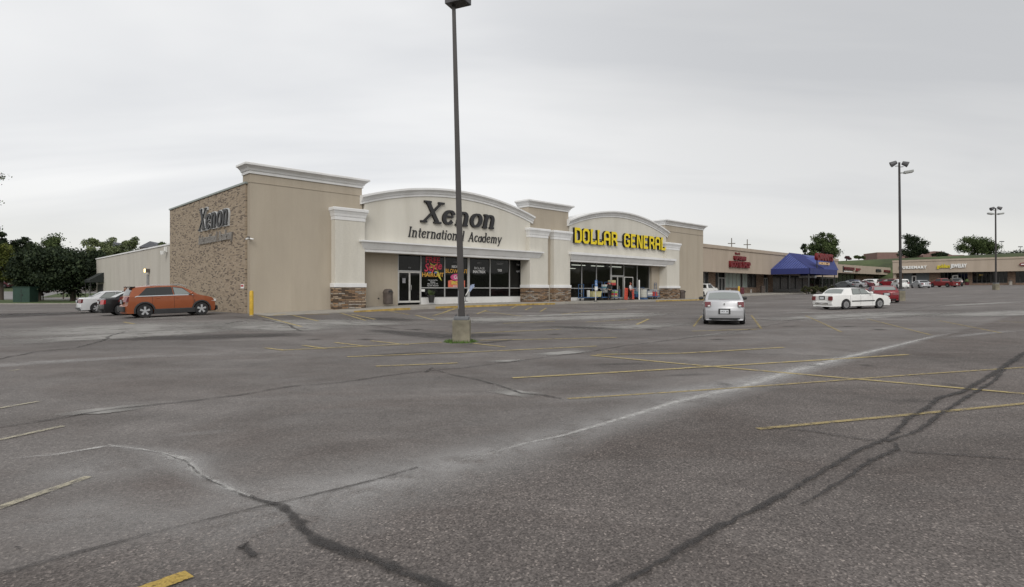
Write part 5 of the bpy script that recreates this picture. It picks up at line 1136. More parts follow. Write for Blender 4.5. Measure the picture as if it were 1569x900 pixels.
MB().lathe([(.3, 0), (.3, .75)], n=8).build('body', MATS['concrete'], r_, off=(0, 0, 0)); MB().lathe([(.34, .752), (.30, 1.0), (.2, 1.1)], n=8).build('lid', MATS['bin_brown'], r_, off=(0, 0, 0))
pp = FM.P(mx_(1483.5), 1.0); r_ = empty('planter', (pp.x, pp.y, E + g1(pp.x, pp.y)), FM.rot, label='dark red round planter with dark plant by the far jewellery window', cat='planter')
MB().lathe([(.3, 0), (.42, .6)], n=10).build('pot', MATS['paint_maroon'], r_, off=(0, 0, 0)); MB().lathe([(.1, .6), (.4, .8), (.3, 1.2), (.1, 1.35)], n=9).build('plant', MATS['leaf_plant'], r_, off=(0, 0, 0))
# things before the tan shop row
for px, py, m_, lab in ((1132, 451.8, 'bollard_yellow', 'yellow bollard before the tan shop row behind the silver sedan'),):
    v = -1.6; u = F.x(px, v); r_ = F.root('bollard', u, v, F.z(px, 453.2, v), label=lab, cat='bollard')
    MB().lathe([(.13, 0), (.13, 1.1), (.08, 1.18)], n=12).build('post', MATS[m_], r_, off=(0, 0, 0), smooth=True); MB().lathe([(.15, .0), (.15, .04)], n=12).build('base_ring', MATS['concrete'], r_, off=(0, 0, 0))
for px, y_, m_, hh_, lab in ((1136, 1.0, 'paint_maroon', .9, 'dark red litter bin beside the yellow bollard at the tan shop row'), (1096.5, 2.6, 'bin_brown', 1.0, 'brown litter bin beside the door of the tan shop row'), (1168.5, 2.4, 'bin_brown', 1.15, 'brown litter bin at the brick pier near the blue canopy')):
    u = F.x(px, y_); p_ = F.P(u, y_); r_ = F.root('litter_bin', u, y_, g1(p_.x, p_.y) + .12, label=lab, cat='litter bin')
    MB().lathe([(.36, 0), (.36, hh_ * .8)], n=8).build('body', MATS[m_], r_, off=(0, 0, 0)); MB().lathe([(.40, hh_ * .802), (.34, hh_)], n=8).build('lid', MATS[m_], r_, off=(0, 0, 0))
for i, px in enumerate((1120, 1137.4, 1152.2)):
    u = F.x(px, SV - .3); r_ = F.root('wall_notice', u, SV - .14, -.25, label=['white notice low on brick sill nearest the shop door', 'white notice on brick sill behind the dark red bin', 'white notice on brick sill under the dark window'][i], cat='notice')
    MB().box(-.14, .14, -.03, 0, -.24, .28).build('plate', MATS['sign_white'], r_, off=(0, 0, 0)); MB().box(-.08, .08, -.034, -.031, .1, .14).build('print', MATS['sign_black'], r_, off=(0, 0, 0))
# ---------------- vehicles ----------------
def paint(name, col, metal=.3, rough=.32):
    m = mat(name, col, rough, .05, 2, metal=metal, spec=.4, coat=.35); return m
for nm, cc, mm in (('paint_orange', (.29, .080, .029), .25), ('paint_black', (.009, .009, .010), .2), ('paint_silver', (.46, .465, .48), .4), ('paint_pearl', (.60, .61, .62), .25), ('paint_white', (.76, .76, .74), 0),
                   ('paint_red', (.19, .012, .018), .15), ('paint_grey', (.11, .12, .125), .4), ('paint_navy', (.035, .045, .10), .3), ('paint_maroon', (.10, .02, .03), .3), ('paint_green', (.10, .13, .11), .3), ('paint_truck', (.18, .014, .016), .1)):
    paint(nm, cc, mm)
mat('tyre', (.022, .022, .023), .85, .15, 8); mat('rim', (.50, .51, .52), .35, .08, 6, metal=.6); mat('plastic_dark', (.035, .035, .036), .6, .1, 6); mat('under', (.012, .012, .012), .9, .1, 3)
mat('tail_red', (.13, .006, .010), .25, .15, 12, spec=.7, coat=.6); mat('tail_red_bright', (.34, .012, .014), .25, .15, 12, spec=.7, coat=.6); mat('lens_clear', (.60, .60, .58), .15, .1, 10, spec=.8, coat=.5); mat('plate_white', (.62, .64, .66), .5, .06, 9)
mat('chrome', (.55, .56, .57), .18, .05, 5, metal=.9); mat('rim_grey', (.30, .30, .30), .5, .1, 6, metal=.4)
def car(label, cat, pos, heading, paint_, S, detail=2, name='parked_car', glass='car_glass', plate='', group=None, lights=('tail_red',)):
    """S: L W wheels(xr,xf) r top outline from rear low corner over the roof to the front low corner, belt, side windows, screens"""
    L_, W_, r = S['L'], S['W'], S['r']; xr, xf = S['wh']; belt = S['belt']; H_ = max(z for x, z in S['top']); zl = S.get('sill', .22)
    x, y = pos
    dz = .5; sl = math.atan2(g1(x + math.cos(heading), y + math.sin(heading)) - g1(x - math.cos(heading), y - math.sin(heading)), 2)
    rl = math.atan2(g1(x - math.sin(heading), y + math.cos(heading)) - g1(x + math.sin(heading), y - math.cos(heading)), 2)
    root = link(bpy.data.objects.new(name, None)); root.location = on_ground(x, y, .0); root.rotation_euler = (rl, -sl, heading); root.empty_display_size = .3
    tag(root, label, cat, group)
    xo = -L_ / 2      # local x runs rear (-) to front (+)
    def hw(x_, z_):
        t_ = abs(x_ - L_ / 2) / (L_ / 2); f = W_ / 2 * (1 - S.get('taper', .10) * t_ ** 4 - .02 * t_ ** 2)
        if z_ < belt: f -= .05 * ((belt * .72 - z_) / belt) ** 2 * 2.0 + (.02 if z_ > belt * .8 else 0) * 0
        else: f -= (z_ - belt) * S.get('tumble', .30) + .02
        return f
    # body: outline with wheel arches
    ra = r * 1.16; low = []
    for cxw in (xf, xr):
        a0 = math.asin(min(1, max(-1, (zl - r) / ra)))
        seq = [(cxw + ra * math.cos(t_), r + ra * math.sin(t_)) for t_ in [a0 + (math.pi - 2 * a0) * i / 12 for i in range(13)]]
        low += seq
    poly = [(L_ - .03, zl)] + low + [(.03, zl)]
    poly = list(S['top']) + poly[0:]       # rear low .. roof .. front low, then back along the sill
    b = MB(); b.prism([(px_, pz_) for px_, pz_ in poly], -1, 1)
    me = bpy.data.meshes.new('body'); me.from_pydata(b.v, [], b.f)
    bm = bmesh.new(); bm.from_mesh(me); bmesh.ops.recalc_face_normals(bm, faces=bm.faces)
    for k in range(1, int(L_ / .22)):
        g_ = bm.verts[:] + bm.edges[:] + bm.faces[:]; bmesh.ops.bisect_plane(bm, geom=g_, plane_co=(k * .22, 0, 0), plane_no=(1, 0, 0))
    for z_ in (belt * .45, belt * .62, belt * .8, belt - .002, belt + .01, belt + .25):
        g_ = bm.verts[:] + bm.edges[:] + bm.faces[:]; bmesh.ops.bisect_plane(bm, geom=g_, plane_co=(0, 0, z_), plane_no=(0, 0, 1))
    for yy_ in (-.8, -.4, 0, .4, .8):
        g_ = bm.verts[:] + bm.edges[:] + bm.faces[:]; bmesh.ops.bisect_plane(bm, geom=g_, plane_co=(0, yy_, 0), plane_no=(0, 1, 0))
    for v in bm.verts:
        yv = v.co.y; w = hw(v.co.x, v.co.z)
        # rounded nose and tail in plan, slightly crowned roof
        e_ = yv * yv; bow = S.get('bow', .10)
        nx_ = v.co.x
        if v.co.x < .35: nx_ = v.co.x + bow * e_ * (1 - v.co.x / .35)
        if v.co.x > L_ - .5: nx_ = v.co.x - bow * 1.6 * e_ * (1 - (L_ - v.co.x) / .5)
        v.co.y = yv * w
        if v.co.z > belt + .3: v.co.z -= .035 * e_
        v.co.x = nx_ + xo
    bm.to_mesh(me); bm.free(); me.materials.append(MATS[paint_])
    me.polygons.foreach_set('use_smooth', [True] * len(me.polygons)); me.set_sharp_from_angle(angle=R(33))
    body = link(bpy.data.objects.new('body', me)); body.parent = root
    bv = body.modifiers.new('bevel', 'BEVEL'); bv.width = .03; bv.segments = 2; bv.limit_method = 'ANGLE'; bv.angle_limit = R(45)
    def part(b, nm, m_, p=root, **k): return b.build(nm, MATS[m_], p, off=(0, 0, 0), **k)
    part(MB().box(xr + xo - ra - .02, xf + xo + ra + .02, -W_ / 2 + .24, W_ / 2 - .24, zl - .02, belt * .78).box(.12 + xo, L_ - .12 + xo, -W_ / 2 + .3, W_ / 2 - .3, zl - .04, zl + .15), 'underbody', 'under')
    for cxw in (xr, xf):
        for s_ in (-1, 1):
            yw = s_ * (W_ / 2 - .115)
            w = part(MB().lathe([(r * .66, -.10), (r * .95, -.105), (r, -.07), (r, .07), (r * .95, .105), (r * .66, .10)], (cxw + xo, yw, r), 22, axis='y'), 'wheel', 'tyre', smooth=True)
            bb = MB(); yo = yw + s_ * .085
            bb.lathe([(r * .66, -.012), (r * .66, .012), (r * .58, .012)], (cxw + xo, yo, r), 20, axis='y')
            if detail > 1:
                for q in range(S.get('spokes', 5)):
                    a = 2 * math.pi * q / S.get('spokes', 5) + .3; ca_, sa_ = math.cos(a), math.sin(a); hw_ = r * .10
                    p0 = (cxw + xo + ca_ * r * .1, r + sa_ * r * .1); p1 = (cxw + xo + ca_ * r * .62, r + sa_ * r * .62); nx_, nz_ = -sa_ * hw_, ca_ * hw_
                    y0_, y1_ = sorted((yo + s_ * .014, yo + s_ * .034))
                    bb.prism([(p0[0] + nx_, p0[1] + nz_), (p0[0] - nx_, p0[1] - nz_), (p1[0] - nx_ * 1.5, p1[1] - nz_ * 1.5), (p1[0] + nx_ * 1.5, p1[1] + nz_ * 1.5)], y0_, y1_)
            bb.lathe([(r * .18, -.02), (r * .15, .02)] if s_ > 0 else [(r * .15, -.02), (r * .18, .02)], (cxw + xo, yo + s_ * .022, r), 10, axis='y')
            part(bb, 'rim', S.get('rim', 'rim'), w)
    def side_panel(poly_, off_, nm, m_, p, s_, th=.004):
        c0 = (sum(q[0] for q in poly_) / len(poly_), sum(q[1] for q in poly_) / len(poly_)); bb = MB(); pts = []
        n_ = len(poly_)
        for q in range(n_):
            a, c__ = poly_[q], poly_[(q + 1) % n_]
            for k in range(4): pts.append((a[0] + (c__[0] - a[0]) * k / 4, a[1] + (c__[1] - a[1]) * k / 4))
        vs = [(px_ + xo, s_ * (hw(px_, pz_) + off_), pz_) for px_, pz_ in pts]; N_ = len(vs)
        vs.append((c0[0] + xo, s_ * (hw(*c0) + off_), c0[1])); fs = [(q, (q + 1) % N_, N_) for q in range(N_)]
        bb.add(vs, fs); o = part(bb, nm, m_, p); return o
    def grow(poly_, e):
        cx_ = sum(q[0] for q in poly_) / len(poly_); cz_ = sum(q[1] for q in poly_) / len(poly_)
        return [(q[0] + e * (1 if q[0] > cx_ else -1), q[1] + e * (1 if q[1] > cz_ else -1)) for q in poly_]
    for s_ in (-1, 1):
        for pl in S['win']:
            fr = side_panel(grow(pl, .03), .007, 'window_frame', S.get('wframe', 'plastic_dark'), root, s_)
            side_panel(pl, .012, 'side_window', S.get('tint', {}).get(S['win'].index(pl), glass), fr, s_)
    def screen(A, B, nm, inset0=.06, inset1=.05, gl=glass, side=.10):
        a = Vector((A[0], 0, A[1])); c__ = Vector((B[0], 0, B[1])); d = (c__ - a).normalized(); nn = Vector((-d.z, 0, d.x))
        if nn.z < 0: nn = -nn
        a2 = a + d * inset0; c2 = c__ - d * inset1; vs = []; K = 6
        for p in (a2, a2.lerp(c2, .5), c2):
            for q in range(K + 1):
                t_ = -1 + 2 * q / K; w = hw(p.x, p.z) - side; bow = 0
                zz_ = p.z - (.035 * t_ * t_ if p.z > belt + .3 else 0); xx = p.x
                if xx < .35: xx += S.get('bow', .10) * t_ * t_ * (1 - xx / .35) * .9
                vs.append((xx + nn.x * .014 + xo, t_ * w, zz_ + nn.z * .014))
        fs = [(j * (K + 1) + i, j * (K + 1) + i + 1, (j + 1) * (K + 1) + i + 1, (j + 1) * (K + 1) + i) for j in range(2) for i in range(K)]
        part(MB().add(vs, fs), nm, gl, smooth=True)
    screen(S['rear'][0], S['rear'][1], 'rear_window', gl=S.get('rglass', glass)); screen(S['front'][0], S['front'][1], 'windscreen')
    tz0, tz1, tw, td = S['tail']
    for s_ in (-1, 1):
        w = hw(.1, (tz0 + tz1) / 2); y0_, y1_ = sorted((s_ * (w - tw), s_ * (w + .012)))
        bx = MB(); zt0, zt1 = tz0, tz1; xa = S.get('tailx', .0)
        inn = s_ * (w - tw); outr = s_ * (w + .010)
        bow = S.get('bow', .10); bw_in = bow * ((w - tw) / w) ** 2; bw_out = bow * 1.0
        vs = []
        for (yy_, bx_) in ((inn, bw_in), (outr, bw_out)):
            sh = S.get('tailslant', 0) if yy_ == inn else 0
            vs += [(xo + xa + bx_ - .03, yy_, zt0 + sh), (xo + xa + bx_ - .03 + S.get('taillean', 0), yy_, zt1), (xo + td, yy_, zt1 - .02), (xo + td, yy_, zt0 + .05)]
        bx.add(vs, [(0, 1, 2, 3), (7, 6, 5, 4), (0, 4, 5, 1), (1, 5, 6, 2), (2, 6, 7, 3), (3, 7, 4, 0)])
        part(bx, 'tail_light', lights[0])
        hz0, hz1 = S['head']; wf_ = hw(L_ - .25, (hz0 + hz1) / 2); 
        vs = [(xo + L_ - .48, s_ * (wf_ + .012), hz1), (xo + L_ - .15, s_ * (wf_ - .04), hz1 - .03), (xo + L_ - .15, s_ * (wf_ - .04), hz0), (xo + L_ - .42, s_ * (wf_ + .012), hz0 + .03),
              (xo + L_ - .40, s_ * (wf_ - .3), hz1), (xo + L_ - .015, s_ * (wf_ - .36), hz1 - .05), (xo + L_ - .015, s_ * (wf_ - .36), hz0), (xo + L_ - .40, s_ * (wf_ - .3), hz0)]
        part(MB().add(vs, [(0, 1, 2, 3), (7, 6, 5, 4), (0, 4, 5, 1), (1, 5, 6, 2), (2, 6, 7, 3), (3, 7, 4, 0)]), 'headlight', 'lens_clear')
        if detail > 0:
            mx__ = S['mir']; y0_ = s_ * (hw(mx__, belt) + .0); b2 = MB()
            b2.lathe([(.02, 0), (.075, .05), (.085, .12), (.07, .20), (.02, .23)] if s_ > 0 else [(.02, -.23), (.07, -.20), (.085, -.12), (.075, -.05), (.02, 0)], (mx__ + xo, y0_, belt + .10), 10, axis='y')
            part(b2, 'mirror', S.get('mirm', paint_), smooth=True)
    if detail > 0:
        pz0, px0 = S['plate']; part(MB().box(xo + px0 - .012, xo + px0 + .012, -.24, .24, pz0 - .03, pz0 + .20), 'plate_recess', 'plastic_dark'); pl = part(MB().box(xo + px0 - .02, xo + px0 + .01, -.17, .17, pz0, pz0 + .15), 'licence_plate', 'plate_white')
        if plate:
            me = text_mesh(plate, .10, .004); me.transform(Matrix.Rotation(R(-90), 4, 'Z')); me.materials.append(MATS['sign_black']); o = link(bpy.data.objects.new('lettering', me)); o.parent = pl; o.location = (xo + px0 - .025, 0, pz0 + .075)
        part(MB().box(xo + .015, xo + .10, -W_ * .30, W_ * .30, S['lip'][0], S['lip'][1]), 'bumper_trim', S.get('lipm', 'plastic_dark'))
    if detail > 1:
        for s_ in (-1, 1):
            for hx in S['hand']:
                y0_ = s_ * (hw(hx, belt - .12) + .02); part(MB().box(hx + xo - .09, hx + xo + .09, min(y0_, y0_ - s_ * .04), max(y0_, y0_ - s_ * .04), belt - .14, belt - .105), 'door_handle', S.get('handm', paint_), bevel=.01)
            for gx in S['gaps']:      # door shut lines
                bb = MB(); vs = []
                for q in range(7):
                    z_ = zl + .08 + (belt - .03 - zl - .08) * q / 6; yv = s_ * (hw(gx, z_) + .003); vs += [(gx + xo - .006, yv, z_), (gx + xo + .006, yv, z_)]
                bb.add(vs, [(2 * q, 2 * q + 1, 2 * q + 3, 2 * q + 2) for q in range(6)]); part(bb, 'door_gap', 'under')
            if 'strip' in S:
                z0_, z1_, xa_, xb_, sm = S['strip']; bb = MB(); vs = []
                for q in range(11):
                    xq = xa_ + (xb_ - xa_) * q / 10
                    for z_, of in ((z0_, .002), (z0_, .022), (z1_, .022), (z1_, .002)): vs.append((xq + xo, s_ * (hw(xq, z_) + of), z_))
                fs = [(q * 4 + j, q * 4 + (j + 1) % 4, q * 4 + 4 + (j + 1) % 4, q * 4 + 4 + j) for q in range(10) for j in range(4)] + [(0, 1, 2, 3), (43, 42, 41, 40)]
                bb.add(vs, fs); part(bb, 'side_strip', sm)
    for ex in S.get('extra', ()): ex(root, body, xo, hw, part)
    return root
def lip_cladding(root, body, xo, hw, part):   # dark sill, arches and rails for the crossover
    L_ = 4.57; r = .36; ra = r * 1.16
    for s_ in (-1, 1):
        bb = MB(); vs = []
        for q in range(9):
            xq = 1.35 + (3.30 - 1.35) * q / 8
            for z_, of in ((.20, .004), (.20, .03), (.42, .03), (.45, .004)): vs.append((xq + xo, s_ * (hw(xq, z_) + of), z_))
        bb.add(vs, [(q * 4 + j, q * 4 + (j + 1) % 4, q * 4 + 4 + (j + 1) % 4, q * 4 + 4 + j) for q in range(8) for j in range(4)] + [(0, 1, 2, 3), (35, 34, 33, 32)]); part(bb, 'sill_cladding', 'plastic_dark')
        for cxw in (.93, 3.64):
            bb = MB(); N_ = 14
            for q in range(N_ + 1):
                t_ = math.pi * (-.08 + 1.16 * q / N_)
                for rr_, of in ((ra - .005, .004), (ra - .005, .03), (ra + .06, .03), (ra + .075, .004)):
                    xq, zq = cxw + rr_ * math.cos(t_), r + rr_ * math.sin(t_); bb.v.append((xq + xo, s_ * (hw(xq, zq) + of), zq))
            for q in range(N_):
                for j in range(4): bb.f.append([q * 4 + j, q * 4 + (j + 1) % 4, q * 4 + 4 + (j + 1) % 4, q * 4 + 4 + j]); bb.mi.append(0)
            part(bb, 'arch_cladding', 'plastic_dark')
        part(MB().tube((1.1 + xo, s_ * (hw(1.1, 1.62) - .06), 1.60), (1.35 + xo, s_ * (hw(1.3, 1.62) - .06), 1.705), .018, n=6).tube((1.35 + xo, s_ * (hw(1.3, 1.62) - .06), 1.705), (2.6 + xo, s_ * (hw(2.6, 1.65) - .06), 1.73), .018, n=6).tube((2.6 + xo, s_ * (hw(2.6, 1.65) - .06), 1.73), (2.95 + xo, s_ * (hw(2.9, 1.6) - .06), 1.60), .018, n=6), 'roof_rail', 'chrome')
        bb = MB(); vs = []; path = ((.50, 1.10), (.60, 1.14), (1.0, 1.14), (1.6, 1.145), (2.2, 1.15), (2.8, 1.15), (3.22, 1.15))
        for xq, z_ in path:
            for dz_, of in ((-.018, .008), (-.018, .022), (.018, .022), (.018, .008)): vs.append((xq + xo, s_ * (hw(xq, z_ + dz_) + of), z_ + dz_))
        bb.add(vs, [(q * 4 + j, q * 4 + (j + 1) % 4, q * 4 + 4 + (j + 1) % 4, q * 4 + 4 + j) for q in range(6) for j in range(4)]); part(bb, 'chrome_strip', 'chrome')
        part(MB().box(3.28 + xo, 3.31 + xo, min(s_ * (hw(3.3, .8)), s_ * (hw(3.3, .8) + .012)), max(s_ * hw(3.3, .8), s_ * (hw(3.3, .8) + .012)), .60, .88), 'side_vent', 'plastic_dark')
    part(MB().box(-.02 + xo, .10 + xo, -.70, .70, .36, .62).box(L_ - .12 + xo, L_ + .0 + xo, -.62, .62, .26, .50), 'bumper_cladding', 'plastic_dark', bevel=.03)
    part(MB().box(.28 + xo, .60 + xo, -.56, .56, 1.60, 1.645), 'roof_spoiler', 'plastic_dark', bevel=.01)
SUV = dict(L=4.57, W=1.84, r=.365, wh=(.93, 3.64), belt=1.13, sill=.25, taper=.09, bow=.13, tumble=.30,
           top=[(.06, .25), (.0, .42), (.02, .64), (.10, .70), (.14, 1.00), (.22, 1.12), (.46, 1.56), (.62, 1.64), (1.3, 1.69), (2.2, 1.69), (2.75, 1.62), (3.48, 1.16), (3.7, 1.10), (4.25, .98), (4.46, .86), (4.55, .66), (4.57, .40), (4.50, .25)],
           win=[[(.66, 1.17), (1.40, 1.17), (1.40, 1.55), (1.08, 1.54)], [(1.46, 1.17), (2.24, 1.17), (2.18, 1.57), (1.46, 1.56)], [(2.34, 1.17), (3.12, 1.19), (2.72, 1.50), (2.28, 1.57)]],
           tint={0: 'car_glass', 1: 'car_glass', 2: 'car_glass_pale'}, rear=((.22, 1.12), (.46, 1.56)), front=((2.75, 1.62), (3.48, 1.16)), tail=(.86, 1.13, .30, .42), taillean=.10, head=(.76, .92), mir=3.12, plate=(.78, .06), lip=(.40, .48),
           hand=(1.55, 2.45), gaps=(1.28, 2.30, 3.22), spokes=5, extra=(lip_cladding,), wframe='chrome' if False else 'plastic_dark')
SEDAN = dict(L=4.6, W=1.76, r=.325, wh=(.98, 3.66), belt=.93, sill=.20, taper=.12, bow=.16, tumble=.36,
             top=[(.08, .22), (.0, .40), (.02, .60), (.10, .90), (.20, 1.00), (.70, 1.02), (1.32, 1.38), (1.6, 1.43), (2.3, 1.44), (2.65, 1.40), (3.38, .99), (3.7, .93), (4.3, .78), (4.5, .64), (4.6, .45), (4.54, .22)],
             win=[[(1.12, .99), (1.98, .97), (2.0, 1.33), (1.52, 1.31)], [(2.07, .97), (2.98, .97), (2.56, 1.29), (2.10, 1.34)]],
             rear=((.70, 1.02), (1.32, 1.38)), front=((2.65, 1.40), (3.38, .99)), tail=(.66, .92, .34, .34), taillean=.04, head=(.54, .74), mir=2.92, plate=(.70, .02), lip=(.26, .34), hand=(1.35, 2.25), gaps=(1.10, 2.03, 3.05), spokes=6)
def brake_lamp(root, body, xo, hw, part):
    part(MB().box(.17 + xo, .20 + xo, -.20, .20, 1.05, 1.075), 'brake_light', 'tail_red')
    for s_ in (-1, 1):
        y_ = s_ * (hw(.1, .8) - .16); part(MB().box(.0 + xo, .10 + xo, y_ - .05, y_ + .05, .785, .85), 'reversing_light', 'lens_clear', bevel=.01)
    part(MB().box(.012 + xo, .05 + xo, -.62, .62, .245, .30), 'lower_shade', 'under')  # near-black strip: shading along the bottom of the tail, put in as colour
    part(MB().tube((-.0 + xo, 0, .90), (.04 + xo, 0, .90), .035), 'emblem', 'chrome')
COMPACT = dict(SEDAN, L=4.54, W=1.73, r=.325, wh=(.88, 3.50), belt=.98, taper=.10, bow=.13, tumble=.38,
               top=[(.06, .24), (.0, .36), (.0, .62), (.05, .78), (.09, 1.00), (.16, 1.07), (.40, 1.08), (1.15, 1.39), (1.5, 1.455), (2.2, 1.46), (2.6, 1.42), (3.36, 1.02), (3.7, .95), (4.25, .80), (4.45, .66), (4.54, .45), (4.5, .24)],
               win=[[(1.0, 1.04), (1.90, 1.03), (1.92, 1.37), (1.42, 1.34)], [(2.0, 1.03), (2.95, 1.03), (2.5, 1.33), (2.02, 1.37)]], extra=(brake_lamp,), rear=((.36, 1.06), (1.15, 1.39)), front=((2.6, 1.42), (3.36, 1.02)), tail=(.76, .99, .23, .30), tailslant=.07, taillean=.03,
               head=(.58, .76), mir=2.95, plate=(.50, -.005), lip=(.24, .30), rglass='car_glass_pale', mirm='plastic_dark')
OLDSEDAN = dict(SEDAN,  L=4.83, W=1.76, r=.32, wh=(1.12, 3.79), belt=.93, taper=.06, bow=.05, tumble=.34, rim='rim_grey',
                top=[(.10, .30), (.02, .34), (.0, .50), (.06, .52), (.06, .90), (.12, .97), (.85, .99), (1.24, 1.34), (1.36, 1.38), (2.45, 1.38), (2.62, 1.35), (3.22, .98), (3.5, .94), (4.55, .80), (4.62, .62), (4.80, .58), (4.83, .40), (4.72, .28)],
                win=[[(1.66, .98), (2.22, .98), (2.20, 1.31), (1.70, 1.31)], [(2.30, .98), (2.98, .98), (2.60, 1.31), (2.28, 1.31)]], rear=((.85, .99), (1.24, 1.34)), front=((2.62, 1.35), (3.22, .98)),
                tail=(.60, .86, .26, .12), head=(.60, .74), mir=3.0, plate=(.68, .055), lip=(.36, .44), hand=(1.80, 2.42), gaps=(1.45, 2.26, 3.22), spokes=12, strip=(.50, .56, 1.55, 3.35, 'plastic_dark'), rglass='car_glass_pale', lipm='chrome')
COUPE = dict(SEDAN, L=4.65, W=1.86, wh=(.95, 3.55), belt=.90, top=[(.08, .24), (.0, .40), (.0, .62), (.04, .86), (.14, .96), (.55, .96), (1.25, 1.27), (1.6, 1.34), (2.1, 1.34), (2.3, 1.31), (3.0, .97), (3.3, .92), (4.3, .78), (4.6, .62), (4.65, .4), (4.58, .24)],
             win=[[(1.72, .95), (2.75, .95), (2.25, 1.24), (1.75, 1.27)], [(1.2, .96), (1.6, .95), (1.62, 1.2), (1.5, 1.2)]], rear=((.55, .96), (1.25, 1.27)), front=((2.3, 1.31), (3.0, .97)), tail=(.62, .80, .42, .22), mir=2.75, plate=(.60, -.01), lip=(.26, .32), hand=(1.95,), gaps=(1.66, 2.9), rglass='car_glass_pale')
VAN = dict(SUV, L=4.8, W=1.85, extra=(), top=[(.06, .25), (.0, .42), (.04, 1.0), (.28, 1.62), (.5, 1.70), (2.4, 1.72), (2.8, 1.66), (3.7, 1.08), (4.4, .92), (4.74, .74), (4.8, .45), (4.7, .25)], rear=((.04, 1.02), (.28, 1.62)), front=((2.8, 1.66), (3.7, 1.08)), taillean=.05)
def bed(root, body, xo, hw, part):
    part(MB().box(.12 + xo, 2.0 + xo, -.72, .72, 1.003, 1.012), 'load_bed', 'under')
TRUCK = dict(SUV, L=5.2, W=1.86, r=.38, wh=(1.1, 4.2), sill=.34, belt=1.10, extra=(bed,), taper=.05, bow=.03, tumble=.26,
             top=[(.06, .45), (.0, .50), (.0, .62), (.05, .64), (.05, 1.0), (2.1, 1.0), (2.2, 1.08), (2.36, 1.64), (2.5, 1.70), (3.2, 1.70), (3.4, 1.64), (3.95, 1.14), (4.9, 1.04), (5.12, .9), (5.2, .5), (5.1, .34)],
             win=[[(2.55, 1.16), (3.72, 1.16), (3.35, 1.56), (2.58, 1.58)]], rear=((2.2, 1.10), (2.36, 1.64)), front=((3.4, 1.64), (3.95, 1.14)), tail=(.70, .96, .14, .12), taillean=0, head=(.8, .96), mir=3.6, plate=(.52, -.01), lip=(.46, .50), hand=(2.7,), gaps=(2.45, 3.75), lipm='chrome')
HEAD_U = math.pi / 2 - TH                      # heading along the store front
def by_rear(px, py, heading, S, side=0.0, Y=None):
    """ground point of the rear bumper centre given by its pixel -> centre of the car"""
    p = gp(px, py) if Y is None else Vector(at_depth(px, Y)); return (p.x + math.cos(heading) * S['L'] / 2, p.y + math.sin(heading) * S['L'] / 2)
def from_corner(X, Y, S, heading, side):   # near rear corner (side=-1: its right side faces us)
    c_h, s_h = math.cos(heading), math.sin(heading); lx, ly = S['L'] / 2, -side * S['W'] / 2
    return (X + c_h * lx - s_h * ly, Y + s_h * lx + c_h * ly)
car('orange crossover with silver roof rails and dark lower trim, nose to the brick wall', 'car', from_corner(-19.75, 29.65, SUV, HEAD_U, -1), HEAD_U, 'paint_orange', SUV, plate='PKT 417')
X_, Y_ = at_depth(155, 33.0)
car('black sedan with red tail lights parked between the orange crossover and the pale sedan', 'car', from_corner(X_, Y_, SEDAN, HEAD_U, -1), HEAD_U, 'paint_black', SEDAN, lights=('tail_red_bright',), glass='car_glass_pale')
X_, Y_ = at_depth(120.5, 37.3)
car('pearl white sedan at the far side of the black sedan by the brick wall', 'car', from_corner(X_, Y_, SEDAN, HEAD_U, -1), HEAD_U, 'paint_pearl', SEDAN, glass='car_glass_pale')
hd = R(90 - 18.5); p_ = gp(1110, 498.5); 
car('silver compact sedan seen from behind, alone among yellow bay lines', 'car', (p_.x + math.cos(hd) * 2.2, p_.y + math.sin(hd) * 2.2), hd, 'paint_silver', COMPACT, plate='OAX 382')
hd = R(15); wp = Vector(at_depth(1295.5, 37.2))   # rear near wheel
car('long white boxy old sedan with black side strip, parked across the lot', 'car', (wp.x + math.cos(hd) * (2.415 - 1.12) - math.sin(hd) * .80, wp.y + math.sin(hd) * (2.415 - 1.12) + math.cos(hd) * .80), hd, 'paint_white', OLDSEDAN, glass='car_glass_pale')
hd = R(66); p_ = Vector(at_depth(1359, 45.2))
car('red coupe behind the white old sedan, beside the concrete base of a light pole', 'car', (p_.x + math.cos(hd) * 2.3, p_.y + math.sin(hd) * 2.3), hd, 'paint_red', COUPE, glass='car_glass_pale', plate='RDJ 56')
p_ = F.P(F.x(1079, 5), 0); 
car('white pickup half hidden behind the end tower of the store', 'pickup', tuple(F.P(T3[1] + 3.0, 1.7)[:2]), HEAD_U, 'paint_white', TRUCK, detail=1)
# the row of cars before the set-back shops
rowcars = [(1292, 126, 'paint_grey', SEDAN, 'dark grey sedan at the near end of the row, beside the terrace bushes', 130), (1303, 130, 'paint_navy', SUV, 'dark blue crossover second in the row before the set-back shops', 130), (1311, 127, 'paint_silver', SEDAN, 'silver sedan between the dark blue crossover and a maroon car', 130),
           (1321, 127, 'paint_maroon', SEDAN, 'maroon car before the white crossover in the long parked row', 130), (1329, 132, 'paint_white', VAN, 'white crossover standing tallest in the row before the set-back shops', 130), (1338, 134, 'paint_navy', SEDAN, 'dark navy car just beyond the white crossover in the row', 130),
           (1347, 132, 'paint_maroon', SUV, 'dark maroon crossover between the navy car and a red one', 130), (1356, 131, 'paint_white', COMPACT, 'low white car in front of the red one at the end of the row', 130), (1362, 129.5, 'paint_red', SUV, 'bright red crossover at the far end of the row by the gap', 130)]
for px, Y, m_, S_, lab, h_ in rowcars: car(lab, 'car', at_depth(px, Y), R(h_), m_, dict(S_, extra=()), detail=0, group='cars parked before the set-back shops')
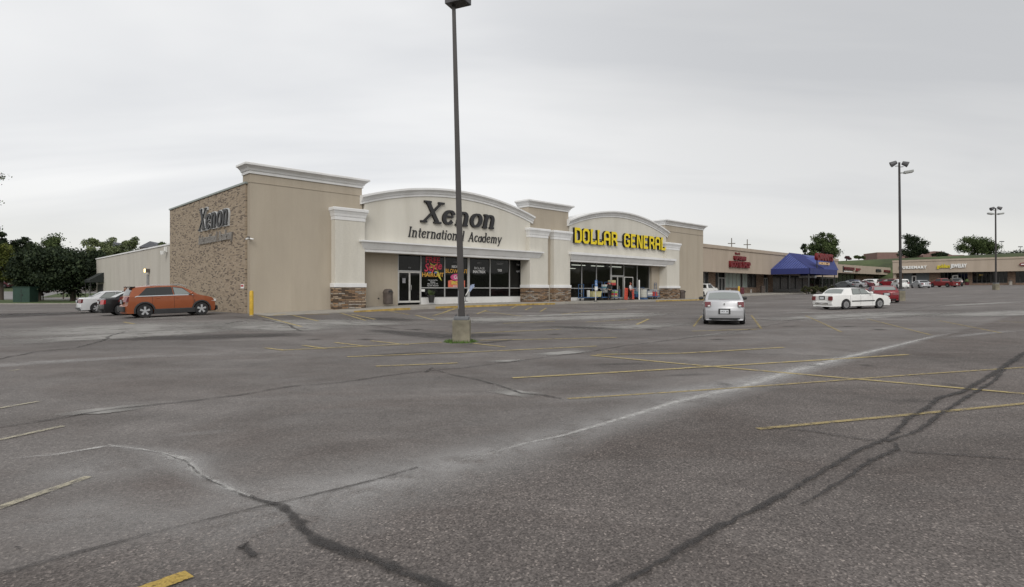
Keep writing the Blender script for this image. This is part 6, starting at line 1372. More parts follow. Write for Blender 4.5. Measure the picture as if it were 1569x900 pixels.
for px, Y, m_, S_, lab, h_, cat_, dt in ((1379, 107, 'paint_white', VAN, 'white people carrier behind the light pole with the single side lamp', 72, 'car', 1), (1410.5, 107, 'paint_silver', SEDAN, 'silver sedan parked before the white-framed door of the far row', 78, 'car', 1),
                                    (1446, 110, 'paint_truck', TRUCK, 'red pickup truck parked before the far shop row', 102, 'pickup', 1), (1464, 116, 'paint_black', SUV, 'small black car next to the red pickup', 62, 'car', 1)):
    car(lab, cat_, at_depth(px, Y), R(h_), m_, dict(S_, extra=(bed,) if S_ is TRUCK else ()), detail=dt)
# cars on the raised car park beyond the trees
for px, py, m_, lab in ((-1, 440.5, 'paint_maroon', 'dark maroon car at the very edge of the street beyond the lawn'), (84, 438.5, 'paint_navy', 'blue car glimpsed under the dark trees beyond the lawn'), (98, 439, 'paint_grey', 'grey car under the trees next to the blue one')):
    p_ = gp(px, py); car(lab, 'car', (p_.x, p_.y), R(8), m_, dict(SEDAN, extra=()), detail=0)
# ---------------- lamp poles ----------------
mat('pole_brown', (.042, .038, .037), .55, .12, 3); mat('pole_plate', (.16, .165, .17), .6, .2, 6, metal=.3); mat('pole_concrete', (.20, .182, .135), .9, .35, 2.2, bump=.4, bscale=25); mat('lamp_shell', (.30, .31, .30), .5, .1, 3); mat('flood_dark', (.09, .09, .095), .5, .2, 5)
mat('lamp_lens', (.5, .5, .46), .3, .1, 3)
def light_pole(label, pos, baseh, H, w0, w1, lean, rot, heads, bw=.58):
    r_ = empty('light_pole', on_ground(*pos), rot, label=label, cat='light pole')
    b = MB(); b.lathe([(bw / 2 * 1.03, -.1), (bw / 2, baseh - .03), (bw / 2 - .03, baseh)], n=20) if bw < .5 else b.box(-bw / 2, bw / 2, -bw / 2, bw / 2, -.1, baseh)
    b.build('concrete_base', MATS['pole_concrete'], r_, off=(0, 0, 0), bevel=.025)
    MB().box(-.24, .24, -.24, .24, baseh + .002, baseh + .12).build('base_plate', MATS['pole_plate'], r_, off=(0, 0, 0), bevel=.02)
    for sx in (-1, 1):
        for sy in (-1, 1): MB().tube((sx * .19, sy * .19, baseh + .12), (sx * .19, sy * .19, baseh + .17), .018, n=6).build('bolt', MATS['flood_dark'], r_, off=(0, 0, 0))
    lx, ly = lean; b = MB(); vs = []
    for z_, w in ((baseh + .12, w0), (H, w1)):
        t_ = (z_ - baseh) / (H - baseh)
        for sx, sy in ((-1, -1), (1, -1), (1, 1), (-1, 1)): vs.append((lx * t_ + sx * w / 2, ly * t_ + sy * w / 2, z_))
    b.add(vs, [(3, 2, 1, 0), (4, 5, 6, 7), (0, 1, 5, 4), (1, 2, 6, 5), (2, 3, 7, 6), (3, 0, 4, 7)]); b.build('pole', MATS['pole_brown'], r_, off=(0, 0, 0), bevel=.012)
    MB().box(-w0 / 2 - .012, -w0 / 2 + .02, -w0 / 2 - .02, w0 / 2 - .06, baseh + .35, baseh + .95).build('hand_hole_cover', MATS['pole_plate'], r_, off=(0, 0, 0)) if bw >= .5 and w0 > .19 else None
    for kind, az, zz_ in heads:
        c__, s__ = math.cos(az), math.sin(az); t_ = (zz_ - baseh) / (H - baseh); ox, oy = lx * t_, ly * t_
        def rp(x, y, z): return (ox + x * c__ - y * s__, oy + x * s__ + y * c__, z)
        def rbox(b, x0, x1, y0, y1, z0, z1, dz=0):
            b.add([rp(x0, y0, z0), rp(x1, y0, z0 + dz), rp(x1, y1, z0 + dz), rp(x0, y1, z0), rp(x0, y0, z1), rp(x1, y0, z1 + dz), rp(x1, y1, z1 + dz), rp(x0, y1, z1)], [(0, 3, 2, 1), (4, 5, 6, 7), (0, 1, 5, 4), (1, 2, 6, 5), (2, 3, 7, 6), (3, 0, 4, 7)]); return b
        if kind == 'shoe':
            hd_ = rbox(rbox(MB(), 0, .35, -.04, .04, zz_ - .05, zz_ + .05), .32, 1.0, -.19, .19, zz_ - .08, zz_ + .12, .08).build('lamp_head', MATS['lamp_shell'], r_, off=(0, 0, 0), bevel=.03)
            rbox(MB(), .42, .94, -.14, .14, zz_ - .10, zz_ - .078, .075).build('lens', MATS['lamp_lens'], hd_, off=(0, 0, 0))
        if kind == 'box':
            hd_ = rbox(MB(), -.20, .52, -.24, .24, zz_ - .0, zz_ + .30, .0).build('lamp_head', MATS['flood_dark'], r_, off=(0, 0, 0), bevel=.02)
            rbox(MB(), -.02, .48, -.20, .20, zz_ - .012, zz_ - .002).build('lens', MATS['pole_brown'], hd_, off=(0, 0, 0))
        if kind == 'flood':
            b = MB(); rbox(b, .0, .06, -.03, .03, zz_, zz_ + .25); rbox(b, .0, .3, -.03, .03, zz_ + .02, zz_ + .07)
            hd_ = b.build('flood_bracket', MATS['flood_dark'], r_, off=(0, 0, 0))
            MB().tube(rp(.20, 0, zz_ + .38), rp(.62, 0, zz_ + .18), .15, .24, n=12).build('flood_lamp', MATS['flood_dark'], hd_, off=(0, 0, 0))
p1 = gp(707.5, 524.5); s1 = FPX / p1.y; ppm = s1
Hm = lambda py, p: (HY - py) / FPX * p.y - g1(p.x, p.y)
light_pole('tall dark square light pole on a weathered concrete block in the open lot', (p1.x, p1.y), Hm(490.5, p1), Hm(6, p1), .205, .115, (-.26, 0), R(0), (('box', R(-25), Hm(9, p1)),), bw=.56)
p2 = Vector(at_depth(1380, 49)); h2 = Hm(249, p2)
light_pole('light pole with one side lamp and paired floods, behind the red coupe', (p2.x, p2.y), .85, h2, .17, .12, (-.12, 0), R(0), (('shoe', R(-20), h2 - .9), ('flood', R(160), h2 - .35), ('flood', R(-35), h2 - .45)), bw=.5)
p3 = Vector(at_depth(1526, 76)); h3 = Hm(319, p3)
light_pole('light pole with two side lamps and two floods before the far shop row', (p3.x, p3.y), .8, h3, .16, .12, (-.05, 0), R(0), (('shoe', R(0), h3 - .8), ('shoe', R(180), h3 - .8), ('flood', R(180), h3 - .35), ('flood', R(-20), h3 - .3)), bw=.56)
for px, Y, py, lab in ((1535, 250, 371, 'thin distant lamp post with small twin head on the green bank'), (1563.5, 260, 379, 'thin distant lamp post at the end of the green bank')):
    pp = at_depth(px, Y); g_ = g1(*pp); hh = (HY - py) / FPX * Y - g_
    r_ = empty('lamp_post', on_ground(*pp), label=lab, cat='lamp post'); MB().tube((0, 0, -.3), (0, 0, hh), .12, .08, n=6).build('pole', MATS['pole_brown'], r_, off=(0, 0, 0)); MB().box(-.9, .9, -.2, .2, hh, hh + .35).build('lamp_head', MATS['flood_dark'], r_, off=(0, 0, 0))
mat('pole_wood', (.16, .14, .12), .9, .2, 2)
for px, py, Y, lab in ((1121, 365, 190, 'utility pole with double crossarms above the tan shop row'), (1145, 367, 195, 'utility pole with a single crossarm above the tan shop row')):
    pp = at_depth(px, Y); g_ = g1(*pp); hh = (HY - py) / FPX * Y - g_
    r_ = empty('utility_pole', on_ground(*pp), R(-10), label=lab, cat='utility pole'); MB().tube((0, 0, -.3), (0, 0, hh), .2, .14, n=8).build('pole', MATS['pole_wood'], r_, off=(0, 0, 0))
    for k in range(2 if 'double' in lab else 1): MB().box(-1.15, 1.15, -.12, .12, hh - 1.9 - k * 1.5, hh - 1.65 - k * 1.5).build('crossarm', MATS['pole_wood'], r_, off=(0, 0, 0))
# weeds round the concrete base
mat('weed', (.085, .15, .03), .85, .4, 8)
b = MB(); pc = on_ground(p1.x, p1.y)
for k in range(800):
    a = rnd.uniform(0, 6.283); 
    rr_ = .30 + abs(rnd.gauss(0, .09)); x = math.cos(a) * rr_ * 1.1; y = math.sin(a) * rr_; 
    if max(abs(x), abs(y)) < .29: x *= .3 / max(abs(x), .01) if abs(x) > abs(y) else 1; y *= .3 / max(abs(y), .01) if abs(y) >= abs(x) else 1
    x += -.12 * (1 if rnd.random() < .3 else 0)
    h_ = rnd.uniform(.03, .12); dx_ = rnd.uniform(-.05, .05); dy_ = rnd.uniform(-.05, .05); w = rnd.uniform(.005, .012); t_ = rnd.uniform(0, 3.14)
    cx_, cy_ = w * math.cos(t_), w * math.sin(t_)
    b.add([(x - cx_, y - cy_, 0), (x + cx_, y + cy_, 0), (x + dx_, y + dy_, h_)], [(0, 1, 2)])
o = b.build('weeds', MATS['weed'], fix=False); o.location = pc; tag(o, 'fringe of green weeds round the concrete base of the tall pole', 'weeds', kind='stuff')
# ---------------- people ----------------
mat('skin', (.42, .25, .17), .6, .06, 8); mat('cloth_black', (.014, .014, .016), .85, .2, 12); mat('cloth_white', (.50, .50, .53), .85, .08, 12); mat('hair_dark', (.03, .02, .016), .7, .3, 20); mat('hair_red', (.13, .04, .03), .6, .3, 20); mat('skin_red', (.42, .16, .10), .6, .06, 8)
mat('cap_grey', (.16, .17, .20), .8, .1, 9)
def skin_mesh(name, verts, edges, radii, m_, parent, sub=1, root_i=0):
    me = bpy.data.meshes.new(name); me.from_pydata(verts, edges, []); o = link(bpy.data.objects.new(name, me)); o.parent = parent
    sk = o.modifiers.new('skin', 'SKIN'); sk.use_smooth_shade = True
    for i, r in enumerate(radii):
        d = me.skin_vertices[0].data[i]; d.radius = (r, r) if not isinstance(r, tuple) else r; d.use_root = (i == root_i)
    if sub: ss = o.modifiers.new('sub', 'SUBSURF'); ss.levels = sub; ss.render_levels = sub
    me.materials.append(MATS[m_]); return o
def person(label, loc, rz, top, bottom, hair, pose, skin='skin', H=1.74, female=False):
    root = empty('person', loc, rz, label=label, cat='person'); k = H / 1.74
    V = []; Ed = []; Rd = []
    def add(p, r, par=None):
        V.append((p[0] * k, p[1] * k, p[2] * k)); Rd.append(r * k if not isinstance(r, tuple) else (r[0] * k, r[1] * k)); 
        if par is not None: Ed.append((par, len(V) - 1))
        return len(V) - 1
    pel = add((0, 0, .95), (.155, .115)); wa = add((0, .0, 1.10), (.135, .10), pel); ch = add((0, .01, 1.30), (.165, .115), wa); sh = add((0, .01, 1.42), (.10, .08), ch); nk = add((0, -.01, 1.50), .052, sh)
    hd_ = add((0, -.03, 1.57), .075, nk); h2_ = add((0, -.035, 1.64), .088, hd_); add((0, -.02, 1.71), .06, h2_)
    hands = []
    for s_ in (-1, 1):
        st = pose['r' if s_ > 0 else 'l']
        hp = add((s_ * .095, 0, .90), .095, pel); kn = add((s_ * .10 + st[0], st[1] * .5 - .02, .50), .062, hp); an = add((s_ * .11 + st[0], st[1], .09), .042, kn); add((s_ * .12 + st[0], st[1] - .13, .035), .038, an)
        so = add((s_ * .185, .01, 1.40), .058, sh); el, wr_ = pose['ra' if s_ > 0 else 'la']; e_ = add(el, .043, so); w_ = add(wr_, .030, e_)
        d = (Vector(wr_) - Vector(el)).normalized(); pm = Vector(wr_) + d * .07; p_ = add(pm, (.040, .022), w_); side = d.cross(Vector((0, 1, 0))); side = side.normalized() if side.length > .1 else Vector((1, 0, 0))
        hands.append((Vector(wr_), d, side, s_))
    bodyo = skin_mesh('body', V, Ed, Rd, skin, root)
    for wr_, d, side, s_ in hands:     # four fingers and a thumb, each its own chain rooted in the palm
        HV = []; HE = []; HR = []
        base = wr_ + d * .06
        HV.append(base); HR.append(.024)
        for f_, (off_, ln) in enumerate(((-.030, .065), (-.010, .078), (.010, .072), (.030, .058))):
            a = len(HV); curl = Vector((0, -.35, 0)); HV.append(base + side * off_ + d * .045); HR.append(.0095); HE.append((0, a))
            HV.append(base + side * off_ * 1.1 + d * (.045 + ln * .55) + curl * .02); HR.append(.0085); HE.append((a, a + 1)); HV.append(base + side * off_ * 1.1 + d * (.045 + ln) + curl * .07); HR.append(.007); HE.append((a + 1, a + 2))
        a = len(HV); HV.append(base + side * .035 * -s_ + d * .0 + Vector((0, -.02, 0))); HR.append(.011); HE.append((0, a)); HV.append(base + side * .055 * -s_ + d * .04 + Vector((0, -.03, 0))); HR.append(.009); HE.append((a, a + 1))
        skin_mesh('hand', [tuple(v * k) for v in HV], HE, [r * k for r in HR], skin, bodyo, sub=1)
    # clothes as their own skins a little larger than the body
    TV = []; TE = []; TR = []
    def t_(p, r, par=None):
        TV.append((p[0] * k, p[1] * k, p[2] * k)); TR.append((r[0] * k, r[1] * k) if isinstance(r, tuple) else r * k)
        if par is not None: TE.append((par, len(TV) - 1))
        return len(TV) - 1
    a = t_((0, 0, .93), (.175, .135)); b_ = t_((0, 0, 1.10), (.160, .125), a); c__ = t_((0, .01, 1.30), (.185, .135), b_); e_ = t_((0, .01, 1.43), (.105, .09), c__)
    for s_ in (-1, 1):
        el, wr_ = pose['ra' if s_ > 0 else 'la']; q = t_((s_ * .185, .01, 1.40), .072, e_); q = t_(el, .058, q)
        if pose.get('long', True): t_(Vector(el).lerp(Vector(wr_), .85), .045, q)
        else: t_(Vector(el).lerp(Vector(wr_), .15), .052, q)
    skin_mesh('shirt', TV, TE, TR, top, bodyo)
    TV = []; TE = []; TR = []; a = t_((0, 0, .97), (.168, .13))
    for s_ in (-1, 1):
        st = pose['r' if s_ > 0 else 'l']; q = t_((s_ * .095, 0, .88), .108, a); q = t_((s_ * .10 + st[0], st[1] * .5 - .02, .50), .078, q); t_((s_ * .11 + st[0], st[1], .10), .062, q)
    skin_mesh('trousers', TV, TE, TR, bottom, bodyo)
    for s_ in (-1, 1):
        st = pose['r' if s_ > 0 else 'l']; x, y = (s_ * .115 + st[0]) * k, (st[1] - .05) * k
        b = MB(); b.add([(x - .045, y - .15, 0), (x + .045, y - .15, 0), (x + .05, y + .1, 0), (x - .05, y + .1, 0), (x - .04, y - .14, .05), (x + .04, y - .14, .05), (x + .045, y + .09, .10), (x - .045, y + .09, .10)], [(3, 2, 1, 0), (4, 5, 6, 7), (0, 1, 5, 4), (1, 2, 6, 5), (2, 3, 7, 6), (3, 0, 4, 7)])
        b.build('shoe', MATS['cloth_black'], bodyo, off=(0, 0, 0), bevel=.015)
    # hair and face
    b = MB(); hc = Vector((0, -.022, 1.665)) * k
    vs = []; rings = 8; seg = 14
    for i in range(rings + 1):
        th = math.pi * .62 * i / rings
        for j in range(seg):
            ph = 2 * math.pi * j / seg; rr_ = (.108 + .006 * math.sin(3 * ph)) * k; z_ = rr_ * math.cos(th) * 1.05; x = rr_ * .86 * math.sin(th) * math.cos(ph); y = rr_ * math.sin(th) * math.sin(ph)
            if math.sin(ph) < -.25 and th > .9: y *= .70; z_ = max(z_, .035 * k)
            vs.append((hc.x + x, hc.y + y + .012, hc.z + z_))
    fs = [(i * seg + j, i * seg + (j + 1) % seg, (i + 1) * seg + (j + 1) % seg, (i + 1) * seg + j) for i in range(rings) for j in range(seg)]
    b.add(vs, fs); b.build('hair', MATS[hair], bodyo, off=(0, 0, 0), smooth=True)
    if female:
        MB().lathe([(.10 * k, 1.36 * k), (.115 * k, 1.50 * k), (.10 * k, 1.64 * k)], (0, .035 * k, 0), 12).build('long_hair', MATS[hair], bodyo, off=(0, 0, 0), smooth=True)
    b = MB(); b.tube((-.032 * k, -.118 * k, 1.645 * k), (-.032 * k, -.125 * k, 1.645 * k), .009, n=8).tube((.032 * k, -.118 * k, 1.645 * k), (.032 * k, -.125 * k, 1.645 * k), .009, n=8); b.build('eyes', MATS['hair_dark'], bodyo, off=(0, 0, 0))
    MB().add([(0, -.115 * k, 1.65 * k), (-.014 * k, -.115 * k, 1.605 * k), (.014 * k, -.115 * k, 1.605 * k), (0, -.142 * k, 1.612 * k)], [(0, 1, 3), (0, 3, 2), (1, 2, 3)]).build('nose', MATS[skin], bodyo, off=(0, 0, 0))
    MB().box(-.024 * k, .024 * k, -.122 * k, -.112 * k, 1.578 * k, 1.586 * k).build('mouth', MATS['sign_red_dark'], bodyo, off=(0, 0, 0))
    return root
pose_a = dict(r=(.03, .02), l=(.0, -.05), ra=((.27, .02, 1.16), (.24, -.16, .99)), la=((-.27, .06, 1.15), (-.20, -.12, 1.08)))
u = ux(934.2, -.5); person('person in black top and black trousers standing at the goods, back half turned', F.P(u, -.5, pz(u, -.5)), F.rot + R(150), 'cloth_black', 'cloth_black', 'cap_grey', pose_a, H=1.82)
pose_b = dict(r=(.04, -.10), l=(-.02, .10), ra=((.25, -.05, 1.17), (.30, -.16, .96)), la=((-.25, .02, 1.16), (-.30, -.10, .95)), long=False)
u = ux(963.3, -.55); person('person in white short-sleeved shirt and dark trousers stepping out between orange panels', F.P(u, -.75, pz(u, -.75)), F.rot + R(20), 'cloth_white', 'cloth_black', 'hair_red', pose_b, skin='skin_red', H=1.72)
pp = at_depth(192.3, 37.5); pose_c = dict(r=(.0, .03), l=(.0, -.03), ra=((.22, .0, 1.14), (.22, -.05, .92)), la=((-.22, .0, 1.14), (-.22, -.05, .92)))
person('woman with dark red hair in black, head showing over the parked sedans', on_ground(*pp), R(20), 'cloth_black', 'cloth_black', 'hair_red', pose_c, H=1.66, female=True)
# ---------------- trees ----------------
def leaf_mat(name, c0, c1, c2, rough=.75):
    m, t, b, N = nodes_mat(name)
    g_ = N('ShaderNodeNewGeometry'); c = ramp(N, g_.outputs['Random Per Island'], [(0, c0), (.5, c1), (1, c2)])
    n = N('ShaderNodeTexNoise', {'Vector': N('ShaderNodeTexCoord').outputs['Object'], 'Scale': .5, 'Detail': 2}).outputs[0]
    c = N('ShaderNodeMixRGB', {0: 1.0, 1: c, 2: ramp(N, n, [(.35, (.65, .68, .6)), (.65, (1.25, 1.22, 1.2))])}, blend_type='MULTIPLY').outputs[0]
    t.links.new(c, b.inputs['Base Color']); b.inputs['Roughness'].default_value = rough; b.inputs['Specular IOR Level'].default_value = .2
    return m
leaf_mat('leaf_dark', (.012, .022, .012), (.022, .034, .016), (.036, .050, .022)); leaf_mat('leaf_mid', (.038, .058, .022), (.060, .085, .032), (.090, .118, .045)); leaf_mat('leaf_light', (.10, .13, .06), (.14, .17, .085), (.18, .205, .11))
leaf_mat('leaf_dry', (.03, .035, .016), (.05, .055, .025), (.08, .08, .035)); leaf_mat('leaf_red', (.05, .02, .022), (.075, .028, .03), (.10, .04, .04)); leaf_mat('leaf_yellow', (.05, .065, .016), (.085, .10, .022), (.12, .13, .03))
mat('bark', (.075, .060, .048), .95, .25, 4, bump=.5, bscale=12, stretch=(1, 1, .3))
def tree(label, pos, zbase, H, Wd, lm, n=4500, leaf=.30, trunk_h=.25, tr=.22, seed=1, clumps=26, shape='round', gap=.5, cat='tree', name='tree', group=None, flat=1.0):
    """zbase None: stands on the ground. crown of many small leaf faces gathered in clumps on limbs"""
    rg = random.Random(seed); X, Y = pos; loc = on_ground(X, Y) if zbase is None else Vector((X, Y, E + zbase))
    root = empty(name, loc, rg.uniform(0, 6), label=label, cat=cat, group=group)
    cb_ = H * trunk_h; ch_ = H - cb_; cents = []
    for i in range(clumps):
        for _ in range(60):
            x, y, z = rg.uniform(-1, 1), rg.uniform(-1, 1), rg.uniform(-1, 1)
            rr_ = math.sqrt(x * x + y * y)
            lim = {'round': math.sqrt(max(0, 1 - z * z)) * (1 if z < .2 else .95), 'cone': (1 - (z + 1) / 2) * .95 + .05, 'spread': math.sqrt(max(0, 1 - (max(z, -.2)) ** 2)) if z > -.7 else .4}[shape]
            if rr_ <= lim and rr_ * rr_ + z * z > .12: break
        cr_ = rg.uniform(.20, .36) * Wd * .5 * (1 if shape != 'cone' else max(.5, lim))
        cents.append((x * (Wd / 2 - cr_ * .6), y * (Wd / 2 - cr_ * .6), cb_ + (z + 1) / 2 * (ch_ - cr_ * .5) * 1.0, cr_))
    b = MB(); b.tube((0, 0, -.3), (rg.uniform(-.1, .1) * tr, 0, cb_ * 1.0), tr, tr * .8, n=9); top = (rg.uniform(-.3, .3), rg.uniform(-.3, .3), cb_ + ch_ * .55); b.tube((0, 0, cb_ * .98), top, tr * .8, tr * .3, n=8)
    tk = b.build('trunk', MATS['bark'], root, off=(0, 0, 0), smooth=True)
    for (x, y, z, c__) in cents[:12]:
        t_ = rg.uniform(.0, .5); s_ = Vector((0, 0, cb_)).lerp(Vector(top), t_); mid = s_.lerp(Vector((x, y, z)), .5) + Vector((0, 0, -.05 * H * rg.random()))
        MB().tube(s_, mid, tr * .35, tr * .22, n=6).tube(mid, (x, y, z), tr * .22, tr * .06, n=5).build('limb', MATS['bark'], tk, off=(0, 0, 0))
    per = n // clumps; vs = []; fs = []
    for (x, y, z, c__) in cents:
        for _ in range(int(per * rg.uniform(.7, 1.3))):
            th = rg.uniform(0, 6.283); u_ = rg.uniform(-1, 1); rr_ = c__ * (rg.random() ** gap) * rg.uniform(.75, 1.25); sq = math.sqrt(1 - u_ * u_)
            p = Vector((x + rr_ * sq * math.cos(th), y + rr_ * sq * math.sin(th), z + rr_ * u_ * .75 * flat))
            nn = Vector((rg.gauss(0, 1), rg.gauss(0, 1), rg.gauss(.5, 1))).normalized(); t1 = nn.orthogonal().normalized(); t2 = nn.cross(t1); s_ = leaf * rg.uniform(.5, 1.2); k_ = len(vs)
            vs += [p - t1 * s_ * .5, p + t2 * s_ * .32, p + t1 * s_ * .5, p - t2 * s_ * .32]; fs.append((k_, k_ + 1, k_ + 2, k_ + 3))
    MB().add(vs, fs).build('crown', MATS[lm], root, off=(0, 0, 0), fix=False); return root
def tree_px(label, px, Y, ytop, width_px, lm, base_py=None, **k):
    pos = at_depth(px, Y); zb = g1(*pos) if base_py is None else (HY - base_py) / FPX * Y; H = (HY - ytop) / FPX * Y - zb
    return tree(label, pos, zb, H, width_px / FPX * Y, lm, **k)
tree_px('large dark dense tree over the lawn before the pale rear wing', 112, 70, 372, 118, 'leaf_dark', n=26000, leaf=.34, trunk_h=.20, tr=.34, seed=3, clumps=110, gap=.6, shape='spread')
tree_px('dark tree whose low branches hang over the green cabinet', 60, 72, 374, 84, 'leaf_dark', n=18000, leaf=.34, trunk_h=.2, tr=.26, seed=4, clumps=80, gap=.6)
tree_px('small dense round dark shrub tree rising above the green cabinet', 39, 71, 421, 34, 'leaf_dark', n=3500, leaf=.26, trunk_h=.25, tr=.12, seed=14, clumps=18)
tree_px('tall thin-topped tree behind, second from the edge of the photo', 42, 105, 358, 50, 'leaf_dark', n=12000, leaf=.36, trunk_h=.2, tr=.3, seed=5, clumps=34, gap=.55)
tree_px('yellow-green tree at the edge of the photo above the street', 2, 76, 366, 62, 'leaf_yellow', n=13000, leaf=.32, trunk_h=.3, tr=.28, seed=6, clumps=56, gap=.6)
tree_px('green-topped tree standing behind the large dark tree', 82, 110, 357, 70, 'leaf_mid', n=13000, leaf=.38, trunk_h=.15, tr=.3, seed=7, clumps=60)
tree_px('tall tree at the very edge of the photo with dark crown', -8, 100, 346, 52, 'leaf_dark', n=7000, leaf=.4, trunk_h=.3, tr=.3, seed=8, clumps=30)
tree_px('light green tree behind the roof line, closest to the dark trees', 146, 98, 361, 50, 'leaf_light', n=11000, leaf=.34, trunk_h=.1, tr=.3, seed=9, clumps=50)
tree_px('light green rounded tree behind the middle of the rear wing', 176, 104, 357, 52, 'leaf_light', n=11000, leaf=.34, trunk_h=.1, tr=.3, seed=10, clumps=50)
tree_px('light green tree ending beside the grey house gable', 203, 102, 361, 40, 'leaf_light', n=9000, leaf=.34, trunk_h=.1, tr=.3, seed=11, clumps=40)
tree_px('small green tree showing over the roof beside the brick wall', 253, 112, 368, 34, 'leaf_mid', n=4500, leaf=.42, trunk_h=.1, tr=.3, seed=12, clumps=22)
tree_px('small dark tree low over the rear wing roof line', 132, 100, 385, 44, 'leaf_dark', n=5000, leaf=.38, trunk_h=.1, tr=.3, seed=13, clumps=24)
tree_px('small red-leaved ornamental tree on the lawn beside the cabinet', 66, 74, 434, 24, 'leaf_red', n=2200, leaf=.2, trunk_h=.35, tr=.08, seed=15, clumps=14)
tree_px('slender young dark tree on the lawn under the large one', 97, 80, 430, 15, 'leaf_dark', n=1800, leaf=.2, trunk_h=.45, tr=.08, seed=16, clumps=12)
tree_px('green rounded tree on the hill behind the street at the edge', 15, 150, 372, 60, 'leaf_mid', n=6000, leaf=.5, trunk_h=.1, tr=.3, seed=17, clumps=28)
tree_px('hazy green tree on the hill behind the dark trees', 65, 165, 380, 70, 'leaf_mid', n=6000, leaf=.5, trunk_h=.1, tr=.3, seed=18, clumps=28)
tree_px('two-lobed tree on the bank behind the blue canopy', 1262, 150, 355, 52, 'leaf_mid', base_py=408, n=14000, leaf=.40, trunk_h=.18, tr=.4, seed=21, clumps=40, gap=.6)
tree_px('smaller low dark tree beside the two-lobed one behind the blue canopy', 1239, 152, 371, 28, 'leaf_dark', base_py=408, n=6000, leaf=.40, trunk_h=.1, tr=.3, seed=25, clumps=22, gap=.6)
tree_px('dark leafy tree on the bank behind the light pole with one side lamp', 1398, 205, 357, 46, 'leaf_dark', base_py=400, n=12000, leaf=.5, trunk_h=.05, tr=.4, seed=22, clumps=44, gap=.6)
tree_px('broad open tree on the bank behind the far shop row', 1498, 205, 360, 58, 'leaf_mid', base_py=396, n=12000, leaf=.5, trunk_h=.16, tr=.4, seed=23, clumps=44, shape='spread')
tree_px('low bush on the bank beside the reddish building', 1441, 200, 385, 26, 'leaf_dark', base_py=397, n=2500, leaf=.4, trunk_h=.1, tr=.2, seed=26, clumps=12, name='bush', cat='bush')
tree_px('long low bush beyond the broad open tree on the bank', 1545, 215, 383, 60, 'leaf_dark', base_py=394, n=3500, leaf=.45, trunk_h=.1, tr=.2, seed=27, clumps=20, name='bush', cat='bush', shape='spread')
tree_px('small reddish-green shrub on the bank behind the set-back shops', 1316, 215, 389, 20, 'leaf_mid', base_py=397, n=1800, leaf=.45, trunk_h=.1, tr=.2, seed=28, clumps=10, name='bush', cat='bush')
tree_px('small shrub on the bank beyond the canopy sign', 1297, 205, 392, 16, 'leaf_red', base_py=399, n=1200, leaf=.4, trunk_h=.1, tr=.2, seed=29, clumps=8, name='bush', cat='bush')
# a near tree just outside the photo whose twigs reach in
tp = at_depth(-75, 22); rg = random.Random(31); r_ = empty('tree', on_ground(*tp), label='near tree outside the picture with leafy twigs reaching in at the edge', cat='tree')
tk = MB().tube((0, 0, -.2), (0, 0, 3.0), .2, .14).tube((0, 0, 3.0), (.2, 0, 5.6), .14, .07).build('trunk', MATS['bark'], r_, off=(0, 0, 0))
vs = []; fs = []
for (py, pxe) in ((270, 13), (268, 4), (308, 1), (350, 6), (300, -10), (330, -8)):
    ze = (HY - py) / FPX * 22 - g1(*tp); xe = (pxe + 75) / FPX * 22; st = Vector((.1, 0, min(5.4, ze - .3))); xe -= .12; en = Vector((xe, 0, ze))
    MB().tube(st, en, .04, .01, n=5).build('limb', MATS['bark'], tk, off=(0, 0, 0))
    for q in range(130):
        t_ = rg.uniform(.55, 1.02); p = st.lerp(en, t_) + Vector((rg.gauss(0, .07), rg.gauss(0, .12), rg.gauss(0, .07))); nn = Vector((rg.gauss(0, 1), rg.gauss(0, 1), rg.gauss(0, 1))).normalized(); t1 = nn.orthogonal().normalized(); t2 = nn.cross(t1); s_ = .075 * rg.uniform(.6, 1.2); k_ = len(vs)
        vs += [p - t1 * s_ * .5, p + t2 * s_ * .32, p + t1 * s_ * .5, p - t2 * s_ * .32]; fs.append((k_, k_ + 1, k_ + 2, k_ + 3))
MB().add(vs, fs).build('crown', MATS['leaf_mid'], r_, off=(0, 0, 0), fix=False)
# terrace bushes by the canopy
for i, (px, w) in enumerate(((1236, 16), (1250, 18), (1263, 16), (1275, 14))):
    v = VO - .9; u = F.x(px, v); p_ = F.P(u, v)
    tree(['clump of tall ornamental grass nearest the terrace posts', 'ornamental grass clump under the blue canopy middle', 'ornamental grass clump below the canopy sign', 'last ornamental grass clump beside the parked row'][i], (p_.x, p_.y), None, 1.15, w / FPX * p_.y, 'leaf_dry', n=1800, leaf=.2, trunk_h=.05, tr=.05, seed=40 + i, clumps=12, name='bush', cat='bush', group='grass clumps along the terrace')
# green cabinet, far houses, hilltop building
mat('cabinet_green', (.020, .050, .036), .6, .15, 3)
p_ = gp(39.5, 464.5); r_ = empty('utility_cabinet', on_ground(p_.x, p_.y), R(5), label='dark green utility cabinet on the lawn under the trees', cat='cabinet'); s_ = p_.y / FPX
MB().box(-12 * s_, 12 * s_, -.7, .7, 0, 1.75).build('body', MATS['cabinet_green'], r_, off=(0, 0, 0), bevel=.04); MB().box(-12 * s_ - .05, 12 * s_ + .05, -.76, .76, 1.75, 1.83).build('lid', MATS['cabinet_green'], r_, off=(0, 0, 0))
MB().box(-.02, .02, -.715, -.70, .1, 1.6).box(.1, .16, -.74, -.70, .8, 1.0).build('door_seam', MATS['black_metal'], r_, off=(0, 0, 0))
mat('roof_shingle', (.13, .135, .15), .9, .2, 2); mat('house_wall', (.30, .27, .25), .9, .1, 2); mat('house_pale', (.45, .44, .43), .9, .1, 2)
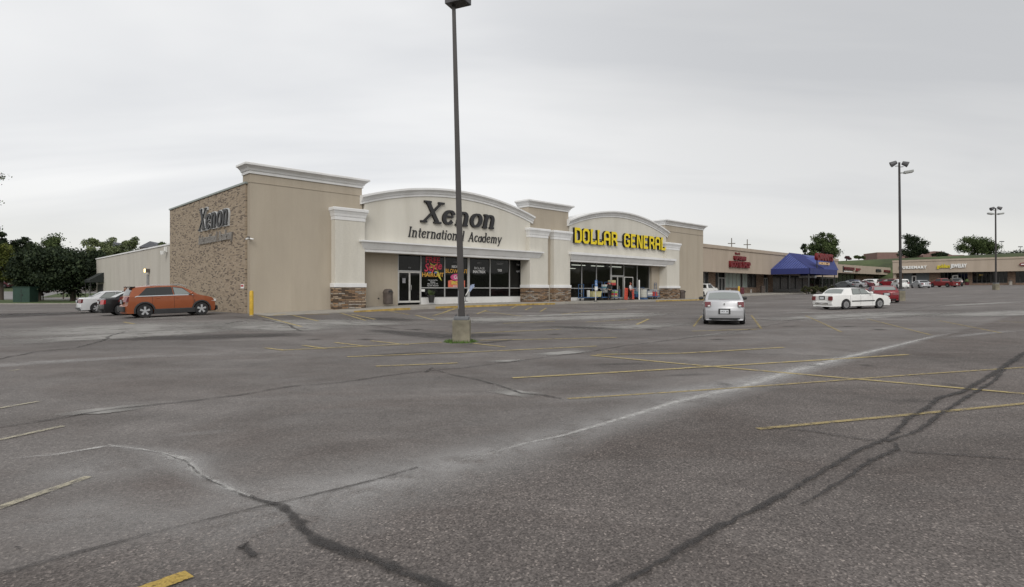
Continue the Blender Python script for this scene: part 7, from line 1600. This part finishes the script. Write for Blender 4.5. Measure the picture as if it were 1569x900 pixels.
def house(px, Y, eave_py, ridge_py, wpx, label, wallm='house_wall'):
    X, Y = at_depth(px, Y); s_ = Y / FPX; g_ = g1(X, Y); w = wpx * s_ / 2; ez = (HY - eave_py) * s_ - g_; rz_ = (HY - ridge_py) * s_ - g_
    r_ = empty('house', on_ground(X, Y), R(12), label=label, cat='house'); MB().box(-w * .92, w * .92, 0, 8, -.5, ez).build('wall', MATS[wallm], r_, off=(0, 0, 0))
    MB().prism([(-w, ez - .1), (0, rz_), (w, ez - .1)], -.4, 8.4).build('roof', MATS['roof_shingle'], r_, off=(0, 0, 0))
    f_ = MB().box(-w * .3, w * .1, -.04, 0, ez - 1.6, ez - .5).build('window', MATS['white_paint'], r_, off=(0, 0, 0)); MB().box(-w * .26, w * .06, -.06, -.04, ez - 1.5, ez - .6).build('pane', MATS['shop_dark'], f_, off=(0, 0, 0))
house(166, 122, 378, 369.5, 14, 'house with pale gable among the light green trees', 'house_pale'); house(172, 126, 384, 377, 34, 'wide house with grey roof behind the rear wing roof line'); house(231, 125, 379, 370, 34, 'house with bluish grey gable roof above the rear wing'); house(150, 120, 391, 384, 30, 'brownish house low behind the dark trees', 'house_wall')
mat('red_brown_wall', (.20, .125, .11), .9, .1, 1)
X, Y = at_depth(1412, 250); r_ = empty('hilltop_building', on_ground(X, Y), R(-6), label='long low reddish building on top of the green bank', cat='building'); s_ = Y / FPX; g_ = g1(X, Y); zq = lambda py: (HY - py) * s_ - g_
MB().box(-64 * s_, -34 * s_, 0, 12, -1, zq(387)).build('wing', MATS['red_brown_wall'], r_, off=(0, 0, 0)); MB().box(-34 * s_, 70 * s_, 4, 18, -1, zq(390.5)).build('wing', MATS['red_brown_wall'], r_, off=(0, 0, 0))
MB().prism([(4 * s_, zq(391)), (20 * s_, zq(385)), (30 * s_, zq(385.5)), (46 * s_, zq(391))], 1, 10).box(4 * s_, 46 * s_, 1, 10, -1, zq(391)).build('hall', MATS['red_brown_wall'], r_, off=(0, 0, 0))
MB().box(-64 * s_, -34 * s_, -.05, 12.1, zq(387), zq(386.4)).build('roof_edge', MATS['stucco_mall'], r_, off=(0, 0, 0))
